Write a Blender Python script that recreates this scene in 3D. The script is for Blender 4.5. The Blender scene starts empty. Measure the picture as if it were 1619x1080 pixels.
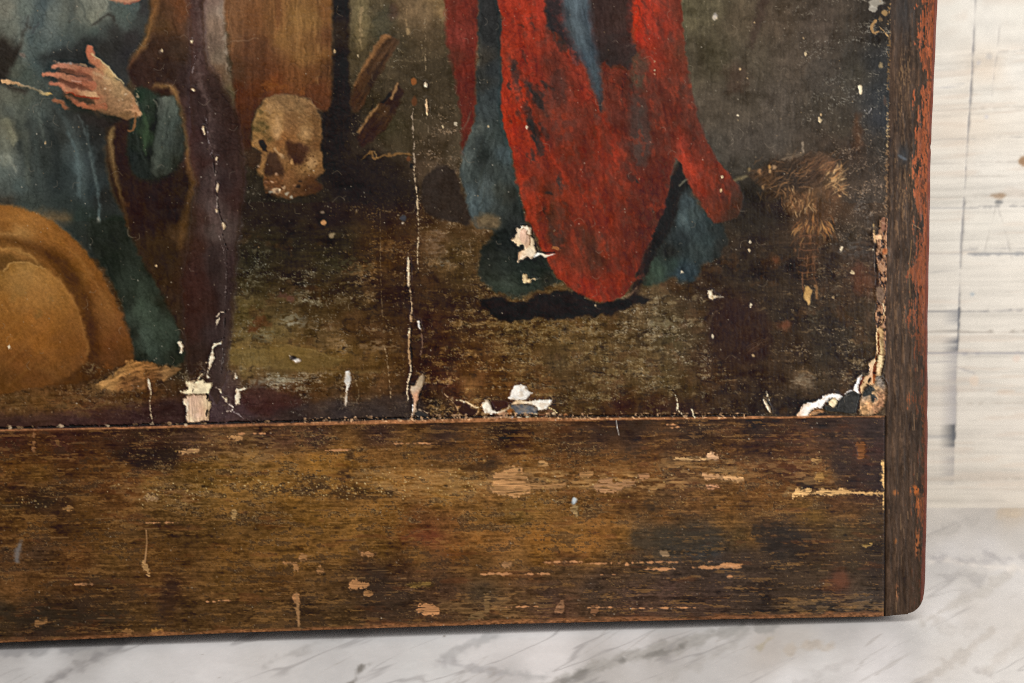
# An old painted wooden panel standing on a marble top in front of a whitewashed board.
import bpy, math, time
import numpy as np
T0 = time.time()
scene = bpy.context.scene
C = scene.collection

# ---------------------------------------------------------------- camera
F_MM, SENSOR = 50.0, 36.0
PW, PH = 1619.0, 1080.0                         # proportions of the frame
FPX = PW * F_MM / SENSOR
PITCH, YAW, LEAN = math.radians(4.57), math.radians(6.36), math.radians(5.0)
DIST = 0.90
_fh = np.array([math.sin(YAW), math.cos(YAW), 0.0])
CAM_F = _fh * math.cos(PITCH) + np.array([0, 0, -math.sin(PITCH)])
CAM_R = np.array([math.cos(YAW), -math.sin(YAW), 0.0])
CAM_U = np.cross(CAM_R, CAM_F)
CAM_P = -DIST * (CAM_F + (700 - PW / 2) / FPX * CAM_R - (988 - PH / 2) / FPX * CAM_U)   # the panel's foot is the origin
cam = bpy.data.cameras.new("camera"); cam.lens = F_MM; cam.sensor_width = SENSOR; cam.sensor_fit = 'HORIZONTAL'
cam.clip_start, cam.clip_end = 0.02, 60
cam.dof.use_dof = True; cam.dof.focus_distance = DIST + 0.005; cam.dof.aperture_fstop = 12.0
cam_ob = bpy.data.objects.new("camera", cam); C.objects.link(cam_ob)
cam_ob.location = CAM_P
cam_ob.rotation_euler = (math.pi / 2 - PITCH, 0, -YAW)
scene.camera = cam_ob
scene.cycles.filter_width = 1.1
scene.cycles.use_denoising = False

# ---------------------------------------------------------------- light: a soft main lamp and an added fill in a pale room
world = bpy.data.worlds.new("World"); scene.world = world; world.use_nodes = True
world.node_tree.nodes["Background"].inputs[0].default_value = (1.0, 0.995, 0.99, 1)
world.node_tree.nodes["Background"].inputs[1].default_value = 0.20
def soft_lamp(name, loc, aim, sx, sy, power, col):
    d = bpy.data.lights.new(name, 'AREA'); d.shape = 'RECTANGLE'; d.size, d.size_y = sx, sy; d.energy = power; d.color = col
    o = bpy.data.objects.new(name, d); C.objects.link(o); o.location = loc
    v = np.array(aim, float) - np.array(loc, float)
    o.rotation_euler = (math.acos(-v[2] / np.linalg.norm(v)), 0, math.atan2(v[1], v[0]) - math.pi / 2)
    return o
soft_lamp("soft_lamp", (-0.2, -2.1, 2.6), (0.15, 0.05, 0.12), 2.0, 1.4, 90, (1.0, 0.995, 0.99))
soft_lamp("soft_lamp", (1.5, -1.05, 0.50), (0.42, 0.35, 0.06), 0.9, 0.8, 42, (1.0, 1.0, 1.0))  # added fill, aimed low to brighten the foot of the board
scene.view_settings.view_transform = 'Standard'; scene.view_settings.look = 'None'
scene.view_settings.exposure = 0.0; scene.view_settings.gamma = 1.0

# ---------------------------------------------------------------- geometry helpers
def ray(px, py):
    return CAM_F + ((px - PW / 2) / FPX)[..., None] * CAM_R - ((py - PH / 2) / FPX)[..., None] * CAM_U
LN = np.array([0, -math.cos(LEAN), math.sin(LEAN)])                    # the leaning panel's front normal
def on_panel(px, py):
    """photo point -> (x, z) in the panel's own plane"""
    d = ray(np.asarray(px, float), np.asarray(py, float)); t = -(CAM_P @ LN) / (d @ LN)
    p = CAM_P + t[..., None] * d
    return p[..., 0], p[..., 1] * math.sin(LEAN) + p[..., 2] * math.cos(LEAN)
def project(P):
    d = P - CAM_P; w = d @ CAM_F
    return PW / 2 + FPX * (d @ CAM_R) / w, PH / 2 - FPX * (d @ CAM_U) / w
def to_linear(c):
    c = np.clip(c / 255.0, 0, 1); return np.where(c <= .04045, c / 12.92, ((c + .055) / 1.055) ** 2.4)
def grid_mesh(name, co, faces, col, normals=None, mat=None):
    """mesh from flat arrays: co (n,3), faces (m,4), col (n,4) stored as the colour attribute 'pigment'"""
    me = bpy.data.meshes.new(name); n, m = len(co), len(faces)
    me.vertices.add(n); me.vertices.foreach_set("co", np.ascontiguousarray(co, np.float32).ravel())
    me.loops.add(4 * m); me.loops.foreach_set("vertex_index", np.ascontiguousarray(faces, np.int32).ravel())
    me.polygons.add(m); me.polygons.foreach_set("loop_start", np.arange(0, 4 * m, 4, dtype=np.int32))
    me.update(calc_edges=True)
    me.polygons.foreach_set("use_smooth", np.ones(m, bool))
    at = me.color_attributes.new("pigment", 'FLOAT_COLOR', 'POINT'); at.data.foreach_set("color", np.ascontiguousarray(col, np.float32).ravel())
    if normals is not None: me.normals_split_custom_set_from_vertices(np.ascontiguousarray(normals, np.float32))
    if mat: me.materials.append(mat)
    return me
def link(name, me, parent=None):
    o = bpy.data.objects.new(name, me); C.objects.link(o); o.parent = parent; return o

def pigment_material(name, spec, bump_scale, bump_dist, mottle):
    m = bpy.data.materials.new(name); m.use_nodes = True; nt = m.node_tree; N, Lk = nt.nodes, nt.links
    b = N["Principled BSDF"]; b.inputs["Specular IOR Level"].default_value = spec
    a = N.new("ShaderNodeVertexColor"); a.layer_name = "pigment"
    tc = N.new("ShaderNodeTexCoord")
    no = N.new("ShaderNodeTexNoise"); no.inputs["Scale"].default_value = bump_scale; no.inputs["Detail"].default_value = 3
    Lk.new(tc.outputs["Object"], no.inputs["Vector"])
    mr = N.new("ShaderNodeMapRange"); mr.inputs["To Min"].default_value = 1 - mottle; mr.inputs["To Max"].default_value = 1 + mottle
    Lk.new(no.outputs["Fac"], mr.inputs["Value"])
    mx = N.new("ShaderNodeVectorMath"); mx.operation = 'SCALE'
    Lk.new(a.outputs["Color"], mx.inputs[0]); Lk.new(mr.outputs["Result"], mx.inputs["Scale"])
    Lk.new(mx.outputs["Vector"], b.inputs["Base Color"]); Lk.new(a.outputs["Alpha"], b.inputs["Roughness"])
    bp = N.new("ShaderNodeBump"); bp.inputs["Strength"].default_value = 0.35; bp.inputs["Distance"].default_value = bump_dist
    Lk.new(no.outputs["Fac"], bp.inputs["Height"]); Lk.new(bp.outputs["Normal"], b.inputs["Normal"])
    return m
M_PAINT = pigment_material("aged_paint", 0.10, 900, 0.00012, 0.10)
M_MARBLE = pigment_material("marble", 0.45, 60, 0.00002, 0.02)
M_BOARD = pigment_material("whitewashed_wood", 0.25, 300, 0.0002, 0.04)

# ---------------------------------------------------------------- painter (numpy only)
# The painted surface is kept on a canvas: colour of the paint, height of its relief,
# roughness, and which piece of the panel each spot belongs to.
def new_canvas(xo, yo, cw, ch):
    global XO, YO, CW, CH, IMG, HGT, RGH, LAB, GX, GY
    XO, YO, CW, CH = xo, yo, cw, ch
    IMG = np.zeros((CH, CW, 3), np.float32)
    HGT = np.zeros((CH, CW), np.float32)      # in canvas units, + is proud
    RGH = np.full((CH, CW), 0.46, np.float32)
    LAB = np.zeros((CH, CW), np.int16)
    GX, GY = np.meshgrid(np.arange(CW, dtype=np.float32) + XO, np.arange(CH, dtype=np.float32) + YO)
new_canvas(-100, -100, 1600, 1140)
def sample(img, px, py):
    u, v = np.clip(px - XO, 0, CW - 1.01), np.clip(py - YO, 0, CH - 1.01)
    i, j = u.astype(np.int32), v.astype(np.int32); f, g = (u - i).astype(np.float32), (v - j).astype(np.float32)
    if img.ndim == 3: f, g = f[..., None], g[..., None]
    return (img[j, i] * (1 - f) + img[j, i + 1] * f) * (1 - g) + (img[j + 1, i] * (1 - f) + img[j + 1, i + 1] * f) * g

def axis_noise(sx, sy, octv=3, seed=0, gain=0.5):
    """axis-aligned value noise over the whole canvas, about -1..1"""
    rs = np.random.RandomState(seed)
    out = np.zeros((CH, CW), np.float32); a = 1.0; tot = 0
    for o in range(octv):
        fx, fy = max(sx / 2**o, 1.0), max(sy / 2**o, 1.0)
        nx, ny = int(CW / fx) + 3, int(CH / fy) + 3
        t = rs.rand(ny, nx).astype(np.float32) * 2 - 1
        u = np.arange(CW, dtype=np.float32) / fx + rs.rand(); i = u.astype(int); f = u - i; f = f * f * (3 - 2 * f)
        r = t[:, i] * (1 - f) + t[:, i + 1] * f
        v = np.arange(CH, dtype=np.float32) / fy + rs.rand(); j = v.astype(int); g = v - j; g = (g * g * (3 - 2 * g))[:, None]
        out += a * (r[j] * (1 - g) + r[j + 1] * g); tot += a * a; a *= gain
    return out * np.float32(1.6 / math.sqrt(tot))

_TAB = np.random.RandomState(77).rand(256, 256).astype(np.float32) * 2 - 1
def vnoise(x, y, sx, sy=None, ang=0.0, octv=2, seed=0):
    """value noise at any points, stretched by sx along ang and sy across it"""
    sy = sy or sx; c, s = math.cos(math.radians(ang)), math.sin(math.radians(ang))
    u0, v0 = (x * c + y * s) / sx, (-x * s + y * c) / sy
    out = 0; a = 1.0; tot = 0
    for o in range(octv):
        u, v = u0 * 2**o + 17.3 * seed + 91 * o + 500, v0 * 2**o + 41.7 * seed + 37 * o + 500
        i, j = np.floor(u).astype(np.int32), np.floor(v).astype(np.int32)
        f, g = u - i, v - j; f = f * f * (3 - 2 * f); g = g * g * (3 - 2 * g)
        i0, i1, j0, j1 = i & 255, (i + 1) & 255, j & 255, (j + 1) & 255
        out = out + a * ((_TAB[j0, i0] * (1 - f) + _TAB[j0, i1] * f) * (1 - g) + (_TAB[j1, i0] * (1 - f) + _TAB[j1, i1] * f) * g)
        tot += a * a; a *= 0.5
    return (out * (1.6 / math.sqrt(tot))).astype(np.float32)

def sstep(a, b, x):
    t = np.clip((x - a) / (b - a), 0, 1); return t * t * (3 - 2 * t)

def catmull(pts, n=4, closed=True):
    p = np.array(pts, np.float32); m = len(p); out = []
    rng = range(m if closed else m - 1)
    for k in rng:
        if closed: a, b, c, d = p[k - 1], p[k], p[(k + 1) % m], p[(k + 2) % m]
        else: a, b, c, d = p[max(k - 1, 0)], p[k], p[k + 1], p[min(k + 2, m - 1)]
        for t in np.arange(n) / n:
            out.append(0.5 * (2 * b + (c - a) * t + (2 * a - 5 * b + 4 * c - d) * t * t + (3 * b - a - 3 * c + d) * t ** 3))
    if not closed: out.append(p[-1])
    return np.array(out, np.float32)

def window(x0, y0, x1, y1):
    i0, i1 = max(int(x0 - XO), 0), min(int(x1 - XO) + 2, CW)
    j0, j1 = max(int(y0 - YO), 0), min(int(y1 - YO) + 2, CH)
    if i1 <= i0 or j1 <= j0: return None
    return (slice(j0, j1), slice(i0, i1))

def sdf(pts, X, Y):
    """signed distance, + inside"""
    d2 = np.full(X.shape, 1e12, np.float32); ins = np.zeros(X.shape, bool)
    n = len(pts)
    for k in range(n):
        ax, ay = pts[k]; bx, by = pts[(k + 1) % n]
        ex, ey = bx - ax, by - ay; L = ex * ex + ey * ey
        if L < 1e-9: continue
        t = np.clip(((X - ax) * ex + (Y - ay) * ey) / L, 0, 1)
        qx, qy = X - ax - t * ex, Y - ay - t * ey
        np.minimum(d2, qx * qx + qy * qy, out=d2)
        if ay != by:
            ins ^= ((ay > Y) != (by > Y)) & (X < (bx - ax) * (Y - ay) / (by - ay) + ax)
    d = np.sqrt(d2)
    return np.where(ins, d, -d)

def field(samples, X, Y, soft=8.0, power=1.7):
    """colour spread from hand-placed samples (x, y, (r, g, b))"""
    num = np.zeros(X.shape + (3,), np.float32); den = np.zeros(X.shape, np.float32)
    for (x, y, c) in samples:
        w = 1.0 / ((X - x) ** 2 + (Y - y) ** 2 + soft * soft) ** power
        w = (w * 1e4).astype(np.float32)
        den += w; num += w[..., None] * np.array(c, np.float32)
    return num / den[..., None]

def get_col(col, X, Y):
    if isinstance(col, list): return field(col, X, Y)
    return np.broadcast_to(np.array(col, np.float32), X.shape + (3,))

_SEED = [10]
FE = [1.55]                                     # how softly the painter blended his edges
def lay(w, a, col, X, Y, tex=None, h=None, rgh=None):
    c = get_col(col, X, Y)
    if tex is not None:
        amp, sx, sy, ang = tex; amp *= .62; _SEED[0] += 1
        if sx < sy and 45 < abs(ang) < 135: sx, sy = sy, sx
        c = c * (1 + amp * vnoise(X, Y, sx, sy, ang, 3, _SEED[0]))[..., None]
    IMG[w] += a[..., None] * (c - IMG[w])
    if h is not None: HGT[w] += a * h
    if rgh is not None: RGH[w] += a * (rgh - RGH[w])

def shape(pts, col, feather=2.0, rag=0.0, rs=6.0, smooth=4, alpha=1.0, tex=None, h=None, rgh=None, lab=None, patch=0.0, ps=(6, 6, 0), set_h=None, soft=True):
    """a patch of paint with its own edge; patch > 0 breaks it up with holes"""
    pad = feather + rag * 2 + 3
    if soft: rag, rs, feather = rag * .7, rs * 1.6, feather * FE[0]
    P = catmull(pts, smooth) if smooth else np.array(pts, np.float32)
    w = window(P[:, 0].min() - pad, P[:, 1].min() - pad, P[:, 0].max() + pad, P[:, 1].max() + pad)
    if w is None: return
    X, Y = GX[w], GY[w]
    d = sdf(P, X, Y); _SEED[0] += 1
    if rag: d = d + rag * vnoise(X, Y, rs, rs, 0, 3, _SEED[0])
    a = alpha * sstep(-feather, feather, d)
    if patch: a = a * sstep(patch - 0.35, patch + 0.35, vnoise(X, Y, ps[0], ps[1], ps[2], 3, _SEED[0] + 500) + 0.6)
    lay(w, a.astype(np.float32), col, X, Y, tex, h, rgh)
    if set_h is not None: HGT[w] += a * (set_h - HGT[w])
    if lab is not None: LAB[w][d > 0] = lab

def stroke(pts, wid, col, feather=1.2, alpha=1.0, rag=0.0, rs=5.0, smooth=4, tex=None, h=None, rgh=None, lab=None, patch=0.0, ps=(5, 5, 0)):
    if feather > 1.25: feather *= FE[0] ** .8
    P = np.array(pts, np.float32)
    wd = np.array(wid if isinstance(wid, (list, tuple)) else [wid] * len(P), np.float32) * 0.5
    Q = np.concatenate([P, wd[:, None]], 1)
    if smooth and len(P) > 2: Q = catmull(Q, smooth, False)
    mw = Q[:, 2].max() + feather + rag * 2 + 2
    w = window(Q[:, 0].min() - mw, Q[:, 1].min() - mw, Q[:, 0].max() + mw, Q[:, 1].max() + mw)
    if w is None: return
    X, Y = GX[w], GY[w]; d = np.full(X.shape, -1e6, np.float32)
    for k in range(len(Q) - 1):
        (ax, ay, aw), (bx, by, bw) = Q[k], Q[k + 1]
        ex, ey = bx - ax, by - ay; L = ex * ex + ey * ey + 1e-9
        t = np.clip(((X - ax) * ex + (Y - ay) * ey) / L, 0, 1)
        np.maximum(d, aw + (bw - aw) * t - np.sqrt((X - ax - t * ex) ** 2 + (Y - ay - t * ey) ** 2), out=d)
    _SEED[0] += 1
    if rag: d = d + rag * vnoise(X, Y, rs, rs, 0, 3, _SEED[0])
    a = alpha * sstep(-feather, feather, d)
    if patch: a = a * sstep(patch - 0.35, patch + 0.35, vnoise(X, Y, ps[0], ps[1], ps[2], 3, _SEED[0] + 500) + 0.6)
    lay(w, a.astype(np.float32), col, X, Y, tex, h, rgh)
    if lab is not None: LAB[w][d > 0] = lab

def blob(x, y, rx, ry, col, feather=1.0, alpha=1.0, rag=0.8, rs=4.0, **k):
    t = np.linspace(0, 2 * math.pi, 11)[:-1]
    shape([(x + rx * math.cos(v), y + ry * math.sin(v)) for v in t], col, feather, rag, rs, 2, alpha, **k)

def Z(ox, oy, s, pts): return [(ox + x / s, oy + y / s) for (x, y) in pts]

def flecks(wearmap, col, sx, sy, seed, ang=None, octv=3, hard=0.22, alpha=0.85, h=0.0):
    """worn-through specks: where a fine noise tops a threshold set by how worn the place is"""
    n = axis_noise(sx, sy, octv, seed, 0.7)
    a = alpha * sstep(0, hard, n - (2.2 - 2.6 * wearmap)) * (wearmap > 0.02)
    c = col if isinstance(col, np.ndarray) else np.array(col, np.float32)
    IMG[:] += a[..., None] * (c - IMG)
    if h: HGT[:] += a * h

def wear(samples, base=0.0, power=1.7, soft=14.0):
    return field([(x, y, (v, v, v)) for (x, y, v) in samples], GX[::4, ::4], GY[::4, ::4], soft, power)[..., 0].repeat(4, 0).repeat(4, 1)[:CH, :CW]
# labels: which object a spot of the surface belongs to
L_RAIL, L_STILE, L_A, L_B, L_C = 1, 2, 3, 4, 5
(L_DRESS, L_CLOAK, L_HAND, L_BALL, L_SASH, L_FOLD, L_SKULL, L_POST, L_RED, L_REDSTRIP, L_BLUE, L_SHADE, L_TORCH, L_SPEAR, L_WOODB, L_GOLD) = range(10, 26)
L_LOSS = 40                                    # 40.. each flaked-off patch

def up4(a):                                     # quarter-size field -> canvas, bilinear
    h, w = a.shape[:2]
    v = np.clip(np.arange(CH, dtype=np.float32) / 4, 0, h - 1.001); j = v.astype(int); g = (v - j)[:, None]
    u = np.clip(np.arange(CW, dtype=np.float32) / 4, 0, w - 1.001); i = u.astype(int); f = u - i
    if a.ndim == 3: g = g[..., None]; f = f[:, None]
    r = a[:, i] * (1 - f) + a[:, i + 1] * f
    return r[j] * (1 - g) + r[j + 1] * g

# ---- boundaries between the pieces of wood, in canvas units
SEAM_X = [-200, 0, 200, 380, 600, 800, 1000, 1180, 1300, 1420, 1600]
SEAM_Y = [684.5, 681, 677.5, 674, 669, 666, 663.5, 661.5, 660, 658.5, 657]
STILE_Y = [-200, 0, 140, 280, 400, 540, 660, 800, 970, 1100]
STILE_X = [1412, 1408, 1405.5, 1403, 1401.5, 1400, 1399.5, 1399, 1398.5, 1398]
seam = lambda x: np.interp(x, SEAM_X, SEAM_Y)
stile = lambda y: np.interp(y, STILE_Y, STILE_X)
CR1 = [(306, -140), (306, 0), (305, 40), (303, 65), (306, 105), (308, 140), (318, 175), (323, 205), (330, 235), (337, 250), (341, 290), (344, 320), (348, 340), (355, 360), (352, 372), (360, 395), (358, 440), (356, 480), (346, 500), (354, 515), (350, 530), (338, 560), (336, 590), (330, 620), (330, 660), (330, 700)]
CR2 = [(652, -140), (650, 0), (651, 60), (653, 130), (654, 172), (654, 210), (655, 245), (656, 285), (660, 320), (661, 355), (660, 400), (661, 425), (652, 455), (650, 480), (650, 520), (648, 545), (647, 575), (650, 600), (652, 640), (652, 700)]
crx = lambda P, y: np.interp(y, [p[1] for p in P], [p[0] for p in P])

# =============================================================== ground colours of the picture field
BASE = [
 # upper middle, behind the cross
 (565,15,(88,76,52)),(580,40,(98,86,58)),(600,20,(72,62,44)),(640,15,(104,82,56)),(675,30,(98,78,54)),(700,15,(118,92,58)),(690,55,(72,58,40)),
 (620,70,(60,52,38)),(640,110,(56,46,32)),(655,160,(58,48,34)),(690,110,(54,45,32)),(700,170,(58,48,34)),(620,200,(66,58,40)),(640,225,(62,52,36)),
 (715,240,(76,64,48)),(700,225,(64,52,38)),(560,250,(40,32,26)),(600,130,(58,48,34)),(578,90,(70,58,38)),(690,260,(78,62,46)),(650,262,(60,46,34)),(600,262,(44,34,26)),
 (545,200,(36,29,24)),(530,260,(33,28,24)),
 # dark middle
 (560,300,(33,27,23)),(620,300,(36,29,23)),(640,330,(48,36,25)),(600,340,(38,30,23)),(450,345,(36,31,25)),(400,345,(38,33,27)),(520,340,(34,28,23)),
 (420,380,(44,42,34)),(400,410,(40,40,33)),(460,390,(36,34,27)),(540,380,(40,37,28)),(520,410,(44,42,30)),(590,380,(58,44,26)),(610,410,(72,52,30)),(640,390,(60,42,26)),
 (400,450,(48,44,30)),(470,440,(40,34,25)),(560,450,(46,38,25)),(610,450,(54,40,26)),(640,470,(44,33,24)),
 # olive hillock
 (390,490,(82,74,44)),(440,490,(70,60,38)),(500,490,(66,54,34)),(560,480,(62,50,30)),(385,530,(92,82,52)),(440,525,(90,80,50)),(500,530,(80,66,42)),(560,510,(68,50,31)),(600,530,(66,48,31)),
 (375,556,(104,86,46)),(430,556,(106,84,42)),(480,560,(98,76,38)),(540,560,(90,72,36)),(590,565,(88,68,36)),(620,560,(74,54,30)),
 (390,585,(100,88,54)),(440,595,(92,80,52)),(520,585,(92,72,38)),(570,595,(84,64,36)),(610,600,(80,58,32)),
 (400,615,(72,54,40)),(450,620,(76,52,36)),(500,622,(84,62,40)),(560,620,(76,56,36)),(610,630,(64,46,32)),(390,638,(60,38,38)),(430,640,(62,38,38)),(480,645,(54,42,42)),(540,650,(48,42,44)),(600,652,(54,48,46)),(640,650,(52,44,40)),(350,655,(70,56,62)),(400,662,(64,52,56)),
 (665,620,(50,36,32)),(690,640,(46,42,38)),(720,615,(70,42,32)),(700,600,(66,42,30)),
 # ground under the red robe
 (680,340,(58,44,30)),(690,380,(92,72,50)),(700,420,(76,60,36)),(720,400,(66,54,32)),(680,440,(50,37,26)),(730,440,(62,50,30)),(700,480,(46,35,24)),(740,480,(52,40,26)),(690,510,(58,38,26)),(670,540,(50,36,27)),
 (740,520,(66,48,27)),(800,525,(74,56,31)),(860,520,(80,62,34)),(920,515,(86,68,38)),(700,560,(58,40,25)),(760,560,(74,52,30)),(830,560,(76,58,32)),(880,575,(66,56,38)),(900,545,(78,64,38)),
 (760,590,(84,56,30)),(740,610,(108,78,42)),(700,580,(68,44,26)),(800,610,(96,66,34)),(830,600,(86,64,36)),(860,610,(92,66,34)),(900,600,(70,56,36)),(690,660,(54,40,34)),(780,650,(60,40,24)),(880,640,(62,48,30)),(920,640,(70,54,34)),
 (960,500,(76,62,38)),(1000,500,(82,68,46)),(1040,500,(84,74,54)),(1060,480,(70,60,42)),(950,560,(80,66,40)),(1010,560,(78,64,40)),(1060,540,(66,60,42)),(950,610,(70,56,36)),(1010,600,(82,68,44)),(1050,600,(76,66,42)),(980,640,(58,38,25)),(1040,640,(56,38,26)),(1090,610,(66,54,34)),(1090,650,(50,36,27)),
 # right, dark ground
 (1080,470,(56,46,36)),(1110,440,(52,42,34)),(1100,520,(58,50,36)),(1160,490,(50,36,30)),(1150,530,(46,32,27)),(1180,550,(46,33,27)),(1120,570,(56,42,32)),(1120,600,(62,46,32)),(1150,620,(48,38,30)),
 (1190,440,(42,37,31)),(1150,420,(42,37,33)),(1250,420,(42,36,31)),(1300,430,(46,38,32)),(1240,500,(40,35,30)),(1300,500,(44,39,33)),(1260,560,(54,44,34)),(1240,540,(52,42,33)),(1230,600,(54,43,34)),(1300,560,(42,38,33)),(1300,600,(56,48,38)),(1270,595,(84,70,54)),(1210,640,(42,36,31)),(1260,640,(40,35,30)),(1320,590,(52,44,36)),(1330,530,(42,38,34)),
 (1360,500,(50,42,33)),(1360,540,(56,48,36)),(1370,440,(66,46,34)),(1375,400,(54,46,42)),(1340,470,(56,44,34)),(1380,490,(62,54,44)),(1350,370,(60,54,48)),(1365,330,(58,50,44)),
 # right, grey-brown wall
 (1090,20,(84,76,54)),(1120,15,(82,74,54)),(1095,100,(80,70,54)),(1130,90,(76,68,50)),(1170,30,(78,66,50)),(1120,170,(76,66,54)),(1180,100,(80,70,56)),(1180,160,(78,68,56)),(1230,30,(80,66,52)),(1260,100,(80,68,56)),(1230,160,(80,70,60)),(1300,40,(76,64,54)),(1310,110,(72,62,52)),(1300,170,(66,58,48)),(1340,40,(66,56,46)),(1350,120,(62,56,46)),(1330,200,(58,50,40)),
 (1130,240,(68,62,54)),(1180,230,(72,64,56)),(1230,220,(74,66,58)),(1270,240,(66,56,46)),(1180,265,(64,58,50)),(1310,230,(62,50,40)),(1350,240,(58,44,34)),
 (1195,290,(40,35,29)),(1180,320,(38,33,28)),(1190,350,(40,35,30)),(1220,330,(42,34,28)),(1270,300,(52,42,33)),(1240,280,(52,42,32)),(1290,340,(54,42,34)),(1330,330,(58,46,36)),(1300,280,(58,46,36)),(1350,290,(60,48,38)),
 (1385,30,(44,38,32)),(1390,100,(42,42,42)),(1390,150,(44,46,48)),(1395,190,(44,46,50)),(1395,230,(52,46,40)),(1385,290,(60,50,42)),
 # left lower ground
 (20,625,(70,50,30)),(60,640,(92,66,36)),(30,650,(86,64,36)),(120,645,(88,60,32)),(200,630,(72,50,30)),(150,655,(74,44,30)),(240,625,(92,64,36)),(240,650,(66,44,32)),(270,640,(56,40,36)),(30,668,(60,40,38)),(120,668,(54,38,38)),(220,664,(56,40,42)),(280,610,(60,46,32)),(150,590,(60,48,34)),(150,615,(60,46,32)),(280,585,(46,42,32)),(310,570,(60,42,36)),
 (-60,600,(90,62,32)),(-60,660,(64,44,36)),(-60,300,(80,82,72)),(-60,60,(90,94,86)),(600,-60,(88,74,50)),(900,-60,(84,72,52)),(1250,-60,(76,66,52)),
]
IMG[:] = up4(field(BASE, GX[::4, ::4], GY[::4, ::4], 12.0, 1.6))
IMG[:] = IMG * np.where(GY > 320, 1, 0)[..., None] * np.array([1.02, .93, .83], np.float32) + IMG * np.where(GY > 320, 0, 1)[..., None]
n1, n2, n3 = axis_noise(60, 46, 3, 1), axis_noise(14, 11, 3, 2), axis_noise(3.2, 3.0, 2, 3)
nv, nh = axis_noise(2.2, 26, 3, 4), axis_noise(34, 2.4, 3, 5)
IMG *= (1 + 0.07 * n1 + 0.08 * n2)[..., None]
# gouges and short dry strokes of the ground paint
IMG *= (1 + 0.05 * nh * sstep(300, 380, GY) + 0.045 * nv * sstep(380, 300, GY))[..., None]
HGT += 0.10 * n2 + 0.05 * nv

# =============================================================== worn-through flecks of the ground
W1 = wear([(700,380,.62),(690,410,.66),(715,395,.6),(740,440,.5),(720,470,.42),(690,450,.36),(760,500,.56),(730,520,.52),(800,520,.66),(850,510,.7),(900,515,.72),(950,510,.74),(1000,505,.66),(1050,510,.66),(1060,540,.52),(700,540,.4),
 (760,560,.5),(830,550,.56),(880,575,.34),(930,560,.58),(990,570,.62),(1050,580,.6),(740,605,.72),(710,610,.66),(780,600,.62),(850,600,.62),(900,610,.52),(960,600,.6),(1020,605,.62),(1080,600,.56),(1000,640,.36),(1090,640,.3),(900,640,.5),(820,630,.5),
 (600,390,.62),(585,420,.56),(630,420,.56),(600,360,.5),(560,370,.34),(520,400,.44),(520,440,.28),(420,370,.36),(400,430,.4),(450,400,.26),(380,380,.34),(470,340,.22),(620,340,.44),(620,300,.3),(560,290,.14),(480,470,.46),(430,460,.3),(430,510,.3),(480,510,.5),(420,540,.44),(520,540,.4),(540,545,.56),(400,590,.46),(440,605,.66),(480,615,.66),(540,610,.6),(600,600,.5),(620,570,.44),(600,540,.44),(560,560,.2),(450,560,.1),(500,640,.3),(430,640,.12),(600,640,.3),(640,500,.36),(620,480,.34),
 (690,260,.5),(670,280,.36),(690,220,.5),(640,240,.2),(640,200,.3),(600,90,.4),(690,40,.4),(650,20,.2),(600,20,.2),(700,130,.3),
 (1090,480,.44),(1070,500,.56),(1100,560,.5),(1140,480,.2),(1150,540,.2),(1200,600,.36),(1240,560,.44),(1220,530,.3),(1300,590,.4),(1260,620,.3),(1200,450,.3),(1250,400,.34),(1200,400,.26),(1320,480,.4),(1330,500,.42),(1350,560,.5),(1370,420,.5),(1380,350,.55),(1370,300,.6),(1340,290,.5),(1350,240,.5),(1340,180,.5),(1330,120,.46),(1320,70,.36),(1380,60,.55),(1385,200,.5),(1250,150,.22),(1200,100,.2),(1150,180,.2),(1120,60,.24),(1250,230,.24),(1170,330,.28),(1290,310,.36),(1200,340,.3),
 (30,640,.5),(120,640,.5),(60,660,.2),(200,640,.36),(230,610,.4),(150,590,.5),(-60,650,.3),(100,300,.05),(100,60,.05),(300,300,.1)], soft=10)
cf = up4(field([(700,380,(140,112,76)),(850,520,(138,112,66)),(1000,510,(150,132,98)),(740,605,(170,128,70)),(950,590,(134,114,74)),(600,390,(138,98,52)),(420,400,(110,110,92)),(430,600,(164,156,132)),(520,545,(140,112,76)),(480,470,(150,146,124)),(1070,500,(150,138,110)),(1240,560,(136,112,80)),(1360,280,(140,112,86)),(1340,150,(140,134,118)),(1150,150,(118,106,90)),(690,250,(140,112,84)),(60,640,(140,104,62)),(600,90,(130,112,76)),(1200,350,(98,88,72)),(1360,560,(150,130,98))], GX[::4, ::4], GY[::4, ::4], 30, 1.6))
low = sstep(330, 400, GY)
n6 = axis_noise(5, 40, 3, 33); n7 = axis_noise(60, 5, 3, 34)
n4 = axis_noise(22, 9, 3, 31); n5 = axis_noise(70, 30, 2, 32)
W1 = W1 * np.clip(.74 + .30 * n4 + .16 * n5 + .14 * n6 + .22 * n7, .1, 1.35)
flecks(W1 * (0.72 + 0.5 * low), cf * .86, 5.0, 2.0, 21, hard=.5, alpha=.28)
flecks(W1 * 1.04, cf * .98, 3.2, 1.7, 22, hard=.3, alpha=.62)
flecks(W1 * .9 * (1 - low), cf, 1.8, 4.5, 23, hard=.3, alpha=.5)
flecks(W1 * .88, (cf * .6 + cf.mean(-1, keepdims=True) * .5), 2.0, 1.3, 24, hard=.3, alpha=.7)
flecks(W1 * low * .9, np.array([30, 23, 18], np.float32), 9, 1.6, 25, hard=.4, alpha=.65)
flecks(W1 * low * .8, np.array([74, 46, 26], np.float32), 6, 2.6, 26, hard=.5, alpha=.5)
_hs = axis_noise(26, 2.4, 4, 36, .7); _hv = axis_noise(12, 9, 4, 37, .65)
_a = .5 * sstep(.1, 1.3, .6 * _hs + .7 * _hv + 3.2 * (W1 - .5)) * low; IMG += _a[..., None] * (cf * np.array([.86, .80, .70], np.float32) - IMG)
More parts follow.
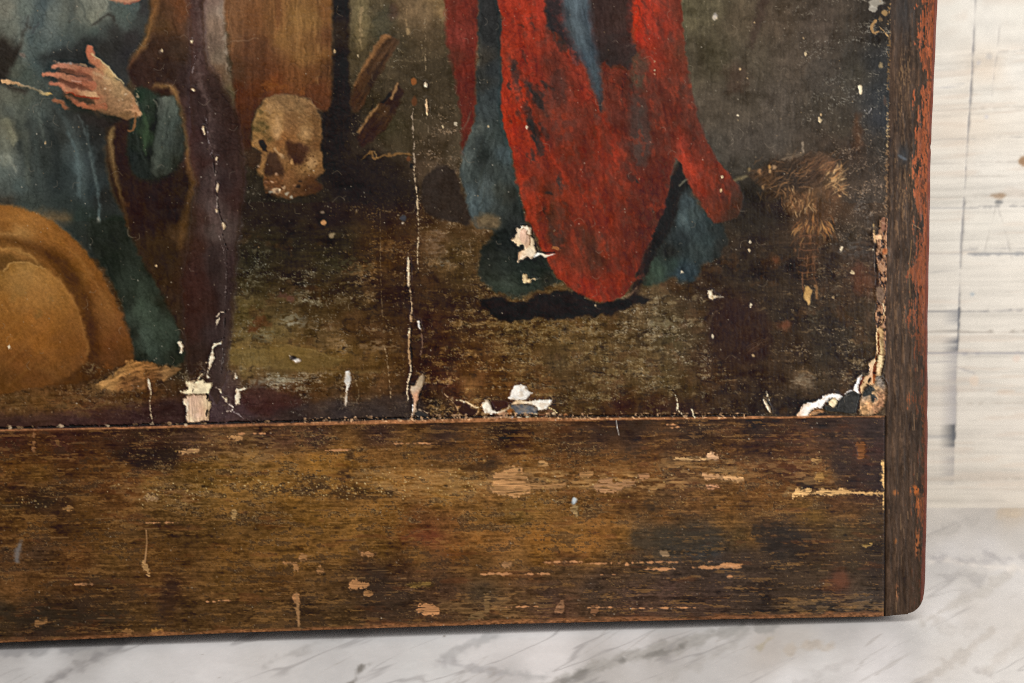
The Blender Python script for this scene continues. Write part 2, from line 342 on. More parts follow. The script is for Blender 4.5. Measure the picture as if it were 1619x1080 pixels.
_a = .42 * sstep(.5, 1.2, .5 * _hs - .9 * _hv) * low; IMG += _a[..., None] * (np.array([36, 28, 22], np.float32) - IMG)
_a = .3 * sstep(.5, 1.2, axis_noise(30, 22, 4, 38, .6)) * low; IMG += _a[..., None] * (np.array([84, 54, 32], np.float32) - IMG)
IMG *= (1 + low * (.05 * axis_noise(18, 1.4, 2, 39) + .05 * axis_noise(1.4, 18, 2, 40)))[..., None]
# pale scuffs here and there over the olive hillock and the far right
for (x, y, rx, ry, c, al) in [(460,505,22,8,(130,124,100),.5),(470,512,14,3,(160,155,135),.5),(418,530,16,10,(118,112,86),.5),(440,600,26,7,(140,134,112),.5),(430,608,18,5,(178,172,152),.45),(600,548,30,8,(140,110,76),.55),(530,540,14,7,(140,108,70),.5),(410,603,14,5,(150,146,126),.4),(690,385,16,22,(122,96,72),.45),(700,415,9,8,(130,124,108),.45),
  (1270,600,20,7,(120,104,82),.6),(1258,606,8,4,(172,150,118),.6),(1275,610,14,2,(150,134,108),.5),(1040,513,16,3,(150,138,108),.5),(1045,512,24,7,(118,108,78),.5),(1362,330,10,14,(86,78,72),.5),(1375,345,8,10,(96,90,86),.45),(1345,395,26,12,(70,66,64),.5),(1352,388,12,6,(84,82,80),.4),(1285,500,5,26,(86,80,66),.45),(1320,470,8,30,(70,60,50),.4),(555,420,30,14,(66,62,44),.5)]:
    blob(x, y, rx, ry, c, 4, al, rag=4, rs=5, patch=.55, ps=(7, 2.6, 0))
for (x, y, c) in [(410,512,(70,40,24)),(402,515,(86,50,28)),(418,508,(92,58,32)),(455,470,(92,58,44)),(462,452,(80,60,40)),(1190,555,(88,50,36))]:
    for k in range(3): blob(x + 7 * math.sin(k * 2.1 + x), y + 6 * math.cos(k * 3.3 + y), 6, 4, c, 1.5, .6, rag=3, rs=3)
# olive hillock: long soft contour strokes
shape([(366,552),(400,550),(440,548),(490,553),(540,570),(500,586),(440,584),(400,578),(366,572)], [(400,560,(106,86,44)),(450,558,(112,88,42)),(520,568,(96,74,36)),(440,580,(96,76,40))], 3, 1.5, 10, alpha=.75, tex=(.07, 40, 3, 3))
stroke([(365,548),(410,547),(450,547),(500,556),(545,571)], 1.6, (122,98,52), 1, .6)
stroke([(365,577),(420,577),(470,584),(520,588),(600,588)], 3, (116,92,48), 2, .5)
stroke([(366,528),(400,527),(440,528)], 2, (112,92,52), 1.5, .5); stroke([(385,556),(430,553),(520,572)], 1.2, (124,100,54), 1, .4)
shape([(372,640),(400,612),(430,616),(470,630),(470,646),(420,655),(370,655)], (62,38,38), 4, 3, 9, alpha=.6, tex=(.1, 20, 3, 4))
shape([(470,640),(560,632),(655,628),(655,662),(440,668),(420,660)], (52,46,48), 5, 3, 10, alpha=.5, tex=(.1, 20, 3, 4))
shape([(330,600),(372,590),(380,640),(400,662),(330,666)], (74,58,62), 5, 3, 8, alpha=.6, tex=(.12, 12, 4, 80))
# black rock edge and the dark wedge beside the blue garment
shape([(692,262),(718,270),(730,300),(742,330),(744,356),(722,352),(690,345),(672,330),(668,290)], (45,37,33), 2, 2, 7, alpha=.9, tex=(.1, 4, 14, 0))
shape([(553,255),(590,250),(640,255),(660,290),(655,330),(600,330),(540,320),(530,290)], (33,27,22), 6, 4, 8, alpha=.6)

# =============================================================== cross post, background boards
shape([(322,-110),(362,-110),(360,0),(356,40),(360,100),(372,150),(372,175),(358,160),(340,122),(326,100),(322,40)], [(335,0,(118,94,82)),(345,40,(122,98,80)),(335,70,(104,84,70)),(350,90,(116,98,80)),(362,120,(96,76,56)),(356,20,(136,118,102)),(368,150,(86,74,48)),(345,115,(100,74,54))], 3, 2, 6, tex=(.12, 4, 22, -5), lab=L_POST)
stroke([(357,-100),(357,10),(356,60),(360,100),(364,125)], [7,6,6,4,3], (152,136,118), 2.5, .6, rag=2, rs=5, patch=.5, ps=(3, 10, 0))
shape([(361,-110),(528,-110),(526,0),(526,120),(522,170),(500,172),(470,152),(420,158),(400,190),(398,230),(390,240),(376,225),(372,170),(366,100),(360,60)],
  [(372,20,(116,76,46)),(370,60,(112,74,46)),(400,30,(108,66,36)),(395,80,(96,60,38)),(430,30,(112,72,38)),(450,60,(126,86,44)),(470,30,(128,90,46)),(480,90,(124,84,42)),(495,30,(120,84,42)),(505,80,(112,74,38)),(512,20,(110,70,36)),(520,60,(92,56,32)),(520,110,(78,48,28)),(410,75,(92,56,34)),(420,110,(84,48,28)),(400,110,(80,48,30)),(440,128,(108,56,28)),(460,120,(112,66,34)),(490,120,(92,56,30)),(500,140,(92,50,28)),(380,110,(82,54,36)),(380,150,(80,42,25)),(390,185,(72,40,25)),(385,215,(62,38,24)),(410,140,(86,46,26)),(500,160,(82,46,28))],
  3, 1.5, 6, tex=(.13, 3.5, 40, 0), lab=L_POST)
for (x, y0, y1, c, w_) in [(505,-100,130,(140,98,54),3),(511,-100,100,(90,56,32),4),(498,-100,100,(134,94,50),2),(470,-100,90,(136,96,52),5),(416,60,150,(76,44,26),10),(440,-100,60,(104,62,34),6),(366,-100,80,(128,88,56),4),(388,60,140,(78,48,32),8),(519,-100,150,(124,80,44),1.6)]:
    stroke([(x, y0), (x + 1, (y0 + y1) / 2), (x - 1, y1)], w_, c, 2.5, .55, rag=1.5, rs=8, patch=.3, ps=(4, 30, 0))
stroke([(362,66),(390,65),(405,60)], 1.5, (140,110,84), 1.2, .5)
for (x, y, r) in [(422,138,10),(432,132,9),(445,138,9),(478,144,6)]: blob(x, y, r, r * .7, (118,66,30), 3, .7, rag=4, rs=4, patch=.4, ps=(4, 4, 0))
shape([(527,-110),(553,-110),(553,0),(552,80),(554,160),(548,225),(540,240),(520,240),(510,200),(524,160),(526,60)], [(538,0,(30,24,20)),(540,100,(31,25,20)),(530,60,(44,35,28)),(540,190,(34,28,22)),(520,210,(34,28,23))], 2.5, 1, 8, tex=(.1, 3, 26, 0))
stroke([(527,60),(528,120)], 3, (60,46,36), 2, .4)
# pale olive strip of background and leaning spears
shape([(560,-60),(585,-60),(580,30),(574,75),(566,80),(562,40)], [(575,10,(108,94,62)),(570,60,(110,92,58)),(575,-40,(104,90,60))], 5, 3, 7, alpha=.7, tex=(.14, 3, 20, 0))
stroke([(571,14),(570,40),(571,75)], [5,3,2], (146,122,84), 1.5, .7, rag=1.5, rs=4)
shape([(592,25),(618,10),(624,40),(600,62),(590,50)], (60,62,50), 5, 4, 6, alpha=.4); shape([(614,8),(626,6),(628,28),(618,30)], (66,44,38), 3, 2, 5, alpha=.5)
shape([(556,148),(578,100),(605,58),(616,55),(630,64),(626,76),(598,122),(572,168),(558,176)], [(575,125,(78,50,30)),(600,85,(74,50,32)),(618,66,(72,50,34)),(590,130,(50,37,26)),(562,160,(66,42,27))], 2, 1, 5, tex=(.16, 26, 3, -60), lab=L_SPEAR)
stroke([(560,135),(577,104),(600,68),(610,58),(616,58)], [3,5,7,8,6], (128,86,48), 1.8, .85, tex=(.18, 14, 2.5, -57), h=.25)
stroke([(561,172),(590,125),(612,88)], 5, (46,33,24), 2, .6)
shape([(566,212),(580,190),(606,158),(628,134),(634,140),(637,150),(612,200),(585,226),(570,232)], [(590,195,(50,33,24)),(620,155,(46,31,24)),(575,220,(50,32,23)),(600,175,(66,45,28))], 2, 1, 5, tex=(.16, 20, 3, -52), lab=L_SPEAR)
stroke([(566,208),(582,188),(600,166)], [3,4,3], (138,98,56), 1.4, .85, rag=.8, h=.25); stroke([(618,156),(624,145),(629,134)], [4,5,4], (146,106,64), 1.3, .85, h=.25); stroke([(606,160),(616,148)], 5, (28,22,20), 1.5, .8)
stroke([(572,254),(585,241),(592,249),(606,247),(630,242),(652,245)], [2,3,3,3.5,4,3], (120,84,44), 1.2, .85, rag=.7, h=.25); stroke([(590,240),(598,250)], 1.5, (156,116,64), .8, .7)
stroke([(608,236),(640,238)], 6, (72,62,44), 3, .4)

# =============================================================== left figure: cloak
shape([(238,-110),(306,-110),(306,0),(305,60),(308,140),(304,205),(308,300),(300,380),(300,470),(305,560),(292,575),(280,560),(250,470),(215,400),(200,350),(180,300),(168,240),(175,195),(196,170),(215,140),(200,118),(206,96),(228,66),(240,30)],
  [(268,20,(78,48,30)),(290,25,(104,56,30)),(285,8,(112,60,32)),(255,40,(88,56,32)),(255,70,(60,38,28)),(280,80,(62,42,32)),(298,40,(86,54,38)),(230,108,(58,36,30)),(260,110,(52,34,28)),(295,120,(58,40,38)),(215,118,(54,34,30)),(240,85,(60,38,29)),
   (250,140,(56,34,26)),(285,170,(64,42,36)),(296,230,(64,42,42)),(300,170,(66,44,44)),(195,240,(48,30,22)),(215,280,(46,30,22)),(210,330,(48,30,22)),(250,300,(42,28,21)),(285,300,(46,32,22)),(230,350,(46,30,21)),(270,340,(40,28,20)),(245,390,(56,38,24)),(270,400,(52,36,23)),(285,370,(70,46,28)),(262,440,(56,38,25)),(285,450,(56,36,27)),(292,510,(56,38,28)),(300,400,(66,42,32)),(282,520,(54,38,28))],
  3, 1.5, 7, tex=(.12, 5, 14, 80), lab=L_CLOAK)
stroke([(245,-100),(246,0),(240,30),(229,66),(212,92),(202,108)], [12,10,9,8,7,5], [(246,0,(128,78,38)),(236,40,(136,84,40)),(225,72,(140,90,44)),(205,104,(104,62,38))], 4.5, .8, tex=(.14, 14, 3, 110), lab=L_CLOAK, h=.2)
stroke([(243,137),(258,135),(270,137),(277,150),(284,178),(292,215),(298,245),(305,272),(314,290)], [4,5,8,9,9,11,12,14,8], [(255,136,(140,94,48)),(272,142,(146,98,52)),(284,190,(134,86,42)),(295,230,(128,82,38)),(303,265,(112,70,34)),(312,285,(92,56,34))], 3.6, .85, tex=(.15, 14, 3, 75), lab=L_CLOAK, h=.25)
stroke([(280,160),(288,200),(297,240)], 2, (158,112,62), 1.5, .5)
stroke([(308,280),(302,310),(292,345),(285,390)], [10,11,9,6], (104,66,32), 4, .6, tex=(.14, 8, 3, 100))
stroke([(179,203),(175,225),(178,255),(186,290),(196,330),(206,362)], [7,9,8,5,4,3], [(177,215,(140,104,58)),(178,240,(128,92,52)),(185,285,(112,78,42)),(200,345,(82,54,32))], 3, .8, tex=(.12, 12, 2, 85), lab=L_CLOAK, h=.2)
stroke([(240,110),(262,104),(285,106)], 7, (50,32,27), 4, .5)
blob(255, 80, 3, 4, (118,92,80), 1.2, .5); blob(200, 322, 5, 3, (96,54,34), 2, .4)

# ------------------------------------------------ dress
shape([(-110,-110),(236,-110),(236,0),(232,40),(222,70),(204,96),(202,130),(196,160),(190,190),(172,205),(165,235),(172,290),(186,325),(196,350),(180,380),(150,410),(105,372),(60,340),(0,322),(-110,310)],
 [(12,15,(112,110,98)),(40,15,(96,104,98)),(70,8,(72,82,84)),(85,20,(98,104,98)),(20,45,(100,102,92)),(45,40,(86,92,90)),(60,40,(78,88,88)),(80,50,(86,94,92)),(100,25,(92,96,88)),(115,12,(84,84,76)),(110,45,(80,86,80)),(135,15,(114,116,104)),(155,12,(116,116,104)),(148,34,(108,110,98)),(165,22,(94,98,90)),(180,14,(74,78,74)),(200,20,(74,84,80)),(195,38,(72,80,76)),(215,25,(56,58,56)),(225,15,(48,46,46)),
  (50,60,(84,94,92)),(70,75,(78,90,90)),(45,85,(78,88,86)),(95,70,(72,82,82)),(60,100,(66,78,78)),(25,105,(78,82,72)),(20,118,(74,76,66)),(40,120,(66,74,68)),(75,100,(56,64,64)),(110,70,(66,74,72)),(125,55,(64,70,66)),(135,70,(52,54,52)),(150,50,(66,76,72)),(165,45,(60,64,62)),(180,50,(48,46,44)),(185,70,(42,40,39)),(165,75,(44,42,40)),(205,60,(46,42,42)),(200,85,(40,38,40)),(100,86,(40,42,42)),(70,86,(56,62,60)),(130,90,(38,37,37)),
  (5,70,(64,60,52)),(15,85,(44,38,34)),(5,110,(44,42,38)),(-60,0,(100,104,96)),(-60,100,(60,60,54)),
  (8,150,(92,92,80)),(25,148,(88,88,76)),(40,160,(76,80,70)),(18,175,(78,82,76)),(55,170,(70,76,72)),(65,185,(66,74,72)),(10,200,(94,92,76)),(22,215,(112,108,88)),(8,230,(86,88,78)),(40,200,(52,56,54)),(35,230,(54,58,56)),(60,225,(50,54,52)),(12,255,(110,114,104)),(5,270,(84,92,88)),(25,265,(86,92,88)),(40,260,(58,64,62)),(70,255,(48,52,50)),
  (80,200,(56,60,58)),(100,180,(46,48,46)),(95,215,(46,48,46)),(110,205,(56,60,58)),(115,240,(62,70,70)),(122,265,(68,80,82)),(105,270,(44,50,50)),(90,290,(44,50,50)),(60,295,(54,60,58)),(30,295,(70,80,78)),(10,300,(72,78,74)),(10,318,(58,52,44)),(45,320,(56,62,58)),(125,300,(52,60,60)),(110,325,(44,50,48)),(135,230,(48,54,54)),(142,250,(54,62,64)),(150,220,(38,38,37)),(160,250,(36,36,35)),(150,300,(44,52,54)),(165,310,(38,38,36)),(140,180,(44,38,36)),(165,190,(40,34,32)),(180,195,(36,30,28)),(130,345,(42,50,46)),(160,370,(36,38,34)),(-60,200,(92,92,80)),(-60,290,(72,80,76))],
 3, 1.5, 7, tex=(.05, 5, 16, 8), lab=L_DRESS)
# folds and shadows of the bodice
shape([(2,62),(12,70),(20,80),(30,66),(43,38),(45,28),(42,44),(34,72),(24,98),(12,120),(-4,130),(-8,80)], (42,36,32), 3, 1, 4, alpha=.8, tex=(.1, 3, 8, 0))
shape([(66,86),(95,78),(120,68),(135,60),(160,58),(150,80),(130,98),(85,98),(68,104)], (40,40,40), 7, 3, 8, alpha=.7)
shape([(128,-20),(175,-20),(172,8),(160,26),(146,38),(140,34),(130,16)], [(150,0,(118,118,106)),(150,26,(112,112,98)),(135,10,(104,106,96))], 2.5, 1, 5, alpha=.8, tex=(.12, 3, 9, -20))
stroke([(126,2),(134,22),(143,38)], 3, (62,66,62), 2, .6); stroke([(146,40),(160,32),(172,22),(178,26),(186,42)], [2,3,4,5,4], (50,46,42), 2.2, .8)
shape([(178,8),(214,4),(222,12),(208,34),(190,42),(182,30)], [(195,25,(76,86,80)),(212,14,(70,80,78)),(190,38,(70,76,72))], 3, 1.5, 5, alpha=.75, tex=(.1, 3, 9, 10))
shape([(174,-6),(190,-10),(222,-10),(224,0),(208,4),(192,5),(180,3)], (188,126,92), 1.6, .8, 4, alpha=.85, lab=L_HAND); stroke([(196,5),(212,4),(222,0)], 2, (150,66,50), 1.5, .6)
stroke([(66,-20),(70,10),(64,40)], 6, (64,76,80), 4, .5); stroke([(52,50),(60,38)], 3, (58,46,50), 2, .4)
blob(48, 43, 4, 3, (58,54,48), 1, .6); blob(110, 34, 3, 3, (56,54,48), 1, .6); blob(35, 88, 4, 4, (122,92,82), 1.5, .6)
stroke([(4,128),(10,130),(22,140),(40,145)], 8, (44,36,32), 4, .7)
# long light streaks down the skirt
for (P, w_, c, al) in [([(138,200),(144,240),(150,280),(157,315),(158,355)], [1.5,3,4,4,2], (90,108,110), .6), ([(141,240),(146,262),(152,290)], 1.4, (132,148,146), .5), ([(156,345),(155,358)], 2, (178,174,160), .8), ([(124,185),(134,205),(140,230)], [2,3,2], (92,104,104), .5), ([(108,210),(120,240),(125,275),(127,310)], [3,6,7,4], (78,92,94), .7), ([(50,165),(60,185),(66,205),(72,228)], [7,8,6,3], (80,86,80), .55), ([(8,190),(18,205),(22,225)], 8, (122,120,98), .55), ([(2,248),(14,250),(24,268)], [4,6,3], (130,132,120), .6), ([(30,178),(34,215),(42,250),(52,280)], [8,12,12,6], (44,48,46), .55), ([(82,205),(88,240),(92,280)], [8,12,8], (40,44,43), .55)]:
    stroke(P, w_, c, 2.2, al, rag=1, rs=6, tex=(.12, 12, 2, 75))
stroke([(146,365),(142,340),(143,395)], 2, (80,92,88), 1.5, .5)
for (P, w_, c, al) in [([(20,20),(34,60),(40,100)], [8,14,6], (112,116,106), .4), ([(88,10),(84,45),(70,80)], [10,12,6], (100,108,104), .4), ([(60,10),(54,40),(48,70)], [6,8,4], (58,70,74), .45), ([(112,0),(112,40),(104,70)], [8,10,6], (62,70,70), .4), ([(14,160),(30,180),(40,220),(44,290)], [10,10,8,6], (108,112,98), .35), ([(90,170),(112,205),(128,255),(134,320)], [6,9,9,6], (76,88,88), .4), ([(75,190),(86,235),(92,300)], [8,14,10], (38,42,42), .45), ([(128,175),(140,215),(150,270),(152,330)], [6,8,8,5], (36,38,37), .45), ([(52,200),(58,240),(66,300)], [4,7,6], (72,82,80), .35), ([(0,205),(10,225),(8,262)], [8,10,8], (122,122,106), .4)]:
    stroke(P, w_, c, 5, al, rag=1, rs=8)
# cord
stroke([(3,127),(12,130),(24,131),(36,136),(48,139),(58,142),(66,147),(74,150),(82,150)], [5,6,4,3,4,4,4,5,2], [(8,129,(212,160,110)),(25,132,(176,132,90)),(45,138,(128,114,92)),(60,143,(112,102,82)),(72,149,(190,166,120)),(80,150,(176,132,52))], .8, .95, rag=.5, rs=3, h=.5, lab=L_DRESS)

# ------------------------------------------------ sleeve
shape([(212,146),(226,139),(246,148),(262,150),(280,160),(290,200),(293,232),(284,262),(262,282),(236,288),(212,276),(202,240),(203,214)], [(225,160,(38,50,40)),(250,170,(40,48,42)),(250,230,(36,44,38)),(280,240,(38,42,35)),(225,260,(32,38,35)),(270,272,(36,36,30))], 4, 1.5, 6, alpha=.95, tex=(.1, 3, 14, 0), lab=L_SASH)
shape([(214,143),(226,138),(240,145),(249,160),(250,190),(244,230),(240,268),(232,282),(212,275),(204,245),(202,218),(208,205),(222,190),(224,170)], [(224,150,(34,52,40)),(235,160,(46,60,48)),(240,175,(38,46,38)),(232,190,(40,58,42)),(230,215,(42,64,40)),(215,220,(34,40,36)),(210,250,(32,38,38)),(225,265,(34,40,38)),(242,200,(28,30,27)),(238,250,(30,34,30))], 2.5, 1, 5, tex=(.12, 3, 14, -5), lab=L_SASH)
stroke([(226,180),(231,200),(229,225),(230,244)], [7,7,6,2], (54,78,50), 2, .7); stroke([(246,160),(250,178),(246,200)], [5,6,4], (26,30,28), 2, .8); stroke([(243,158),(249,170)], 2, (112,112,96), 1, .6)
shape([(250,157),(256,153),(272,153),(279,164),(286,195),(290,225),(286,252),(270,272),(250,280),(242,276),(240,262),(243,238),(247,215),(251,188),(249,172)], [(266,158,(86,94,84)),(270,170,(78,90,82)),(258,165,(72,78,72)),(262,190,(68,78,72)),(275,200,(60,74,70)),(258,215,(64,74,68)),(268,225,(56,66,62)),(252,240,(64,74,66)),(246,262,(66,74,66)),(262,255,(48,58,52)),(280,230,(46,52,46)),(283,205,(50,52,44)),(275,255,(38,40,32)),(255,275,(46,50,42))], 2, .8, 5, tex=(.15, 2.5, 18, 8), lab=L_SASH)
stroke([(215,212),(220,235),(230,260)], 2, (52,62,58), 1.5, .5)

# ------------------------------------------------ hand
FL = [(105,108,(176,110,78)),(90,122,(182,112,84)),(150,118,(158,104,72)),(170,125,(166,128,88)),(190,145,(156,122,82)),(205,165,(152,114,76)),(215,172,(176,122,82)),(185,165,(142,104,70)),(175,178,(112,80,52)),(200,182,(108,78,48)),(150,155,(150,88,58)),(140,145,(166,118,84)),(160,140,(146,104,70)),(168,110,(160,118,78)),(180,120,(168,140,92))]
shape([(84,98),(110,96),(150,98),(120,116),(76,112),(72,105)], (32,36,38), 4, 2, 5, alpha=.5); shape([(72,112),(100,116),(140,120),(120,140),(90,135),(70,125)], (44,38,36), 4, 2, 5, alpha=.6)
shape([(98,106),(130,108),(160,116),(160,178),(140,172),(112,158),(96,140),(92,122)], [(105,115,(104,62,46)),(130,120,(128,74,54)),(120,140,(118,64,46)),(145,150,(132,78,54)),(140,165,(110,66,46))], 4, 1.5, 5, alpha=.85)
shape([(100,150),(120,146),(160,165),(190,190),(150,185),(110,172)], (36,38,30), 5, 2, 5, alpha=.6)
shape([(150,108),(158,104),(168,108),(180,120),(196,136),(208,148),(216,160),(222,172),(222,182),(214,186),(205,189),(190,188),(172,181),(156,175),(150,165),(146,150),(146,125)], FL, 1.6, .6, 4, tex=(.12, 5, 4, 30), lab=L_HAND, h=.3)
shape([(137,76),(141,72),(146,74),(148,84),(152,91),(162,99),(174,110),(184,122),(172,118),(160,112),(150,104),(142,97),(138,88)], [(141,78,(186,100,70)),(142,90,(168,92,64)),(150,96,(176,116,78)),(162,104,(176,128,82)),(175,114,(182,148,96)),(150,102,(164,88,62))], 1.3, .5, 3, lab=L_HAND, h=.35)
stroke([(146,84),(153,91),(166,102),(180,116),(194,133)], [1.5,2,2,2.2,1.5], (206,178,124), .9, .75)
for P, w_, cs in [
  ([(84,105),(100,104),(120,107),(138,112),(158,118)], [6,8.5,10,12,13], [(84,105,(190,118,88)),(100,105,(184,116,90)),(118,106,(168,112,82)),(135,111,(160,98,70)),(125,114,(140,76,54)),(155,118,(164,112,76))]),
  ([(70,117),(84,118),(102,122),(122,127),(146,136)], [5.5,9,9.5,11,13], [(70,117,(196,120,88)),(86,118,(186,112,82)),(104,122,(162,104,74)),(124,128,(166,112,88)),(140,136,(168,96,66)),(125,132,(138,66,42))]),
  ([(80,132),(92,134),(108,142),(128,147),(150,151)], [5.5,8,8.5,9,10], [(80,132,(176,102,76)),(94,136,(184,110,80)),(108,142,(172,116,84)),(126,146,(190,146,104)),(145,148,(196,150,104)),(120,150,(146,62,38))]),
  ([(106,153),(118,161),(132,168),(150,170),(165,168)], [5,7,8,9,10], [(106,153,(110,74,52)),(118,161,(140,80,54)),(132,168,(166,90,58)),(150,170,(148,88,58))]),
  ([(87,158),(97,163),(106,171)], [6,8,6], [(87,158,(148,92,64)),(98,164,(136,84,54)),(105,170,(128,78,52))])]:
    stroke(P, w_, cs, 1.3, .95, rag=.7, rs=3, tex=(.08, 10, 2.5, 15), lab=L_HAND, h=.3)
stroke([(107,146),(120,151),(140,155),(155,156)], [1,2.5,3,2], (150,48,28), 1.2, .75); stroke([(92,114),(112,118),(136,122)], [1.2,1.8,1], (44,36,34), 1.2, .65)
stroke([(98,127),(115,132),(140,139)], [2.5,2.2,1.2], (84,48,36), 1.6, .6); stroke([(104,109),(124,114),(140,118)], 1.5, (128,68,50), 1, .5)
stroke([(115,128),(128,130)], 2, (198,164,146), 1, .5); stroke([(148,116),(172,124)], 3, (190,160,120), 1.6, .5)
stroke([(199,173),(210,176),(222,181)], [2,4,5], (190,138,94), 1.2, .85, rag=.8); stroke([(213,180),(213,194),(210,205),(203,206)], [3,4,4,3], (128,82,46), 1.2, .85, lab=L_HAND)
stroke([(215,136),(217,150),(219,168)], [3,3,2.5], (178,148,108), 1.2, .7, rag=1, patch=.5, ps=(3, 4, 0))
for (x, y) in [(150,93),(198,150),(175,142),(192,156),(167,140)]: blob(x, y, 1.3, 1.3, (216,186,150), .8, .7)
stroke([(84,97),(94,99)], 2, (150,112,92), 1, .7, rag=1, patch=.5); stroke([(104,100),(114,101)], 1.5, (150,150,150), 1, .6, rag=1); stroke([(126,101),(136,103)], 2.5, (170,128,92), 1, .7, rag=.8)

# ------------------------------------------------ lower dress / green sash
shape([(140,345),(158,352),(180,340),(196,350),(214,390),(232,425),(252,458),(275,505),(290,550),(290,572),(270,578),(235,573),(216,568),(208,535),(196,490),(180,450),(158,415),(142,385)],
 [(160,370,(36,42,36)),(185,375,(32,36,30)),(200,400,(36,42,34)),(180,420,(32,38,32)),(210,440,(44,54,44)),(230,450,(44,54,42)),(205,480,(40,46,38)),(222,490,(58,74,58)),(240,490,(52,66,52)),(228,530,(58,74,62)),(250,520,(50,64,50)),(240,555,(52,66,56)),(262,540,(46,58,46)),(275,560,(36,40,30)),(212,530,(36,38,30)),(258,480,(38,38,28)),(240,430,(34,36,28)),(225,570,(36,38,30)),(150,395,(34,38,32))],
 3, 1.5, 6, tex=(.10, 4, 16, 70), lab=L_DRESS)
stroke([(222,455),(228,500),(236,550)], [8,14,12], (64,82,66), 7, .35)

# ------------------------------------------------ golden round
BL = [(0,340,(132,86,42)),(40,345,(142,94,46)),(80,365,(130,84,40)),(110,385,(126,80,38)),(30,366,(158,116,66)),(0,372,(140,98,52)),(10,355,(118,76,36)),(140,420,(120,76,36)),(130,440,(130,86,40)),(150,450,(112,70,34)),(165,480,(112,72,36)),(180,500,(116,74,40)),(195,540,(106,66,36)),(175,540,(98,58,32)),(205,570,(92,60,36)),(170,575,(98,60,34)),(150,520,(78,46,26)),(185,580,(88,56,34)),(140,590,(70,46,28)),(-60,350,(132,86,42))]
shape([(-110,318),(0,322),(30,328),(60,338),(92,356),(118,378),(140,402),(160,432),(178,466),(195,505),(206,540),(212,566),(206,572),(196,576),(170,590),(140,602),(60,612),(-110,612)], BL, 3, 1.2, 7, tex=(.07, 26, 3, 38), lab=L_BALL)
for (P, w_, c, al) in [([(-20,332),(20,336),(60,350),(100,376)], 6, (150,100,48), .4), ([(0,346),(50,356),(100,386),(135,420)], 5, (140,94,44), .4), ([(120,400),(150,445),(180,500)], 4, (142,98,52), .35), ([(140,480),(160,500),(185,560)], 7, (88,54,30), .35), ([(0,370),(14,372),(32,371)], [4,6,4], (170,128,76), .7)]:
    stroke(P, w_, c, 3, al, tex=(.2, 20, 2.5, 35))
stroke([(-100,378),(0,380),(34,386),(66,396),(92,414),(114,440),(130,472),(140,510),(146,560)], [12,14,16,20,25,27,26,22,24], [(0,380,(84,54,28)),(50,392,(78,48,26)),(90,412,(64,40,22)),(120,450,(58,36,20)),(135,500,(64,40,22)),(145,560,(66,42,24))], 8, .82, tex=(.12, 22, 3, 40), lab=L_BALL)
stroke([(-100,392),(0,393),(24,395),(48,406),(62,418)], [5,4,5,6,3], (158,116,64), 2.2, .8, tex=(.15, 18, 2, 20))
shape([(-110,400),(0,402),(30,408),(70,420),(60,440),(0,430),(-110,430)], (82,58,32), 4, 2, 6, alpha=.75)
shape([(-110,432),(0,428),(12,420),(40,415),(72,425),(95,444),(115,470),(130,505),(139,545),(137,572),(118,590),(90,604),(50,614),(-110,616)],
 [(10,430,(132,94,46)),(40,424,(146,108,58)),(70,440,(146,102,50)),(30,450,(122,88,44)),(60,470,(138,94,46)),(95,470,(136,92,44)),(20,480,(136,90,42)),(60,500,(140,90,42)),(110,510,(134,88,42)),(20,530,(128,82,38)),(70,540,(130,82,38)),(115,545,(124,78,38)),(130,570,(110,70,38)),(30,570,(112,70,36)),(60,590,(104,66,36)),(100,590,(110,72,38)),(10,600,(92,60,32)),(-60,500,(130,84,40))],
 2.5, 1, 6, tex=(.07, 12, 4, 55), lab=L_BALL, h=.15)
stroke([(4,428),(20,417),(42,415),(72,425)], [2,2,1.8,1.5], (176,136,80), 1.2, .75)
stroke([(70,426),(98,450),(120,484),(134,525),(139,560)], 3, (158,112,60), 2, .45)
for k in range(60):
    a_ = 6.28 * ((k * 0.7549) % 1); r_ = 95 * math.sqrt(((k * 0.5698) % 1)); x_, y_ = 45 + r_ * math.cos(a_), 515 + r_ * .95 * math.sin(a_)
    if y_ < 432: continue
    stroke([(x_ - 12, y_ + 8), (x_, y_ - 2), (x_ + 11, y_ - 14)], [1, 3, 1], [(150,102,48), (116,80,40), (112,72,34), (158,112,56)][k % 4], 2.4, .2)
for (x, y, r) in [(33,460,9),(62,495,7),(50,440,5),(20,470,6),(80,470,5)]: blob(x, y, r, r, (98,78,44), 4, .45, rag=3)
stroke([(60,580),(80,590),(95,600)], 8, (136,94,50), 5, .5); stroke([(50,585),(110,560),(140,535)], 5, (120,76,38), 4, .4)
shape([(120,582),(150,572),(180,578),(165,598),(120,604),(90,604)], (58,40,28), 5, 3, 5, alpha=.6, patch=.3); shape([(130,578),(150,575),(165,585),(140,592)], (126,108,80), 3, 4, 3, alpha=.6, patch=.8, ps=(4, 2, 0))
for (x, y, rx, ry, c, al) in [(55,462,44,28,(160,114,62),.45),(40,440,30,16,(166,124,72),.4),(112,545,26,40,(104,66,34),.5),(70,596,60,14,(92,58,32),.5),(128,480,10,30,(112,72,36),.4),(60,345,50,10,(158,108,56),.45),(165,500,12,40,(134,90,46),.35),(190,560,16,16,(80,50,30),.5),(20,345,40,10,(150,102,52),.4)]:
    blob(x, y, rx, ry, c, 9, al, rag=2, rs=9)
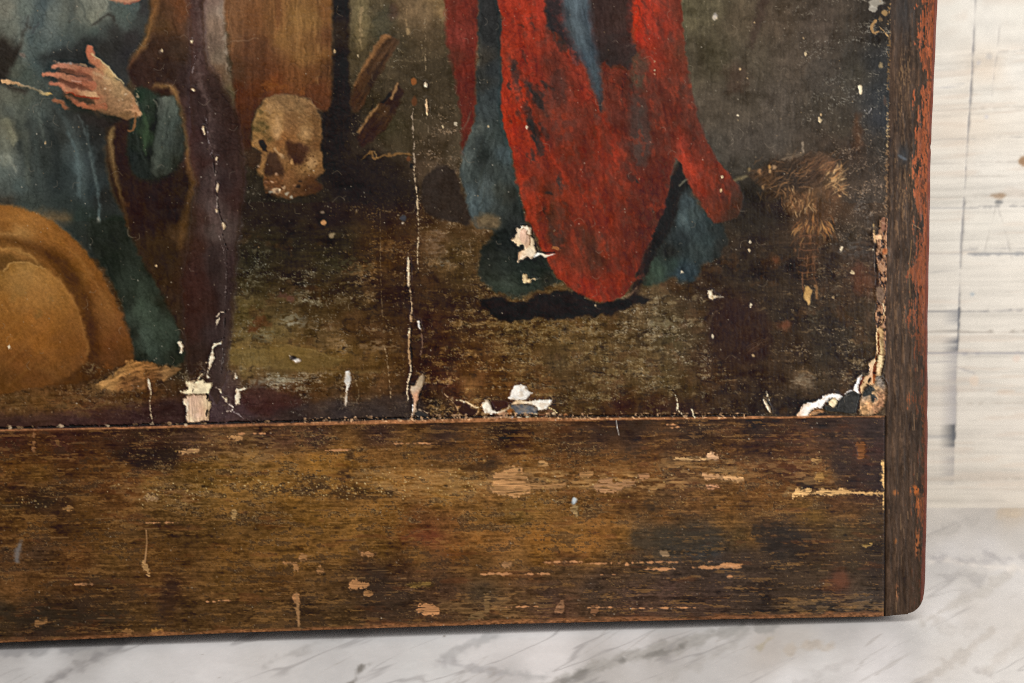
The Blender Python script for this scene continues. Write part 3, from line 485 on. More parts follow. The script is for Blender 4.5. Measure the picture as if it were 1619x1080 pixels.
# pale wood scrap under it
shape([(154,610),(168,600),(182,590),(196,576),(204,570),(222,572),(246,577),(258,580),(282,582),(278,590),(262,600),(240,604),(232,615),(200,618),(170,617),(158,615)], [(165,607,(164,118,64)),(190,592,(172,122,64)),(210,577,(158,106,52)),(230,585,(146,96,48)),(200,605,(120,76,40)),(240,597,(104,66,36)),(265,585,(140,100,56)),(220,610,(110,72,40)),(275,588,(110,78,46))], 1.5, 3, 4, tex=(.24, 14, 2.4, -8), lab=L_GOLD)
for k in range(16): blob(190 + 80 * ((k * .7549) % 1), 580 + 32 * ((k * .5698) % 1), 4, 1.8, (66,42,26), 1.5, .55, rag=2, rs=3)
shape([(300,632),(200,640),(60,655),(-100,660),(-100,700),(330,690),(330,655)], [(0,665,(58,40,38)),(150,660,(56,38,40)),(280,645,(52,36,38))], 8, 4, 12, alpha=.65, tex=(.14, 30, 3, -2))
for (y, c, al) in [(628,(110,78,42),.5),(640,(120,88,48),.45),(650,(98,66,36),.4)]: stroke([(-100, y + 6), (40, y), (140, y + 3), (220, y - 6)], 7, c, 4, al, rag=3, rs=8, patch=.5, ps=(18, 3, 0))

# ------------------------------------------------ plum fold over the first joint
shape([(296,-110),(322,-110),(322,0),(324,60),(328,98),(342,118),(356,140),(368,162),(378,200),(384,245),(386,290),(382,340),(376,390),(372,440),(370,490),(364,530),(360,560),(356,600),(340,640),(330,600),(318,572),(300,590),(296,560),(292,510),(289,460),(292,420),(300,385),(304,350),(308,310),(312,288),(304,262),(300,225),(303,190),(300,150),(302,110),(300,60)],
 [(308,10,(74,52,54)),(316,50,(86,64,66)),(312,90,(70,50,54)),(318,110,(80,60,64)),(335,125,(60,44,44)),(350,150,(54,40,40)),(340,180,(60,46,48)),(318,160,(56,42,46)),(370,190,(56,40,40)),(360,230,(52,38,40)),(378,250,(58,42,42)),(330,230,(62,50,56)),(326,200,(58,46,52)),(308,215,(64,42,46)),(315,260,(62,42,44)),(335,280,(68,58,64)),(350,290,(56,44,50)),(375,310,(60,42,44)),(335,330,(80,70,76)),(345,365,(82,74,78)),(340,400,(56,46,50)),(348,430,(48,40,44)),(318,340,(66,46,44)),(310,390,(64,42,38)),(310,450,(62,38,38)),(300,500,(54,36,36)),(325,480,(58,40,40)),(368,420,(58,44,50)),(345,530,(58,48,54)),(350,570,(66,56,60)),(320,560,(54,42,42)),(360,470,(54,44,50)),(340,600,(62,50,54))],
 6, 1.4, 6, tex=(.10, 4, 26, 86), lab=L_FOLD)
stroke([(312,-100),(313,10),(318,50),(314,90),(316,130),(330,170),(333,210),(340,260),(336,310),(340,350),(348,375)], [6,7,8,6,8,7,5,5,8,10,6], (98,82,88), 3, .55, rag=3, rs=6, tex=(.2, 8, 3, 88), h=.3)
stroke([(356,400),(352,450),(356,500),(352,560),(345,600)], [12,12,14,16,16], (70,60,64), 4, .5, rag=2)
stroke([(300,190),(303,240),(312,275)], 6, (74,48,52), 4, .5); stroke([(376,190),(386,260),(384,320)], 4, (64,44,42), 3, .5)
shape([(296,420),(318,400),(322,470),(314,540),(296,530)], (66,40,38), 6, 3, 8, alpha=.5, tex=(.12, 4, 20, 86))

# =============================================================== skull
shape([(424,154),(413,165),(404,184),(399.5,202),(400.4,217),(397,228),(402,232),(408,236),(414,243),(411.5,258),(404,267),(408,276),(417,281),(417,291),(424,306),(437,312),(460,313),(484,310),(502,304),(508,293),(499,284),(511,271),(511.5,258),(506,239),(508.5,217),(508,195),(500,173),(487,158),(463,150),(443,150)],
 [(425,168,(148,112,66)),(440,160,(124,96,62)),(415,182,(140,108,60)),(406,200,(118,96,56)),(418,200,(104,86,48)),(412,215,(138,102,54)),(402,224,(142,104,56)),(424,215,(112,84,46)),(430,195,(158,120,70)),(440,205,(168,130,78)),(436,183,(150,116,70)),(455,175,(132,102,66)),(475,170,(130,102,66)),(490,172,(120,88,54)),(465,195,(128,94,56)),(480,195,(122,90,54)),(495,190,(114,84,48)),(450,215,(132,86,44)),(465,215,(128,88,50)),(482,208,(150,116,68)),(495,215,(120,86,48)),(500,230,(98,66,38)),(440,225,(130,84,44)),(432,232,(136,98,54)),(445,245,(120,84,48)),(452,262,(122,86,48)),(460,275,(116,78,44)),(475,270,(128,94,54)),(490,255,(146,110,66)),(495,262,(156,120,70)),(485,268,(138,104,58)),(503,262,(110,76,42)),(500,248,(128,96,58)),(472,285,(100,66,38)),(490,285,(74,46,28)),(500,295,(64,40,26)),(485,300,(64,42,28)),(455,290,(126,88,52)),(440,290,(98,62,38)),(425,290,(92,58,34)),(450,300,(104,72,44)),(470,300,(80,54,34)),(418,268,(140,104,56)),(410,268,(120,86,48)),(416,250,(132,96,54)),(430,305,(64,52,42))],
 1.8, 1.4, 5, tex=(.13, 5, 3, 30), lab=L_SKULL, h=.3)
for k in range(46):                              # dry diagonal brush lines over the brow
    x_, y_ = 415 + 88 * ((k * .7549) % 1), 155 + 42 * ((k * .5698) % 1)
    stroke([(x_ - 11, y_ - 5), (x_, y_), (x_ + 12, y_ + 8)], [.6, 1.3, .6], [(96,68,40), (166,134,90), (108,80,48), (150,118,74)][k % 4], 1.1, .24)
shape([(424,190),(440,188),(444,205),(438,216),(426,205)], (172,134,82), 4, 4, 4, alpha=.5); shape([(474,204),(490,198),(494,212),(480,218)], (156,122,76), 3, 4, 4, alpha=.5)
for (x, y, rx, ry, c, al) in [(428,170,12,7,(170,136,92),.5),(440,205,7,16,(186,150,104),.55),(483,212,10,9,(166,132,88),.5),(492,258,9,8,(172,138,92),.6),(448,250,4,12,(160,124,84),.4),(460,195,12,20,(112,78,48),.4),(498,200,7,24,(98,68,42),.45),(450,158,24,6,(118,92,62),.4),(410,225,6,5,(160,124,76),.5),(413,272,5,5,(158,122,76),.5)]:
    blob(x, y, rx, ry, c, 4, al, rag=4, rs=5, tex=(.2, 4, 3, 40))
for (x, y, r) in [(404,203,4),(414,196,5),(418,210,4),(427,220,5),(409,206,3),(424,200,4),(412,178,4)]: blob(x, y, r, r * .8, (64,58,32), 2, .55, rag=2, rs=3)
shape([(454,226),(465,225),(484,228),(487,236),(485,247),(480,254),(473,260.5),(464,259),(458,254),(455,243)], [(462,235,(66,43,32)),(476,235,(76,50,38)),(470,250,(60,38,29)),(482,245,(70,46,33))], 2.8, 1.2, 4, lab=L_SKULL)
shape([(411,224),(418,223),(422,230),(422,239),(417,238),(412,231)], (36,24,20), 1.4, .8, 3, lab=L_SKULL)
shape([(386,238),(404,236),(414,242),(412,256),(404,266),(392,262)], (60,40,28), 4, 2, 5, alpha=.7)
shape([(424,241),(431,240),(436,243),(441,253),(446,262),(449,272),(448,279),(436,277),(428,278),(419,277),(418,266),(421,254)], [(430,250,(72,51,38)),(438,265,(70,48,36)),(424,272,(54,37,29)),(440,274,(60,42,32))], 2.4, 1, 4, lab=L_SKULL)
stroke([(437,236),(440,242),(446,248)], 4, (176,146,106), 1.5, .7, rag=1); blob(461, 255, 2.6, 4, (198,152,92), 1, .85); blob(409, 262, 2, 2, (184,150,120), 1, .7); stroke([(414,246),(415,258)], 4, (158,116,66), 1.5, .6)
for (x, y) in [(485,252),(490,248),(488,264),(492,270),(480,262),(497,256),(502,262),(484,272),(495,248)]: blob(x, y, 1.4, 1.2, (70,46,28), .8, .7)
blob(437, 303, 7.5, 5.5, (184,156,122), 1.2, .9, rag=1.5, h=.3); blob(438, 304, 3.5, 3, (104,82,64), 1, .9); blob(441, 300, 3, 2, (232,214,180), .8, .9)
for (x, y, c) in [(431,287,(190,158,130)),(438,276,(176,140,110)),(449,296,(168,140,108)),(455,306,(156,156,140)),(461,311,(150,158,150)),(428,305,(150,150,140)),(472,294,(34,30,30)),(476,286,(40,32,28)),(421,287,(170,124,88)),(466,292,(170,124,84))]: blob(x, y, 2.6, 2.2, c, 1, .8, rag=1.2, rs=2.5)
for k in range(18): blob(420 + 34 * ((k * .7549) % 1), 281 + 28 * ((k * .5698) % 1), 2, 1.5, [(120,70,38), (60,38,26), (150,108,70)][k % 3], .9, .6, rag=1)

# =============================================================== standing figure
shape([(703,-110),(760,-110),(758,0),(756,67),(753,110),(752,150),(750,190),(742,220),(732,244),(729,215),(727,170),(720,125),(710,85),(706,50)], [(715,10,(104,42,34)),(735,15,(112,38,30)),(750,20,(92,36,30)),(730,60,(118,46,40)),(745,70,(104,38,32)),(720,90,(88,40,32)),(738,110,(104,38,32)),(748,130,(86,32,28)),(735,160,(92,36,30)),(740,190,(92,34,28)),(733,225,(82,36,30))], 2.5, 1.5, 6, tex=(.12, 4, 20, 86), lab=L_REDSTRIP)
shape([(757,-110),(795,-110),(794,0),(793,100),(793,165),(800,210),(812,262),(822,310),(832,350),(836,372),(822,380),(800,372),(775,364),(752,357),(744,345),(738,320),(732,290),(728,262),(733,235),(746,205),(752,180),(754,120),(757,60)],
 [(775,10,(48,46,46)),(778,60,(46,46,46)),(764,90,(70,60,48)),(780,110,(48,52,54)),(765,130,(54,52,46)),(780,150,(54,62,64)),(770,175,(58,66,66)),(745,215,(82,88,80)),(752,205,(76,80,72)),(738,250,(84,92,86)),(760,220,(46,52,50)),(775,215,(62,70,64)),(790,215,(56,66,62)),(796,245,(70,86,90)),(800,280,(58,66,62)),(765,250,(40,44,40)),(780,265,(62,68,62)),(750,280,(62,70,66)),(770,295,(78,88,86)),(742,310,(76,90,92)),(755,325,(74,90,94)),(765,320,(72,84,84)),(790,300,(60,62,52)),(805,310,(54,54,44)),(815,330,(44,48,44)),(790,335,(56,62,58)),(780,345,(60,58,44)),(810,360,(38,42,40)),(750,348,(66,78,80))],
 2.5, 1.6, 5, tex=(.14, 4, 16, 80), lab=L_BLUE)
for k in range(22):
    x_, y_ = 740 + 66 * ((k * .7549) % 1), 190 + 150 * ((k * .5698) % 1)
    stroke([(x_ + 5, y_ - 14), (x_, y_), (x_ - 6, y_ + 14)], [1, 2.4, 1], [(98,108,100), (40,46,44), (88,98,94), (54,56, 46)][k % 4], 1.4, .4)
stroke([(758,75),(756,105)], 5, (128,108,78), 2.5, .5, rag=2, patch=.6, ps=(3, 4, 0)); stroke([(740,205),(762,196)], 3, (130,128,108), 2, .4, rag=1.5, patch=.6)
blob(769, 351, 22, 12, [(765,348,(138,102,54)),(780,352,(120,88,48)),(755,352,(110,78,44)),(770,360,(96,70,42))], 4, .9, rag=2, rs=6, tex=(.15, 5, 3, 0))
shape([(760,400),(775,375),(800,362),(835,366),(846,390),(866,412),(876,432),(888,446),(872,454),(842,462),(812,468),(785,462),(768,448),(756,425)],
 [(775,400,(38,40,34)),(800,385,(34,38,36)),(825,375,(34,38,36)),(800,420,(42,48,40)),(830,420,(36,44,38)),(850,420,(34,40,34)),(780,440,(50,54,42)),(805,450,(58,66,52)),(840,450,(44,52,40)),(870,445,(48,46,34)),(768,425,(44,46,36))], 4, 3, 6, tex=(.14, 8, 4, 30), lab=L_BLUE)
stroke([(775,445),(800,456),(835,458)], [4,8,5], (62,72,56), 4, .5)
# blue garment at the right under the robe
shape([(1076,262),(1086,286),(1096,310),(1112,332),(1140,350),(1150,380),(1135,408),(1112,418),(1096,444),(1060,440),(1030,452),(1012,446),(1018,420),(1030,380),(1046,330),(1058,290)],
 [(1080,290,(34,30,27)),(1085,320,(58,72,76)),(1082,345,(62,80,84)),(1095,340,(60,72,70)),(1110,360,(48,62,64)),(1120,380,(46,60,60)),(1100,400,(50,60,58)),(1078,380,(42,50,52)),(1060,400,(36,34,30)),(1065,420,(48,66,56)),(1040,430,(52,70,52)),(1085,425,(46,60,68)),(1075,430,(44,60,70)),(1130,360,(44,50,48)),(1140,390,(40,40,36)),(1025,440,(54,66,48)),(1055,340,(32,27,24))],
 4, 3, 6, tex=(.16, 4, 14, 78), lab=L_BLUE)
stroke([(1075,262),(1066,300),(1052,345),(1034,385),(1016,425),(1002,468)], [8,24,30,22,18,14], [(1070,290,(36,28,24)),(1045,360,(36,28,24)),(1015,430,(38,28,24))], 4, .92, rag=1.5, tex=(.12, 14, 3, 110))
stroke([(1075,292),(1086,284)], 3, (124,112,84), 1.2, .7); stroke([(1078,340),(1082,355)], 5, (92,108,106), 3, .5, rag=2)

# painted shadow on the ground
shape([(756,474),(770,470),(792,470),(812,478),(832,476),(846,466),(870,462),(896,459),(915,462),(940,478),(985,474),(1004,466),(1022,470),(1032,473),(1018,480),(1004,484),(985,490),(952,498),(922,502),(890,506),(850,504),(815,508),(790,506),(772,494)], (32,26,24), 2, 2.2, 6, tex=(.12, 12, 4, 0), lab=L_SHADE)

# red robe
RED = [(806,20,(156,42,28)),(840,20,(172,46,30)),(858,15,(150,42,32)),(820,60,(150,42,28)),(850,50,(142,42,30)),(835,90,(132,36,25)),(800,90,(150,46,30)),(870,60,(118,44,36)),(800,130,(158,42,26)),(818,140,(164,44,28)),(840,130,(140,38,26)),(845,105,(120,34,26)),(868,100,(104,42,34)),(880,120,(108,44,36)),(870,150,(108,46,40)),(890,170,(108,46,38)),(860,180,(96,48,42)),(850,200,(110,42,34)),(885,210,(98,42,36)),(905,150,(122,44,34)),(925,150,(126,36,26)),(910,100,(142,44,32)),(915,190,(106,42,34)),(800,180,(156,40,24)),(808,205,(150,36,22)),(830,185,(150,40,26)),(820,240,(142,38,25)),(840,230,(140,40,26)),(860,225,(126,38,28)),(850,260,(120,42,32)),(880,250,(124,38,26)),(900,240,(104,38,28)),(890,280,(112,38,28)),(930,240,(110,36,26)),(945,170,(106,44,36)),(950,200,(128,38,26)),(960,220,(124,36,24)),(975,190,(92,42,38)),(985,215,(104,36,28)),(970,245,(136,40,26)),(960,260,(118,38,28)),(930,280,(106,36,28)),(830,280,(142,42,28)),(845,310,(142,42,28)),(860,330,(120,40,28)),(840,290,(110,44,36)),(870,300,(88,40,32)),(875,340,(92,44,34)),(900,330,(124,42,28)),(925,320,(122,38,26)),(950,310,(110,36,26)),(970,290,(112,40,30)),
 (960,130,(104,42,34)),(985,140,(84,40,34)),(1000,30,(164,40,26)),(1005,60,(168,36,20)),(1020,20,(162,42,30)),(1035,50,(146,42,32)),(1050,30,(128,42,34)),(1070,20,(104,44,36)),(1040,90,(128,42,34)),(1060,80,(108,44,36)),(1075,80,(88,46,38)),(1020,90,(134,40,30)),(1000,85,(112,40,32)),(1020,150,(96,42,34)),(1045,130,(104,42,34)),(1070,130,(106,44,36)),(1085,140,(90,44,38)),(1010,180,(76,44,40)),(1035,180,(86,40,34)),(1060,180,(100,38,30)),(1090,190,(94,44,38)),(1000,215,(76,44,42)),(1020,240,(72,44,42)),(1045,220,(88,40,34)),(1062,225,(98,38,30)),(1000,250,(88,40,34)),(1010,290,(98,34,26)),(1035,270,(92,34,26)),(1050,260,(90,34,26)),(1000,320,(94,36,28)),(1030,310,(84,32,26)),(1040,340,(72,32,26)),(1010,350,(90,36,28)),(980,340,(106,40,32)),(955,350,(120,38,26)),
 (855,370,(126,40,26)),(862,395,(136,40,26)),(875,375,(86,42,32)),(890,390,(94,44,34)),(905,360,(120,40,28)),(910,390,(124,42,30)),(930,380,(98,42,32)),(940,410,(76,40,32)),(920,420,(104,44,34)),(950,440,(112,36,26)),(960,390,(110,42,32)),(980,400,(102,38,30)),(990,430,(98,34,26)),(985,455,(104,34,26)),(890,420,(124,42,30)),(905,445,(132,42,30)),(925,450,(136,36,24)),(945,468,(140,40,28)),(970,462,(110,34,26)),(1010,390,(92,36,30)),(1020,370,(82,34,28)),
 (1085,250,(150,44,30)),(1095,270,(140,44,32)),(1080,225,(132,46,38)),(1110,240,(92,38,32)),(1110,290,(122,42,32)),(1125,270,(96,36,28)),(1140,300,(84,34,28)),(1130,330,(100,42,32)),(1155,310,(78,38,32)),(1160,335,(82,40,32)),(1100,215,(92,40,34)),(900,-60,(150,42,30)),(1040,-60,(146,42,32)),(820,-60,(150,42,28))]
shape([(796,-110),(1078,-110),(1078,0),(1082,60),(1090,120),(1099,165),(1110,205),(1128,242),(1146,266),(1166,290),(1176,312),(1170,336),(1158,345),(1128,353),(1108,322),(1094,300),(1084,284),(1072,252),(1066,258),(1062,275),(1056,305),(1050,332),(1040,356),(1030,376),(1021,396),(1013,416),(1004,438),(995,456),(986,467),(975,474),(963,477),(950,477),(938,474),(926,469),(912,462),(898,452),(887,443),(877,432),(870,422),(864,408),(858,394),(850,378),(843,362),(836,345),(830,330),(824,305),(819,285),(815,262),(810,240),(803,220),(797,200),(793,178),(791,158),(793,135),(795,117),(792,90),(791,67),(794,30)],
 RED, 1.5, .8, 5, smooth=2, tex=(.11, 4, 18, 78), lab=L_RED, h=.2)
# inner blue, its dark hollows
shape([(862,-100),(905,-100),(902,20),(908,50),(918,85),(912,110),(896,75),(884,55),(870,45),(866,20)], (48,40,42), 4, 3, 5, alpha=.75, tex=(.14, 4, 14, 78), patch=-.1, lab=L_BLUE)
shape([(930,-100),(996,-100),(998,30),(1003,80),(995,108),(980,100),(965,105),(955,98),(945,110),(938,70),(932,30)], [(950,30,(54,38,34)),(975,30,(58,42,36)),(965,80,(48,36,33)),(990,70,(70,42,38)),(955,90,(46,42,42))], 6, 4, 6, alpha=.88, tex=(.16, 3, 14, 85), lab=L_BLUE)
shape([(886,-100),(932,-100),(934,20),(938,50),(944,85),(950,120),(952,150),(952,172),(949,176),(944,158),(938,136),(930,115),(920,95),(908,72),(896,48),(890,25)], [(905,10,(84,102,114)),(912,40,(84,100,110)),(920,70,(72,88,98)),(928,30,(60,72,84)),(930,90,(60,78,94)),(940,110,(66,80,90)),(946,140,(60,70,78)),(895,20,(58,62,68)),(900,45,(64,68,72)),(936,70,(52,60,70)),(950,170,(58,56,56)),(910,-60,(84,102,114))], 5, 1.6, 6, tex=(.12, 3, 20, 77), lab=L_BLUE)
stroke([(906,-80),(908,20),(920,60),(932,95)], [9,9,8,5], (94,112,124), 4, .45)
shape([(996,88),(1010,82),(1022,95),(1026,120),(1018,140),(1004,142),(994,125)], (70,62,56), 5, 4, 6, alpha=.75); shape([(1000,150),(1014,170),(1024,215),(1022,250),(1008,258),(998,235),(994,190)], (64,56,58), 7, 5, 7, alpha=.6); shape([(1000,40),(1006,70),(1000,72)], (78,62,54), 2, 1, 4, alpha=.6)
for (x, y, rx, ry) in [(813,108,3,6),(805,136,3,7),(818,142,3,5),(838,140,3,5),(847,152,6,10),(852,165,5,10),(832,172,4,9),(836,190,4,9),(841,205,8,16),(856,207,5,13),(848,225,5,10),(860,135,5,5),(872,140,6,4),(885,290,5,9),(868,305,4,3),(818,155,3,4),(866,20,5,8),(870,40,6,12),(888,60,5,9),(862,140,4,6),(842,42,3,2),(824,42,4,2),(1028,332,3,4),(1000,282,9,6)]:
    shape([(x - rx, y - ry), (x + rx * .4, y - ry * .7), (x + rx, y + ry), (x - rx * .2, y + ry * .6)], (44,38,42), 1.6, 2.2, 4, alpha=.8)
for (P, w_, c, al) in [([(798,110),(796,150),(800,195),(815,240),(822,290),(836,345)], [3,6,8,8,8,8], (160,44,28), .6), ([(810,120),(822,150),(836,178),(856,210),(868,240),(900,290)], [8,9,8,6,5,3], (164,46,30), .6), ([(896,75),(906,92),(914,108),(920,118)], [7,8,6,3], (150,50,38), .8), ([(925,130),(940,160),(952,190),(968,230),(975,255)], [8,8,7,8,4], (138,38,26), .6), ([(858,395),(872,410),(884,430),(905,450),(930,466),(955,472)], [5,8,9,8,7,6], (146,44,30), .6), ([(843,335),(852,365),(860,395)], [6,7,6], (140,42,28), .6), ([(873,320),(873,350),(876,390)], [7,9,6], (78,44,34), .55), ([(920,360),(935,390),(950,420)], [6,16,6], (76,40,32), .5), ([(905,370),(915,400),(930,440)], [5,7,5], (128,44,30), .5), ([(1006,-80),(1008,10),(1006,50),(1002,65)], [10,12,14,8], (182,40,20), .6), ([(1075,220),(1085,255),(1098,280),(1115,310)], [3,6,9,6], (156,46,32), .6), ([(1075,150),(1074,200),(1074,240)], 2, (134,42,32), .6), ([(868,420),(900,395),(930,405)], 5, (96,42,34), .4), ([(990,470),(1002,462),(1008,452)], 3, (140,104,78), .5), ([(1000,440),(1010,440),(1016,436)], 6, (120,44,32), .6), ([(960,120),(965,150),(990,160)], 6, (92,44,38), .4), ([(940,190),(935,230),(938,270)], 3, (70,36,26), .45), ([(850,350),(850,310),(856,280)], 4, (96,44,36), .4)]:
    stroke(P, w_, c, 2.2, al, rag=1.6, rs=5, tex=(.14, 12, 2.5, 70))
for (P, c, al) in [([(985,120),(1040,110),(1062,160),(1058,240),(1040,300),(1010,330),(985,280),(975,200)], (82,34,30), .5), ([(850,160),(900,150),(935,200),(945,270),(925,310),(890,260),(862,220)], (96,40,34), .45), ([(868,340),(900,330),(935,370),(960,420),(945,440),(915,420),(885,385)], (72,38,32), .5), ([(1000,330),(1040,320),(1020,390),(1000,440),(980,400)], (84,32,27), .45), ([(1070,130),(1092,150),(1120,240),(1160,300),(1150,340),(1110,270),(1080,200)], (84,40,34), .4), ([(860,80),(885,90),(905,140),(880,150),(850,120)], (90,40,36), .5)]:
    shape(P, c, 8, 5, 8, alpha=al, tex=(.12, 4, 18, 76), patch=.05, ps=(9, 26, -14))
for (P, al) in [([(866,-10),(884,0),(886,40),(898,70),(890,80),(872,56),(864,30)], .7), ([(872,120),(890,110),(900,140),(886,170),(874,150)], .35), ([(808,96),(816,100),(822,130),(812,128)], .7), ([(826,128),(842,130),(858,150),(862,176),(850,172),(838,150)], .75), ([(824,160),(838,168),(846,200),(836,196)], .7), ([(836,190),(848,198),(860,226),(856,244),(844,222)], .75), ([(858,196),(868,212),(864,222)], .6), ([(880,280),(890,292),(888,300)], .6), ([(960,60),(1000,50),(1004,95),(985,110),(962,104)], .45), ([(940,180),(960,200),(968,240),(955,235)], .3), ([(1002,150),(1020,160),(1030,220),(1020,262),(1000,240)], .5), ([(870,368),(890,372),(892,392),(876,392)], .4)]:
    shape(P, [(850,150,(46,40,44)), (870,30,(50,40,42)), (1010,200,(62,52,54)), (980,80,(56,42,38))], 2.4, 3.2, 4, alpha=al, patch=.0, ps=(5, 9, -20))
_rs = np.random.RandomState(44)
for k in range(70):                              # dry dark and light strokes dragged along the folds
    while True:
        x, y = 800 + 300 * _rs.rand(), -40 + 480 * _rs.rand()
        if LAB[int(y - YO), int(x - XO)] == L_RED: break
    a_ = math.radians(76 - 10 * _rs.rand() + (18 if x > 1060 else 0)); l_ = 10 + 26 * _rs.rand(); dx, dy = l_ * math.cos(a_), l_ * math.sin(a_)
    lt = _rs.rand() < .42
    stroke([(x - dx, y - dy), (x + 2 * _rs.randn(), y), (x + dx, y + dy)], [1, 2 + 5 * _rs.rand(), 1], [(158, 48, 32), (146, 44, 30), (132, 42, 30)][k % 3] if lt else [(60, 40, 42), (84, 38, 34), (50, 42, 46), (94, 42, 36)][k % 4], 2.6, .2 + .3 * _rs.rand(), rag=1.8, rs=5, patch=.25, ps=(5, 10, -14))
for k in range(16):
    x, y = 838 + 26 * _rs.randn(), 150 + 60 * _rs.randn(); stroke([(x - 3, y - 9), (x, y), (x + 4, y + 10)], [1, 3 + 4 * _rs.rand(), 1], (46, 40, 44), 1.5, .5, rag=1.6, rs=4)
_rw = window(785, -100, 1180, 480); _rm = (LAB[_rw] == L_RED) * 1.0
_sv = vnoise(GX[_rw], GY[_rw], 4, 8, -14, 3, 901); _sb = vnoise(GX[_rw], GY[_rw], 16, 34, -16, 4, 902); _sg = vnoise(GX[_rw], GY[_rw], 7, 11, -14, 4, 903)
IMG[_rw] *= (1 + _rm * (.04 * _sv + .07 * _sb))[..., None]
_gr = (_rm * .22 * sstep(.35, 1.3, _sg + .5 * _sb))[..., None]; IMG[_rw] += _gr * (np.array([64,52,54], np.float32) - IMG[_rw])
_gr = (_rm * .32 * sstep(.7, 1.5, -_sg + .4 * _sb))[..., None]; IMG[_rw] += _gr * (np.array([158,48,30], np.float32) - IMG[_rw])

# =============================================================== dried torch-like plant at the right
shape([(1184,276),(1210,262),(1232,252),(1262,248),(1290,242),(1312,250),(1330,264),(1336,292),(1334,308),(1318,318),(1296,306),(1290,322),(1284,336),(1262,334),(1242,330),(1240,310),(1222,320),(1210,318),(1206,296)], [(1215,280,(64,44,28)),(1240,280,(48,38,30)),(1265,290,(46,36,30)),(1290,275,(62,44,32)),(1310,262,(86,60,42)),(1320,285,(104,78,50)),(1255,320,(86,58,36)),(1280,318,(90,64,40)),(1210,310,(50,38,28)),(1320,308,(84,58,40))], 5, 3, 6, alpha=.85, tex=(.26, 12, 2.5, -38), lab=L_TORCH)
shape([(1252,300),(1330,312),(1318,345),(1300,372),(1290,430),(1276,440),(1264,400),(1252,366),(1246,330)], [(1270,320,(92,62,38)),(1290,355,(96,62,36)),(1275,400,(74,48,32)),(1278,430,(66,44,31))], 7, 3, 6, alpha=.35, tex=(.25, 3, 12, 4))
def tuft(cx, cy, sx, sy, n, ln, ang, cols, wd, al, sd, spread=14):
    rs_ = np.random.RandomState(sd)
    for k in range(n):
        x, y = cx + sx * np.clip(rs_.randn(), -1.9, 1.9), cy + sy * np.clip(rs_.randn(), -1.9, 1.9); a_ = math.radians(ang + spread * rs_.randn()); l_ = ln * (.5 + rs_.rand())
        stroke([(x - l_ * math.cos(a_), y - l_ * math.sin(a_)), (x + 1.5 * rs_.randn(), y + rs_.randn()), (x + l_ * math.cos(a_), y + l_ * math.sin(a_))], [.4, wd * (.5 + rs_.rand()), .4], cols[rs_.randint(len(cols))], .9, al * (.5 + .6 * rs_.rand()))
TC = [(140,90,54), (108,70,44), (160,112,66), (52,38,30), (84,56,38)]; TL = [(196,152,96), (176,126,74), (126,82,48), (208,170,116), (64,46,34)]
tuft(1296, 262, 20, 10, 46, 9, -36, TC, 1.5, .55, 1); tuft(1322, 284, 7, 12, 70, 6, -42, TL, 1.6, .72, 2); tuft(1326, 302, 6, 8, 16, 4, 40, TL, 1.5, .6, 3); tuft(1240, 278, 26, 14, 70, 8, -24, [(110,76,48), (48,37,29), (132,92,56), (90,62,42)], 1.5, .6, 4, 25)
tuft(1264, 318, 14, 10, 90, 5, 86, TL + TC, 1.4, .62, 5, 16); tuft(1280, 324, 8, 8, 24, 6, 80, TL, 1.4, .5, 6, 22); tuft(1214, 300, 8, 16, 20, 7, 80, [(96,68,40), (74,54,36)], 1.4, .45, 7)
for k in range(70):
    rs_ = np.random.RandomState(900 + k); q = rs_.rand() * 2 - 1; x_, y_ = 1288 + 34 * q, 358 + 5 * q * q + 7 * rs_.randn()
    stroke([(x_ - 7 * q, y_ - 6), (x_, y_), (x_ + 5 * q + rs_.randn(), y_ + 8)], [.5, 1.5 * (.5 + rs_.rand()), .5], [(172,116,56), (140,84,40), (182,132,72), (84,54,34), (120,74,40)][k % 5], .9, .35 + .4 * rs_.rand())
tuft(1277, 400, 11, 22, 60, 7, 88, [(120,74,44), (96,60,38), (140,92,54), (60,42,33)], 1.2, .5, 8, 8)
for k in range(14):
    y_ = 362 + 80 * ((k * .5698) % 1); stroke([(1262, y_), (1278, y_ + 1), (1292, y_ - 1)], [.6, 1.2, .6], (124,76,48), .8, .4)
blob(1277, 468, 5, 14, [(1277,460,(170,128,68)),(1277,478,(188,146,84))], 1.2, .95, rag=1.2, h=.3); stroke([(1290,452),(1291,470)], [4,3], (130,90,52), 1.2, .8, rag=1); stroke([(1268,430),(1270,462)], 2.5, (112,70,42), 1.2, .7)
for (x, y, c, al) in [(1217,264,(184,132,68),.9),(1218,271,(176,134,86),.8),(1200,271,(160,112,70),.8),(1225,265,(176,138,98),.7),(1207,296,(170,124,72),.6),(1184,268,(150,120,70),.6)]: blob(x, y, 2.6, 3.5, c, 1.2, al)
stroke([(1235,252),(1250,247),(1268,243)], [4,7,4], (118,100,80), 2.5, .6, rag=2, patch=.3, ps=(5, 2, -15)); stroke([(1268,226),(1271,240)], 3.5, (142,124,104), 1.2, .8)
stroke([(1162,284),(1172,282),(1180,279)], [4,5,4], (118,104,72), 1.8, .75)
shape([(1155,318),(1195,290),(1205,320),(1240,345),(1190,372),(1150,360)], (38,34,29), 9, 5, 9, alpha=.5); stroke([(1208,0),(1200,30),(1192,55),(1186,72)], [16,12,10,6], (58,42,36), 5, .6, rag=2); stroke([(1186,75),(1178,110),(1172,160),(1168,195)], [2,1.5,1.5,1], (92,82,66), 1.2, .5, patch=.4, ps=(4, 8, 0))
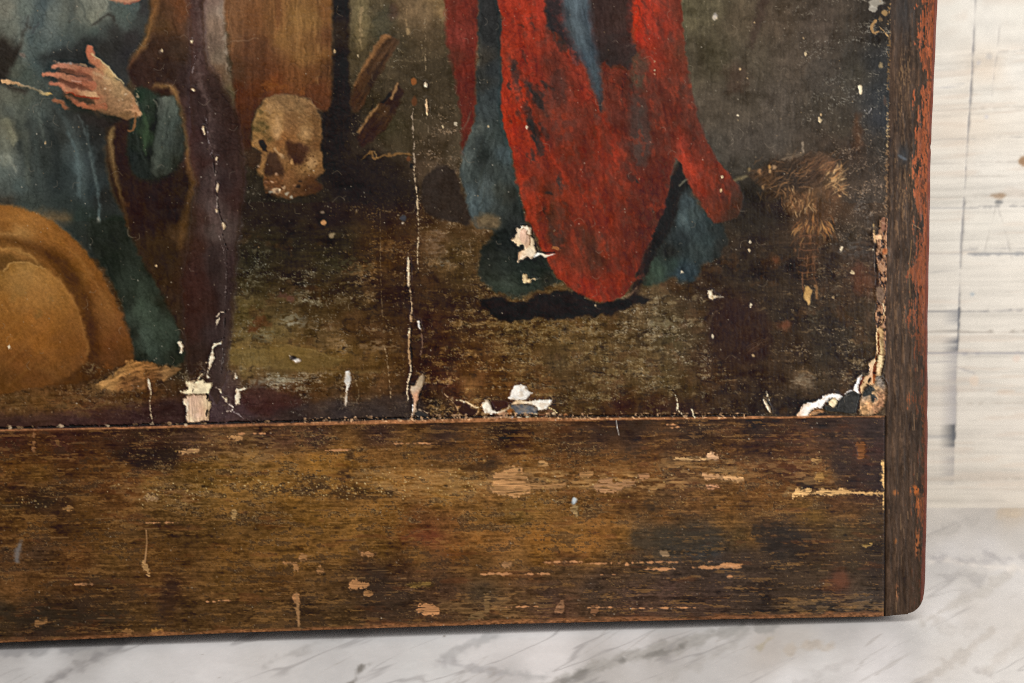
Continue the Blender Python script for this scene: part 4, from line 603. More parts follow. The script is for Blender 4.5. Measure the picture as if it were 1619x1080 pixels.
shape([(1150,108),(1170,104),(1185,120),(1172,146),(1152,145)], (72,50,40), 7, 5, 6, alpha=.4); shape([(1120,490),(1140,478),(1170,478),(1205,490),(1218,515),(1212,560),(1180,570),(1140,566),(1124,545),(1118,515)], [(1150,500,(44,29,24)),(1190,520,(46,31,25)),(1150,550,(48,33,26))], 5, 4, 8, alpha=.75, tex=(.14, 3, 12, 4), lab=L_WOODB)
for k in range(12): stroke([(1180 + 20 * ((k * .7549) % 1), 558 - 16 * ((k * .5698) % 1)), (1202 + 14 * ((k * .7549) % 1), 545 - 14 * ((k * .5698) % 1))], .8, (96,70,52), .8, .4, smooth=0)
stroke([(1118,520),(1126,500),(1145,482)], 2, (80,62,48), 1.8, .5, rag=1.5)
for (x, y, rx, ry, c, al) in [(1355,210,7,30,(92,54,30),.5),(1358,440,10,26,(84,46,32),.5),(1373,455,7,20,(92,56,38),.5),(1372,505,5,18,(80,58,42),.5),(1300,120,30,30,(60,56,52),.3),(1226,414,4,6,(110,60,36),.7),(1242,515,5,3,(150,96,66),.8),(1240,515,9,5,(96,52,34),.6),(1340,95,10,60,(66,62,56),.3)]: blob(x, y, rx, ry, c, 4, al, rag=3, rs=5)
# =============================================================== colour tuning over the whole picture, dimmer upper right against the lamps' sheen
def tone(mask, sat, mul):
    g = (IMG @ np.array([.30, .59, .11], np.float32))[..., None]
    IMG[:] += mask[..., None] * ((g + (IMG - g) * sat) * np.array(mul, np.float32) - IMG)
def labs(*ls): return np.isin(LAB, ls).astype(np.float32)
tone(np.ones_like(HGT), .84, (1.0, .985, .96))
tone(labs(L_RED), 1.0, (.98, 1.0, .90)); tone(labs(L_CLOAK), .92, (.97, 1.0, .98)); tone(labs(L_REDSTRIP), 1.0, (.98, .97, .9))
tone(labs(L_FOLD), .80, (.95, .87, .78)); tone(labs(L_SKULL), .96, (.98, .93, .88)); tone(labs(L_BALL), 1.04, (1.0, .97, .9)); tone(labs(L_SASH), .8, (.97, .96, .93)); tone(labs(L_DRESS) * (GY < 350), 1.0, (1.02, 1.03, 1.02)); tone(labs(L_DRESS) * (GY >= 350), .68, (1.0, 1.0, .96)); tone(labs(L_BLUE), .72, (.87, .89, .89)); tone((GX > 1080) * (GY < 285) * (LAB == 0), 1.0, (.91, .91, .91))  # last call darkens the upper right ground to offset the lamps' sheen
# the picture's brushwork wanders a little: shift the colours by a couple of pixels
_dx, _dy = axis_noise(9, 9, 3, 41) * 1.3, axis_noise(9, 9, 3, 42) * 1.3
_jx, _jy = np.clip((GX - XO + _dx), 0, CW - 1.01), np.clip((GY - YO + _dy), 0, CH - 1.01)
_i, _j = _jx.astype(int), _jy.astype(int); _f, _g = (_jx - _i)[..., None], (_jy - _j)[..., None]
IMG[:] = (IMG[_j, _i] * (1 - _f) + IMG[_j, _i + 1] * _f) * (1 - _g) + (IMG[_j + 1, _i] * (1 - _f) + IMG[_j + 1, _i + 1] * _f) * _g
del _dx, _dy, _jx, _jy, _i, _j, _f, _g
IMG *= (1 + .035 * n3 + .03 * axis_noise(1.4, 1.4, 1, 43))[..., None]

# =============================================================== rail and stile
LAB[(LAB < 10)] = L_B
PIC = (GY < seam(GX)) & (GX < stile(GY))
RAILM = (GY >= seam(GX)) & (GX < stile(GY)); STILEM = GX >= stile(GY)
RAIL = [(-60,700,(64,44,34)),(20,700,(66,44,34)),(100,700,(66,44,35)),(180,700,(62,44,34)),(60,720,(78,54,33)),(130,720,(70,48,32)),(60,745,(96,70,38)),(140,745,(78,55,33)),(20,740,(88,62,34)),(200,745,(88,62,34)),(165,725,(78,54,32)),
 (200,715,(52,38,31)),(250,718,(42,32,28)),(220,728,(40,31,27)),(270,722,(48,36,29)),(250,700,(66,48,36)),(300,700,(64,48,38)),(300,740,(100,74,40)),(340,705,(74,54,38)),(350,735,(112,84,46)),(380,700,(78,58,40)),(400,730,(112,84,46)),(450,700,(72,52,38)),(420,690,(58,42,34)),(500,695,(60,44,36)),(600,690,(58,43,36)),(700,690,(54,41,34)),(800,685,(52,40,32)),
 (450,730,(106,78,42)),(500,730,(110,80,40)),(550,730,(108,78,40)),(600,720,(92,66,37)),(650,720,(88,64,36)),(700,715,(84,60,36)),(760,710,(84,58,34)),(820,705,(78,54,33)),(900,700,(66,48,34)),(950,690,(56,42,33)),(1000,690,(52,40,32)),(1100,690,(54,42,34)),(1200,685,(50,40,34)),(1300,682,(50,42,37)),(1380,685,(48,40,36)),
 (30,775,(70,50,34)),(60,795,(52,40,30)),(100,790,(60,44,31)),(20,800,(78,58,34)),(130,800,(86,62,36)),(200,790,(84,58,34)),(180,765,(76,52,32)),(240,765,(98,72,38)),(280,775,(84,64,36)),(320,775,(92,70,38)),(360,770,(112,84,46)),(240,790,(96,72,42)),(300,795,(88,66,38)),(360,800,(102,76,42)),(420,765,(114,86,46)),(480,770,(92,68,38)),(520,760,(110,82,44)),(560,770,(90,66,38)),(600,770,(100,74,40)),(640,755,(112,82,46)),(680,760,(118,88,52)),(720,765,(112,84,48)),(460,785,(104,76,40)),(540,785,(88,64,36)),(600,790,(104,76,42)),(700,785,(116,86,46)),(770,745,(92,68,40)),(770,770,(118,86,50)),
 (0,830,(82,58,34)),(50,830,(90,64,36)),(100,830,(72,52,33)),(160,840,(80,58,34)),(220,830,(72,54,34)),(280,830,(74,56,36)),(340,830,(80,60,36)),(400,825,(78,58,34)),(440,815,(84,62,36)),(500,820,(98,72,38)),(560,830,(106,78,42)),(620,820,(102,74,40)),(660,820,(84,58,36)),(680,845,(86,52,34)),(640,840,(96,66,38)),(700,825,(92,64,38)),(760,820,(100,74,42)),(820,815,(96,74,42)),(760,850,(106,74,40)),(720,870,(100,68,38)),(800,850,(112,80,46)),
 (0,880,(72,52,34)),(60,875,(66,50,36)),(120,880,(86,60,36)),(180,880,(84,62,36)),(250,880,(86,62,36)),(300,890,(82,60,36)),(360,880,(94,68,38)),(420,870,(98,72,40)),(480,870,(104,76,42)),(540,870,(104,76,42)),(600,870,(92,68,38)),(660,880,(90,66,38)),(700,900,(70,52,36)),(640,900,(66,48,34)),(760,890,(82,60,36)),(820,880,(98,72,42)),
 (20,930,(92,66,40)),(60,920,(84,60,36)),(120,930,(76,54,34)),(180,930,(70,52,34)),(240,920,(84,60,36)),(300,930,(82,60,36)),(270,930,(56,40,32)),(350,920,(84,62,36)),(400,920,(82,60,36)),(450,920,(78,56,34)),(510,910,(78,58,36)),(560,910,(66,50,34)),(600,920,(54,42,34)),(640,940,(58,46,36)),(700,930,(64,48,36)),(580,900,(60,44,32)),(760,940,(66,54,40)),(460,890,(92,68,38)),
 (0,970,(62,50,36)),(60,970,(54,44,34)),(120,960,(56,44,34)),(180,960,(62,48,34)),(60,995,(60,46,36)),(140,990,(66,48,34)),(220,970,(72,54,34)),(300,970,(74,56,36)),(360,970,(80,60,38)),(420,965,(74,56,36)),(480,960,(62,48,34)),(540,970,(70,54,36)),(600,965,(64,50,38)),(680,960,(72,54,40)),(760,965,(76,58,40)),
 (830,730,(98,70,38)),(900,730,(88,62,37)),(960,730,(88,62,36)),(1040,725,(84,58,34)),(1100,725,(76,54,34)),(1160,720,(74,52,34)),(850,765,(104,76,44)),(920,755,(102,74,44)),(980,755,(98,70,40)),(1040,750,(94,66,38)),(1080,760,(72,52,36)),(1120,745,(96,70,42)),(1170,750,(92,66,38)),(1060,720,(66,48,34)),
 (850,800,(102,76,42)),(900,790,(88,64,38)),(950,800,(94,68,40)),(1000,790,(84,60,36)),(1050,790,(72,54,36)),(1100,800,(90,64,38)),(1150,800,(96,68,38)),(1050,815,(94,66,38)),(1150,825,(88,64,36)),(900,820,(104,76,42)),(960,825,(100,70,38)),
 (850,850,(104,72,36)),(900,855,(106,76,40)),(950,850,(108,76,40)),(985,845,(108,78,42)),(1010,850,(70,58,44)),(1050,845,(62,54,42)),(1100,840,(58,50,40)),(1130,850,(60,52,42)),(1060,865,(56,50,42)),(1120,868,(54,50,44)),(1170,850,(70,56,36)),(850,875,(102,72,36)),(930,870,(108,76,40)),(970,875,(92,68,42)),
 (830,910,(74,56,40)),(900,900,(76,58,40)),(960,905,(64,50,38)),(1020,890,(64,52,40)),(1080,900,(64,52,42)),(1140,890,(62,52,44)),(870,940,(64,50,40)),(940,930,(62,50,40)),(1000,940,(66,52,42)),(1060,930,(70,54,44)),(1130,930,(60,48,40)),(880,965,(76,56,42)),(1000,965,(72,54,42)),(1120,960,(64,50,40)),
 (1210,700,(58,42,34)),(1260,700,(66,46,34)),(1300,700,(72,52,38)),(1340,700,(56,42,36)),(1380,710,(52,38,34)),(1200,720,(66,48,34)),(1250,720,(76,52,34)),(1280,715,(84,60,40)),(1340,720,(64,46,36)),(1362,715,(96,60,40)),(1330,740,(48,40,38)),(1370,745,(50,40,38)),(1390,770,(48,38,35)),(1350,765,(56,40,32)),
 (1200,745,(78,54,34)),(1250,745,(66,44,32)),(1290,745,(96,66,38)),(1305,755,(104,74,42)),(1200,775,(92,64,36)),(1250,775,(88,60,32)),(1280,768,(58,44,34)),(1320,765,(78,56,36)),(1270,800,(102,76,42)),(1220,800,(90,64,36)),(1320,795,(72,50,32)),(1370,795,(62,44,32)),(1290,815,(92,70,38)),(1350,815,(78,56,34)),(1380,815,(66,52,36)),
 (1190,850,(88,64,36)),(1210,840,(54,42,34)),(1240,850,(42,37,33)),(1260,860,(44,36,31)),(1230,865,(46,40,36)),(1290,845,(66,50,34)),(1330,840,(66,54,36)),(1370,835,(62,50,34)),(1290,870,(58,44,32)),(1350,860,(66,52,36)),(1380,870,(54,44,34)),
 (1180,880,(58,48,40)),(1240,885,(58,48,38)),(1300,900,(64,52,38)),(1350,895,(58,48,36)),(1380,900,(48,40,34)),(1200,920,(62,50,40)),(1260,925,(62,50,38)),(1326,918,(74,50,38)),(1360,925,(64,52,40)),(1200,955,(56,46,38)),(1300,955,(54,46,38)),(1370,950,(60,52,44)),(1390,965,(58,48,40))]
_q = slice(int((630 - YO) // 4), None)
_r = np.zeros((CH, CW, 3), np.float32); _small = np.zeros((CH // 4, CW // 4, 3), np.float32)
_small[_q] = (lambda f_: np.array([78, 57, 37], np.float32) * (f_ / np.array([78, 57, 37], np.float32)) ** 1.3)(field(RAIL, GX[::4, ::4][_q], GY[::4, ::4][_q], 12, 1.6))
_r = up4(_small)
rh1, rh2, rh3, rh4 = axis_noise(120, 5, 3, 51), axis_noise(40, 1.8, 3, 52, .7), axis_noise(40, 11, 4, 53, .65), axis_noise(5, 2.0, 3, 54, .7)
rh5 = axis_noise(16, 1.2, 2, 56, .8)
rh6 = axis_noise(9, 6.5, 4, 58, .75)
_r *= (1 + .05 * rh1 + .055 * rh2 + .12 * rh3 + .06 * rh4 + .03 * rh5 + .07 * n1 + .10 * rh6)[..., None]
_g = (_r @ np.array([.30, .59, .11], np.float32))[..., None]; _r = (_g + (_r - _g) * .97) * np.array([1.05, .99, .95], np.float32)
# old brown streaks and dark stains with ragged edges
_st = sstep(.6, 1.0, rh3 + .7 * rh6 + .25 * rh4); _r += (.55 * _st)[..., None] * (np.array([46, 36, 29], np.float32) - _r)
_st = sstep(.75, 1.3, axis_noise(34, 6, 4, 55, .6) + .5 * rh4 + .4 * rh2); _r += (.42 * _st)[..., None] * (np.array([132, 94, 52], np.float32) - _r)
_gw = up4(wear([(480,740,.62),(380,740,.6),(600,760,.62),(560,730,.55),(700,770,.66),(260,770,.6),(300,790,.62),(220,800,.45),(60,795,.5),(850,760,.62),(950,760,.6),(1050,760,.55),(1150,760,.5),(900,800,.5),(760,760,.64),(450,790,.6),(520,790,.6),(640,790,.56),(1280,720,.45),(1300,760,.5),(1220,780,.42),(100,830,.3),(300,860,.15),(500,860,.18),(700,860,.2),(900,860,.3),(1100,860,.22),(1300,860,.2),(200,940,.2),(500,940,.2),(800,940,.26),(1100,940,.24),(1350,940,.3),(100,700,.08),(400,690,.25),(700,690,.1),(1000,690,.12),(1300,690,.2)])[::4, ::4]) * np.clip(.8 + .4 * rh3 + .2 * rh6, .1, 1.4)
for sx_, sy_, sd_, c_, al_ in ((4.5, 2.0, 161, (128, 98, 60), .5), (2.6, 1.7, 162, (142, 114, 74), .5), (6, 1.8, 163, (44, 34, 27), .5)):
    _a = al_ * sstep(0, .3, axis_noise(sx_, sy_, 3, sd_, .7) - (2.2 - 2.3 * _gw)); _r += _a[..., None] * (np.array(c_, np.float32) - _r)
_st = sstep(.85, 1.5, axis_noise(60, 14, 4, 57, .6)); _r += (.3 * _st)[..., None] * (np.array([92, 54, 34], np.float32) - _r)
IMG[RAILM] = _r[RAILM]; LAB[RAILM] = L_RAIL; HGT[RAILM] = (.10 * rh2 + .10 * rh3)[RAILM]; RGH[RAILM] = .5
del _r, _small
def only(mask, fn):                                   # paint fn() but keep it on one piece of wood
    k = IMG.copy(); kh = HGT.copy(); fn(); IMG[~mask] = k[~mask]; HGT[~mask] = kh[~mask]

NL = [L_LOSS]
def rail_marks():
    BARE = (172, 122, 82); BARE2 = (154, 110, 72)
    def sliver(x0, x1, y, w_, c=BARE, sl=-.012, al=.9): stroke([(x0, y), ((x0 + x1) / 2, y + sl * (x1 - x0) / 2 - .4), (x1, y + sl * (x1 - x0))], [w_ * .4, w_, w_ * .5], c, .9, al, rag=1.1, rs=5, tex=(.1, 20, 1.5, 0), h=-.5)
    # dark blotches
    for P, c, al in [(Z(0,640,2.455,[(440,185),(540,175),(680,180),(690,200),(640,225),(560,240),(500,225),(440,205)]), (40,31,27), .75), (Z(380,640,2.455,[(200,320),(300,295),(420,320),(580,330),(580,355),(400,365),(230,345)]), (50,37,29), .6), (Z(0,640,2.455,[(0,370),(100,365),(210,370),(200,395),(80,400),(0,390)]), (44,35,28), .6),
                     (Z(380,640,2.455,[(860,230),(940,220),(1010,215),(1031,235),(980,275),(900,275),(870,255)]), (52,37,28), .6), (Z(380,640,2.455,[(410,190),(440,190),(445,215),(412,215)]), (48,35,27), .7), (Z(380,640,2.455,[(390,255),(430,245),(450,260),(400,280)]), (50,35,28), .7), (Z(760,640,2.455,[(190,300),(230,290),(260,300),(230,312),(200,310)]), (42,30,24), .7), (Z(760,640,2.455,[(0,210),(60,205),(80,225),(20,245),(0,235)]), (46,35,28), .6), (Z(760,640,2.455,[(390,290),(420,285),(425,310),(395,310)]), (60,42,30), .7),
                     (Z(760,640,2.455,[(650,180),(740,190),(760,240),(720,260),(690,240),(700,210)]), (58,42,31), .55), (Z(760,640,2.455,[(640,380),(690,385),(700,405),(650,412)]), (50,40,32), .6), (Z(1140,640,2.455,[(120,480),(230,455),(320,490),(345,540),(280,580),(200,590),(150,550)]), (42,36,32), .7), (Z(1140,640,2.455,[(430,60),(630,60),(634,330),(540,330),(430,300),(440,200)]), (48,38,34), .45), (Z(1140,640,2.455,[(310,295),(350,290),(370,320),(320,330)]), (46,37,30), .7),
                     (Z(0,640,2.455,[(620,790),(640,690),(680,690),(685,800),(660,830),(630,830)]), (56,40,31), .7), (Z(0,640,2.455,[(0,780),(200,790),(330,800),(470,800),(460,850),(250,860),(200,890),(100,870),(0,830)]), (46,40,33), .5), (Z(380,640,2.455,[(490,630),(550,640),(600,700),(640,800),(520,800),(430,740),(470,690)]), (50,40,33), .5),
                     (Z(760,640,2.455,[(590,500),(700,480),(900,480),(930,520),(900,590),(780,600),(650,590),(590,540)]), (54,48,40), .45), (Z(760,640,2.455,[(800,560),(900,545),(930,590),(820,600)]), (52,52,52), .4)]:
        shape(P, c, 4, 5, 5, alpha=al, tex=(.12, 14, 3, 0), patch=.18, ps=(11, 4, 0))
    shape(Z(380,640,2.455,[(640,500),(740,480),(770,530),(640,530)]), (92,50,34), 6, 4, 6, alpha=.5, patch=.3, ps=(12, 3, 0)); shape(Z(1140,640,2.455,[(440,660),(480,650),(490,700),(445,700)]), (92,58,42), 4, 3, 5, alpha=.7)
    # broad rubbed places where the pale wood shows through along the grain
    for P, al in (([(770,752),(830,738),(920,748),(1010,744),(1080,752),(1075,772),(980,778),(880,776),(800,782)], .7), ([(1040,728),(1110,722),(1180,740),(1170,762),(1090,756)], .5), ([(330,690),(410,684),(440,705),(400,740),(340,730)], .4), ([(560,748),(650,742),(780,752),(770,785),(640,790)], .5), ([(1180,730),(1300,735),(1310,772),(1220,778)], .4), ([(180,770),(320,760),(340,795),(220,800)], .35), ([(700,950),(860,945),(860,968),(720,976)], .35), ([(1240,948),(1390,946),(1390,966),(1250,970)], .35)):
        shape(P, (146, 110, 68), 6, 6, 8, alpha=al, tex=(.22, 20, 2, 0), patch=.62, ps=(15, 3.2, 0))
    # bare wood patches
    PATCH = [(Z(380,640,2.455,[(425,690),(450,675),(470,688),(495,690),(490,705),(445,716),(425,715)]), BARE), (Z(380,640,2.455,[(470,575),(500,572),(522,578),(510,587),(475,585)]), BARE), (Z(380,640,2.455,[(480,735),(490,720),(515,735),(500,745)]), BARE2), (Z(380,640,2.455,[(692,780),(720,770),(765,785),(768,812),(730,818),(692,805)]), (176,124,84)), (Z(380,640,2.455,[(228,585),(255,580),(258,600),(230,608)]), BARE2), (Z(380,640,2.455,[(170,608),(220,612),(225,640),(208,642),(205,622),(172,618)]), BARE2), (Z(380,640,2.455,[(298,640),(310,625),(328,645),(305,655)]), BARE2),
      (Z(380,640,2.455,[(206,735),(226,732),(230,770),(208,772)]), BARE), (Z(380,640,2.455,[(214,770),(226,770),(232,860),(226,862),(218,800)]), (140,104,70)), (Z(760,640,2.455,[(40,310),(60,265),(100,255),(115,240),(160,240),(162,262),(190,290),(192,340),(160,350),(130,366),(100,350),(70,348),(45,335)]), (174,128,86)), (Z(760,640,2.455,[(195,300),(260,305),(330,302),(320,320),(240,330),(195,325)]), (150,110,72)), (Z(760,640,2.455,[(440,310),(460,290),(510,282),(515,300),(590,290),(600,300),(585,318),(540,322),(545,335),(500,342),(450,332)]), (160,118,84)),
      (Z(760,640,2.455,[(390,262),(435,260),(430,278),(388,280)]), (156,114,74)), (Z(760,640,2.455,[(860,264),(900,270),(960,276),(1012,288),(1010,298),(950,288),(880,290),(865,280)]), (188,142,102)), (Z(760,640,2.455,[(882,190),(890,183),(906,184),(910,195),(930,200),(918,211),(884,212)]), (204,160,124)), (Z(760,640,2.455,[(878,315),(912,312),(920,325),(880,328)]), (184,132,98)), (Z(760,640,2.455,[(225,222),(258,222),(262,240),(225,238)]), (162,122,80)), (Z(760,640,2.455,[(745,208),(800,204),(860,206),(862,216),(760,213)]), (180,142,100)), (Z(760,640,2.455,[(615,270),(650,265),(655,285),(620,290)]), (158,114,80)),
      (Z(0,640,2.455,[(700,178),(735,170),(770,168),(765,185),(730,190),(700,186)]), (172,130,90)), (Z(0,640,2.455,[(880,123),(930,120),(942,132),(915,136)]), (168,124,82)), (Z(0,640,2.455,[(560,352),(600,350),(612,370),(570,374)]), (156,122,88)), (Z(0,640,2.455,[(552,625),(560,600),(570,620),(584,660),(575,664)]), (172,132,88)), (Z(0,640,2.455,[(135,845),(160,830),(185,832),(175,850),(140,860)]), (128,92,60)), (Z(0,640,2.455,[(245,400),(270,388),(288,400),(260,412)]), (140,102,64)), (Z(0,640,2.455,[(475,878),(500,868),(520,878),(505,892)]), (132,94,58)), (Z(0,640,2.455,[(590,870),(635,872),(630,892),(595,890)]), (146,104,58)), (Z(0,640,2.455,[(900,410),(915,405),(918,440),(903,440)]), (150,118,78)), (Z(0,640,2.455,[(128,110),(136,112),(137,178),(127,176)]), (128,88,58)), (Z(0,640,2.455,[(220,140),(232,140),(230,158),(222,158)]), (112,78,50)),
      (Z(760,640,2.455,[(290,800),(300,770),(320,760),(322,800),(300,812)]), (136,98,72)), (Z(760,640,2.455,[(430,780),(455,780),(450,815),(430,815)]), (120,84,60)), (Z(760,640,2.455,[(695,570),(725,565),(730,590),(700,590)]), (128,104,80)), (Z(760,640,2.455,[(355,395),(378,392),(376,430),(356,420)]), (150,122,84)), (Z(760,640,2.455,[(80,615),(115,612),(118,628),(90,630)]), (150,110,76)), (Z(380,640,2.455,[(948,735),(970,735),(966,800),(950,800)]), (120,92,62)), (Z(380,640,2.455,[(640,700),(690,690),(735,690),(720,705),(650,712)]), (124,96,54)), (Z(380,640,2.455,[(890,820),(940,800),(940,830),(900,835)]), (112,86,58)),
      (Z(1140,640,2.455,[(275,368),(285,330),(300,318),(308,330),(345,326),(355,340),(400,325),(430,330),(480,328),(520,336),(580,336),(632,342),(632,352),(560,348),(500,345),(430,354),(380,348),(320,352),(295,352)]), (204,160,108)), (Z(1140,640,2.455,[(624,226),(636,224),(638,300),(638,400),(628,404),(630,370),(632,320),(622,300),(627,262)]), (206,164,110)), (Z(1140,640,2.455,[(0,283),(40,278),(85,286),(80,295),(30,292)]), (190,146,102)), (Z(1140,640,2.455,[(550,545),(580,535),(585,545),(560,550)]), (136,108,66)), (Z(1140,640,2.455,[(365,275),(395,268),(400,290),(370,295)]), (150,112,66)), (Z(1140,640,2.455,[(355,210),(380,205),(385,222),(360,225)]), (160,122,78)), (Z(1140,640,2.455,[(525,150),(560,155),(555,205),(535,210),(530,180)]), (116,74,46))]
    for P, c in PATCH:                                # bare wood, with a darker half-worn halo and scratchy ends along the grain
        c = tuple(v * m for v, m in zip(c, (.93, .93, .9))); cx_, cy_ = np.mean(P, 0)
        big = [(cx_ + 1.25 * (x - cx_), cy_ + 1.15 * (y - cy_)) for x, y in P]
        shape(big, tuple(.62 * v for v in c), 1.6, 3.2, 5, 2, .6, tex=(.2, 24, 1.6, 0), patch=.5, ps=(16, 2.2, 0), soft=False)
        shape(P, c, .8, 1.7, 3.2, 3, .9, tex=(.24, 26, 1.3, 0), h=-.6, rgh=.75, lab=NL[0], patch=-.3, ps=(14, 2.0, 0), soft=False); NL[0] += 1
    for (x0, x1, y, w_) in [(760,809,908,3.5),(830,868,908,2.5),(1015,1068,900.5,4),(1095,1172,897.5,5),(920,985,891.5,1.6),(1000,1080,889.5,1.8),(990,992,893,6),(860,920,889,1.6),(950,975,909,1.4),(1140,1172,894,3),(1150,1160,912,2.5),(1120,1130,888,2),(1000,1108,962,2),(930,980,961,1.6),(800,850,960,2),(1140,1173,893,4),(345,365,950,1.4),(320,340,952,1),(118,150,924,1.6),(515,555,712,2.4),(1055,1072,672,2),(1060,1082,676,1.4),(370,420,686,2),(620,700,702,1.4),(230,280,827,1.2)]:
        sliver(x0, x1, y, w_)
    stroke([(231,838),(232,858),(230,880),(229,890)], [1.5,1.5,2.5,3], (164,124,84), .9, .8); stroke([(469,938),(471,960),(472,990)], [3,4,3], (140,104,70), 1, .7)
    # smears of pale filler and a stuck hair
    stroke([(34,857),(29,868),(27,886)], [3,8,7], (112,108,106), 3, .7, rag=1.5); blob(908,792,3.6,5.5,(178,184,186),1,.9,rag=1.2,h=.4); blob(906,796,3,3,(140,148,150),1.5,.6)
    stroke([(975,664),(976,676),(979,688)], .9, (206,202,194), .7, .8)
    # gold-coloured granules left in the graining
    rs_ = np.random.RandomState(5)
    for (x0, x1, y0, y1, n_) in [(a_, b_, c_, d_, int(.6 * e_)) for a_, b_, c_, d_, e_ in [(190,335,758,800,190),(330,480,745,782,110),(460,620,755,790,230),(600,800,730,785,190),(800,1060,735,800,150),(20,90,785,805,50),(270,420,690,740,60),(650,800,765,785,70),(1180,1320,700,790,40)]]:
        xs = np.clip(rs_.normal((x0 + x1) / 2, (x1 - x0) / 3.4, n_), x0 - 20, x1 + 20); ys = rs_.normal((y0 + y1) / 2, (y1 - y0) / 3.6, n_)
        for x, y in zip(xs, ys): blob(x, y, .55 + .8 * rs_.rand() ** 3, .5 + .5 * rs_.rand() ** 3, [(186,154,94), (166,130,74), (204,180,130), (146,112,60)][rs_.randint(4)], .6, .75, rag=.4, h=.3)
    rs_ = np.random.RandomState(6)
    for k in range(220):
        x, y = rs_.rand() * 1400, 680 + 320 * rs_.rand() ** .8
        stroke([(x, y), (x + 6 + 22 * rs_.rand(), y - .3)], .6 + 1.2 * rs_.rand(), [(46,36,29), (130,96,58), (60,44,33), (142,108,70)][rs_.randint(4)], .8, .45, smooth=0)
    for k in range(90):
        x, y = rs_.rand() * 1400, 680 + 320 * rs_.rand(); blob(x, y, 1 + 2.5 * rs_.rand() ** 2, 1 + 1.2 * rs_.rand(), [(36,30,26), (44,34,27)][k % 2], 1, .65, rag=1)
only(RAILM, rail_marks)
# worn lower arris of the rail
_by = np.interp(GX, [-100, 0, 380, 800, 1140, 1400, 1600], [1018, 1015, 999, 985.5, 978, 973.6, 970])
_e = sstep(7, 1, _by - GY + 2.5 * rh3 + 1.2 * rh4) * RAILM; IMG[:] += (.72 * _e)[..., None] * (np.array([128, 84, 54], np.float32) * (1 + .2 * rh4)[..., None] - IMG)

# stile: dark paint, vertical grain, raw orange wood worn out along the outer arris
_s = np.zeros((CH, CW, 3), np.float32) + np.array([62, 48, 38], np.float32)
sv1, sv2, sv3, sv4 = axis_noise(3.0, 60, 3, 61), axis_noise(2.0, 16, 3, 62, .7), axis_noise(12, 34, 4, 63, .6), axis_noise(2.4, 4, 3, 64, .7)
up = np.interp(GY, [0, 150, 330, 480, 620, 760, 1000], [.35, .5, 1.0, .8, .5, .22, .12]).astype(np.float32)
_s *= (1 + .04 * sv1 + .06 * sv2 + .14 * sv3 + .05 * sv4)[..., None]
_xr = np.interp(GY, [-200, 0, 140, 260, 400, 520, 800, 950, 1100], [1485, 1480, 1474, 1469, 1466, 1464.5, 1463.5, 1458, 1458]).astype(np.float32)
_d = _xr - GX                                          # distance from the outer edge
_t = np.sin(GX * .52 + 1.3 * np.sin(GY * .011) + .8 * sv3) * .5                       # growth rings standing out as ribs
_m = sstep(.35, 1.0, _t + .55 * sv2 + .35 * sv4 + .25 * sv3) * up * sstep(8, 26, _d) * sstep(2, 10, GX - stile(GY)); _s += (.5 * _m)[..., None] * (np.array([114, 86, 60], np.float32) - _s)
_m = sstep(.2, 1.1, -_t + .4 * sv3); _s += (.3 * _m)[..., None] * (np.array([46, 37, 31], np.float32) - _s)
for (x, y, rx, ry, al) in [(1428,120,9,36,.6),(1424,175,5,20,.5),(1438,90,6,30,.4),(1430,300,20,40,.35)]:
    _m = np.exp(-((GX - x) / rx) ** 2 - ((GY - y) / ry) ** 2) * sstep(-.2, .8, sv2 + .5 * sv4); _s += (al * _m)[..., None] * (np.array([124, 96, 66], np.float32) - _s)
_m = np.exp(-((GX - 1428) / 22) ** 2 - ((GY - 20) / 40) ** 2) * .6; _s += _m[..., None] * (np.array([46, 46, 47], np.float32) - _s)
_m = np.exp(-((GX - 1428) / 9) ** 2 - ((GY - 245) / 16) ** 2) * .8; _s += _m[..., None] * (np.array([48, 50, 52], np.float32) - _s)
_wid = np.interp(GY, [0, 60, 100, 108, 128, 140, 200, 260, 300, 340, 400, 470, 540, 600, 640, 690, 740, 780, 800, 830, 870, 900, 1000], [19, 23, 20, 19, 2, 16, 22, 22, 19, 12, 19, 22, 17, 6, 13, 6, 4, 10, 15, 6, 6, 2, 0]).astype(np.float32)
_c = np.interp(GY, [0, 150, 300, 450, 600, 800, 1000], [.92, .98, 1.0, .9, .74, .86, .7]).astype(np.float32)
_m = sstep(-.3, .5, (_wid - _d) / 9 + .8 * sv3 + .75 * sv2 + .45 * sv4 + .3 * sv1)
_m *= np.interp(GY, [0, 300, 460, 600, 1000], [1, .95, .85, .62, .6])
_o = np.array([148, 77, 46], np.float32) * (_c * (1 + .10 * sv2 + .06 * sv1))[..., None]
_s += (.86 * _m)[..., None] * (_o - _s)
_m = sstep(.3, .8, sv2 + .5 * sv3 + .3 * sv4) * sstep(28, 6, _d); _s += (.7 * _m)[..., None] * (np.array([58, 40, 32], np.float32) - _s)   # dark grain lines left in it
_m = sstep(3.6, 1.2, _d + .6 * sv3); _s += (.7 * _m)[..., None] * (np.array([92, 50, 42], np.float32) - _s)
for (x, y, rx, ry, c) in [(1416,779,5,5,(136,84,48)),(1418,935,3,14,(130,84,56)),(1415,855,3,5,(124,78,46)),(1447,775,9,8,(158,86,42)),(1450,860,4,24,(140,82,48)),(1452,800,5,16,(146,82,44))]:
    _m = np.exp(-(((GX - x) / rx) ** 2 + ((GY - y) / ry) ** 2) ** 2) * sstep(-.6, .4, sv2 + .5 * sv4); _s += (.85 * _m)[..., None] * (np.array(c, np.float32) - _s)
IMG[STILEM] = _s[STILEM]; LAB[STILEM] = L_STILE; HGT[STILEM] = (.22 * _t + .12 * sv2 + .1)[STILEM]; RGH[STILEM] = .5
del _s, _o
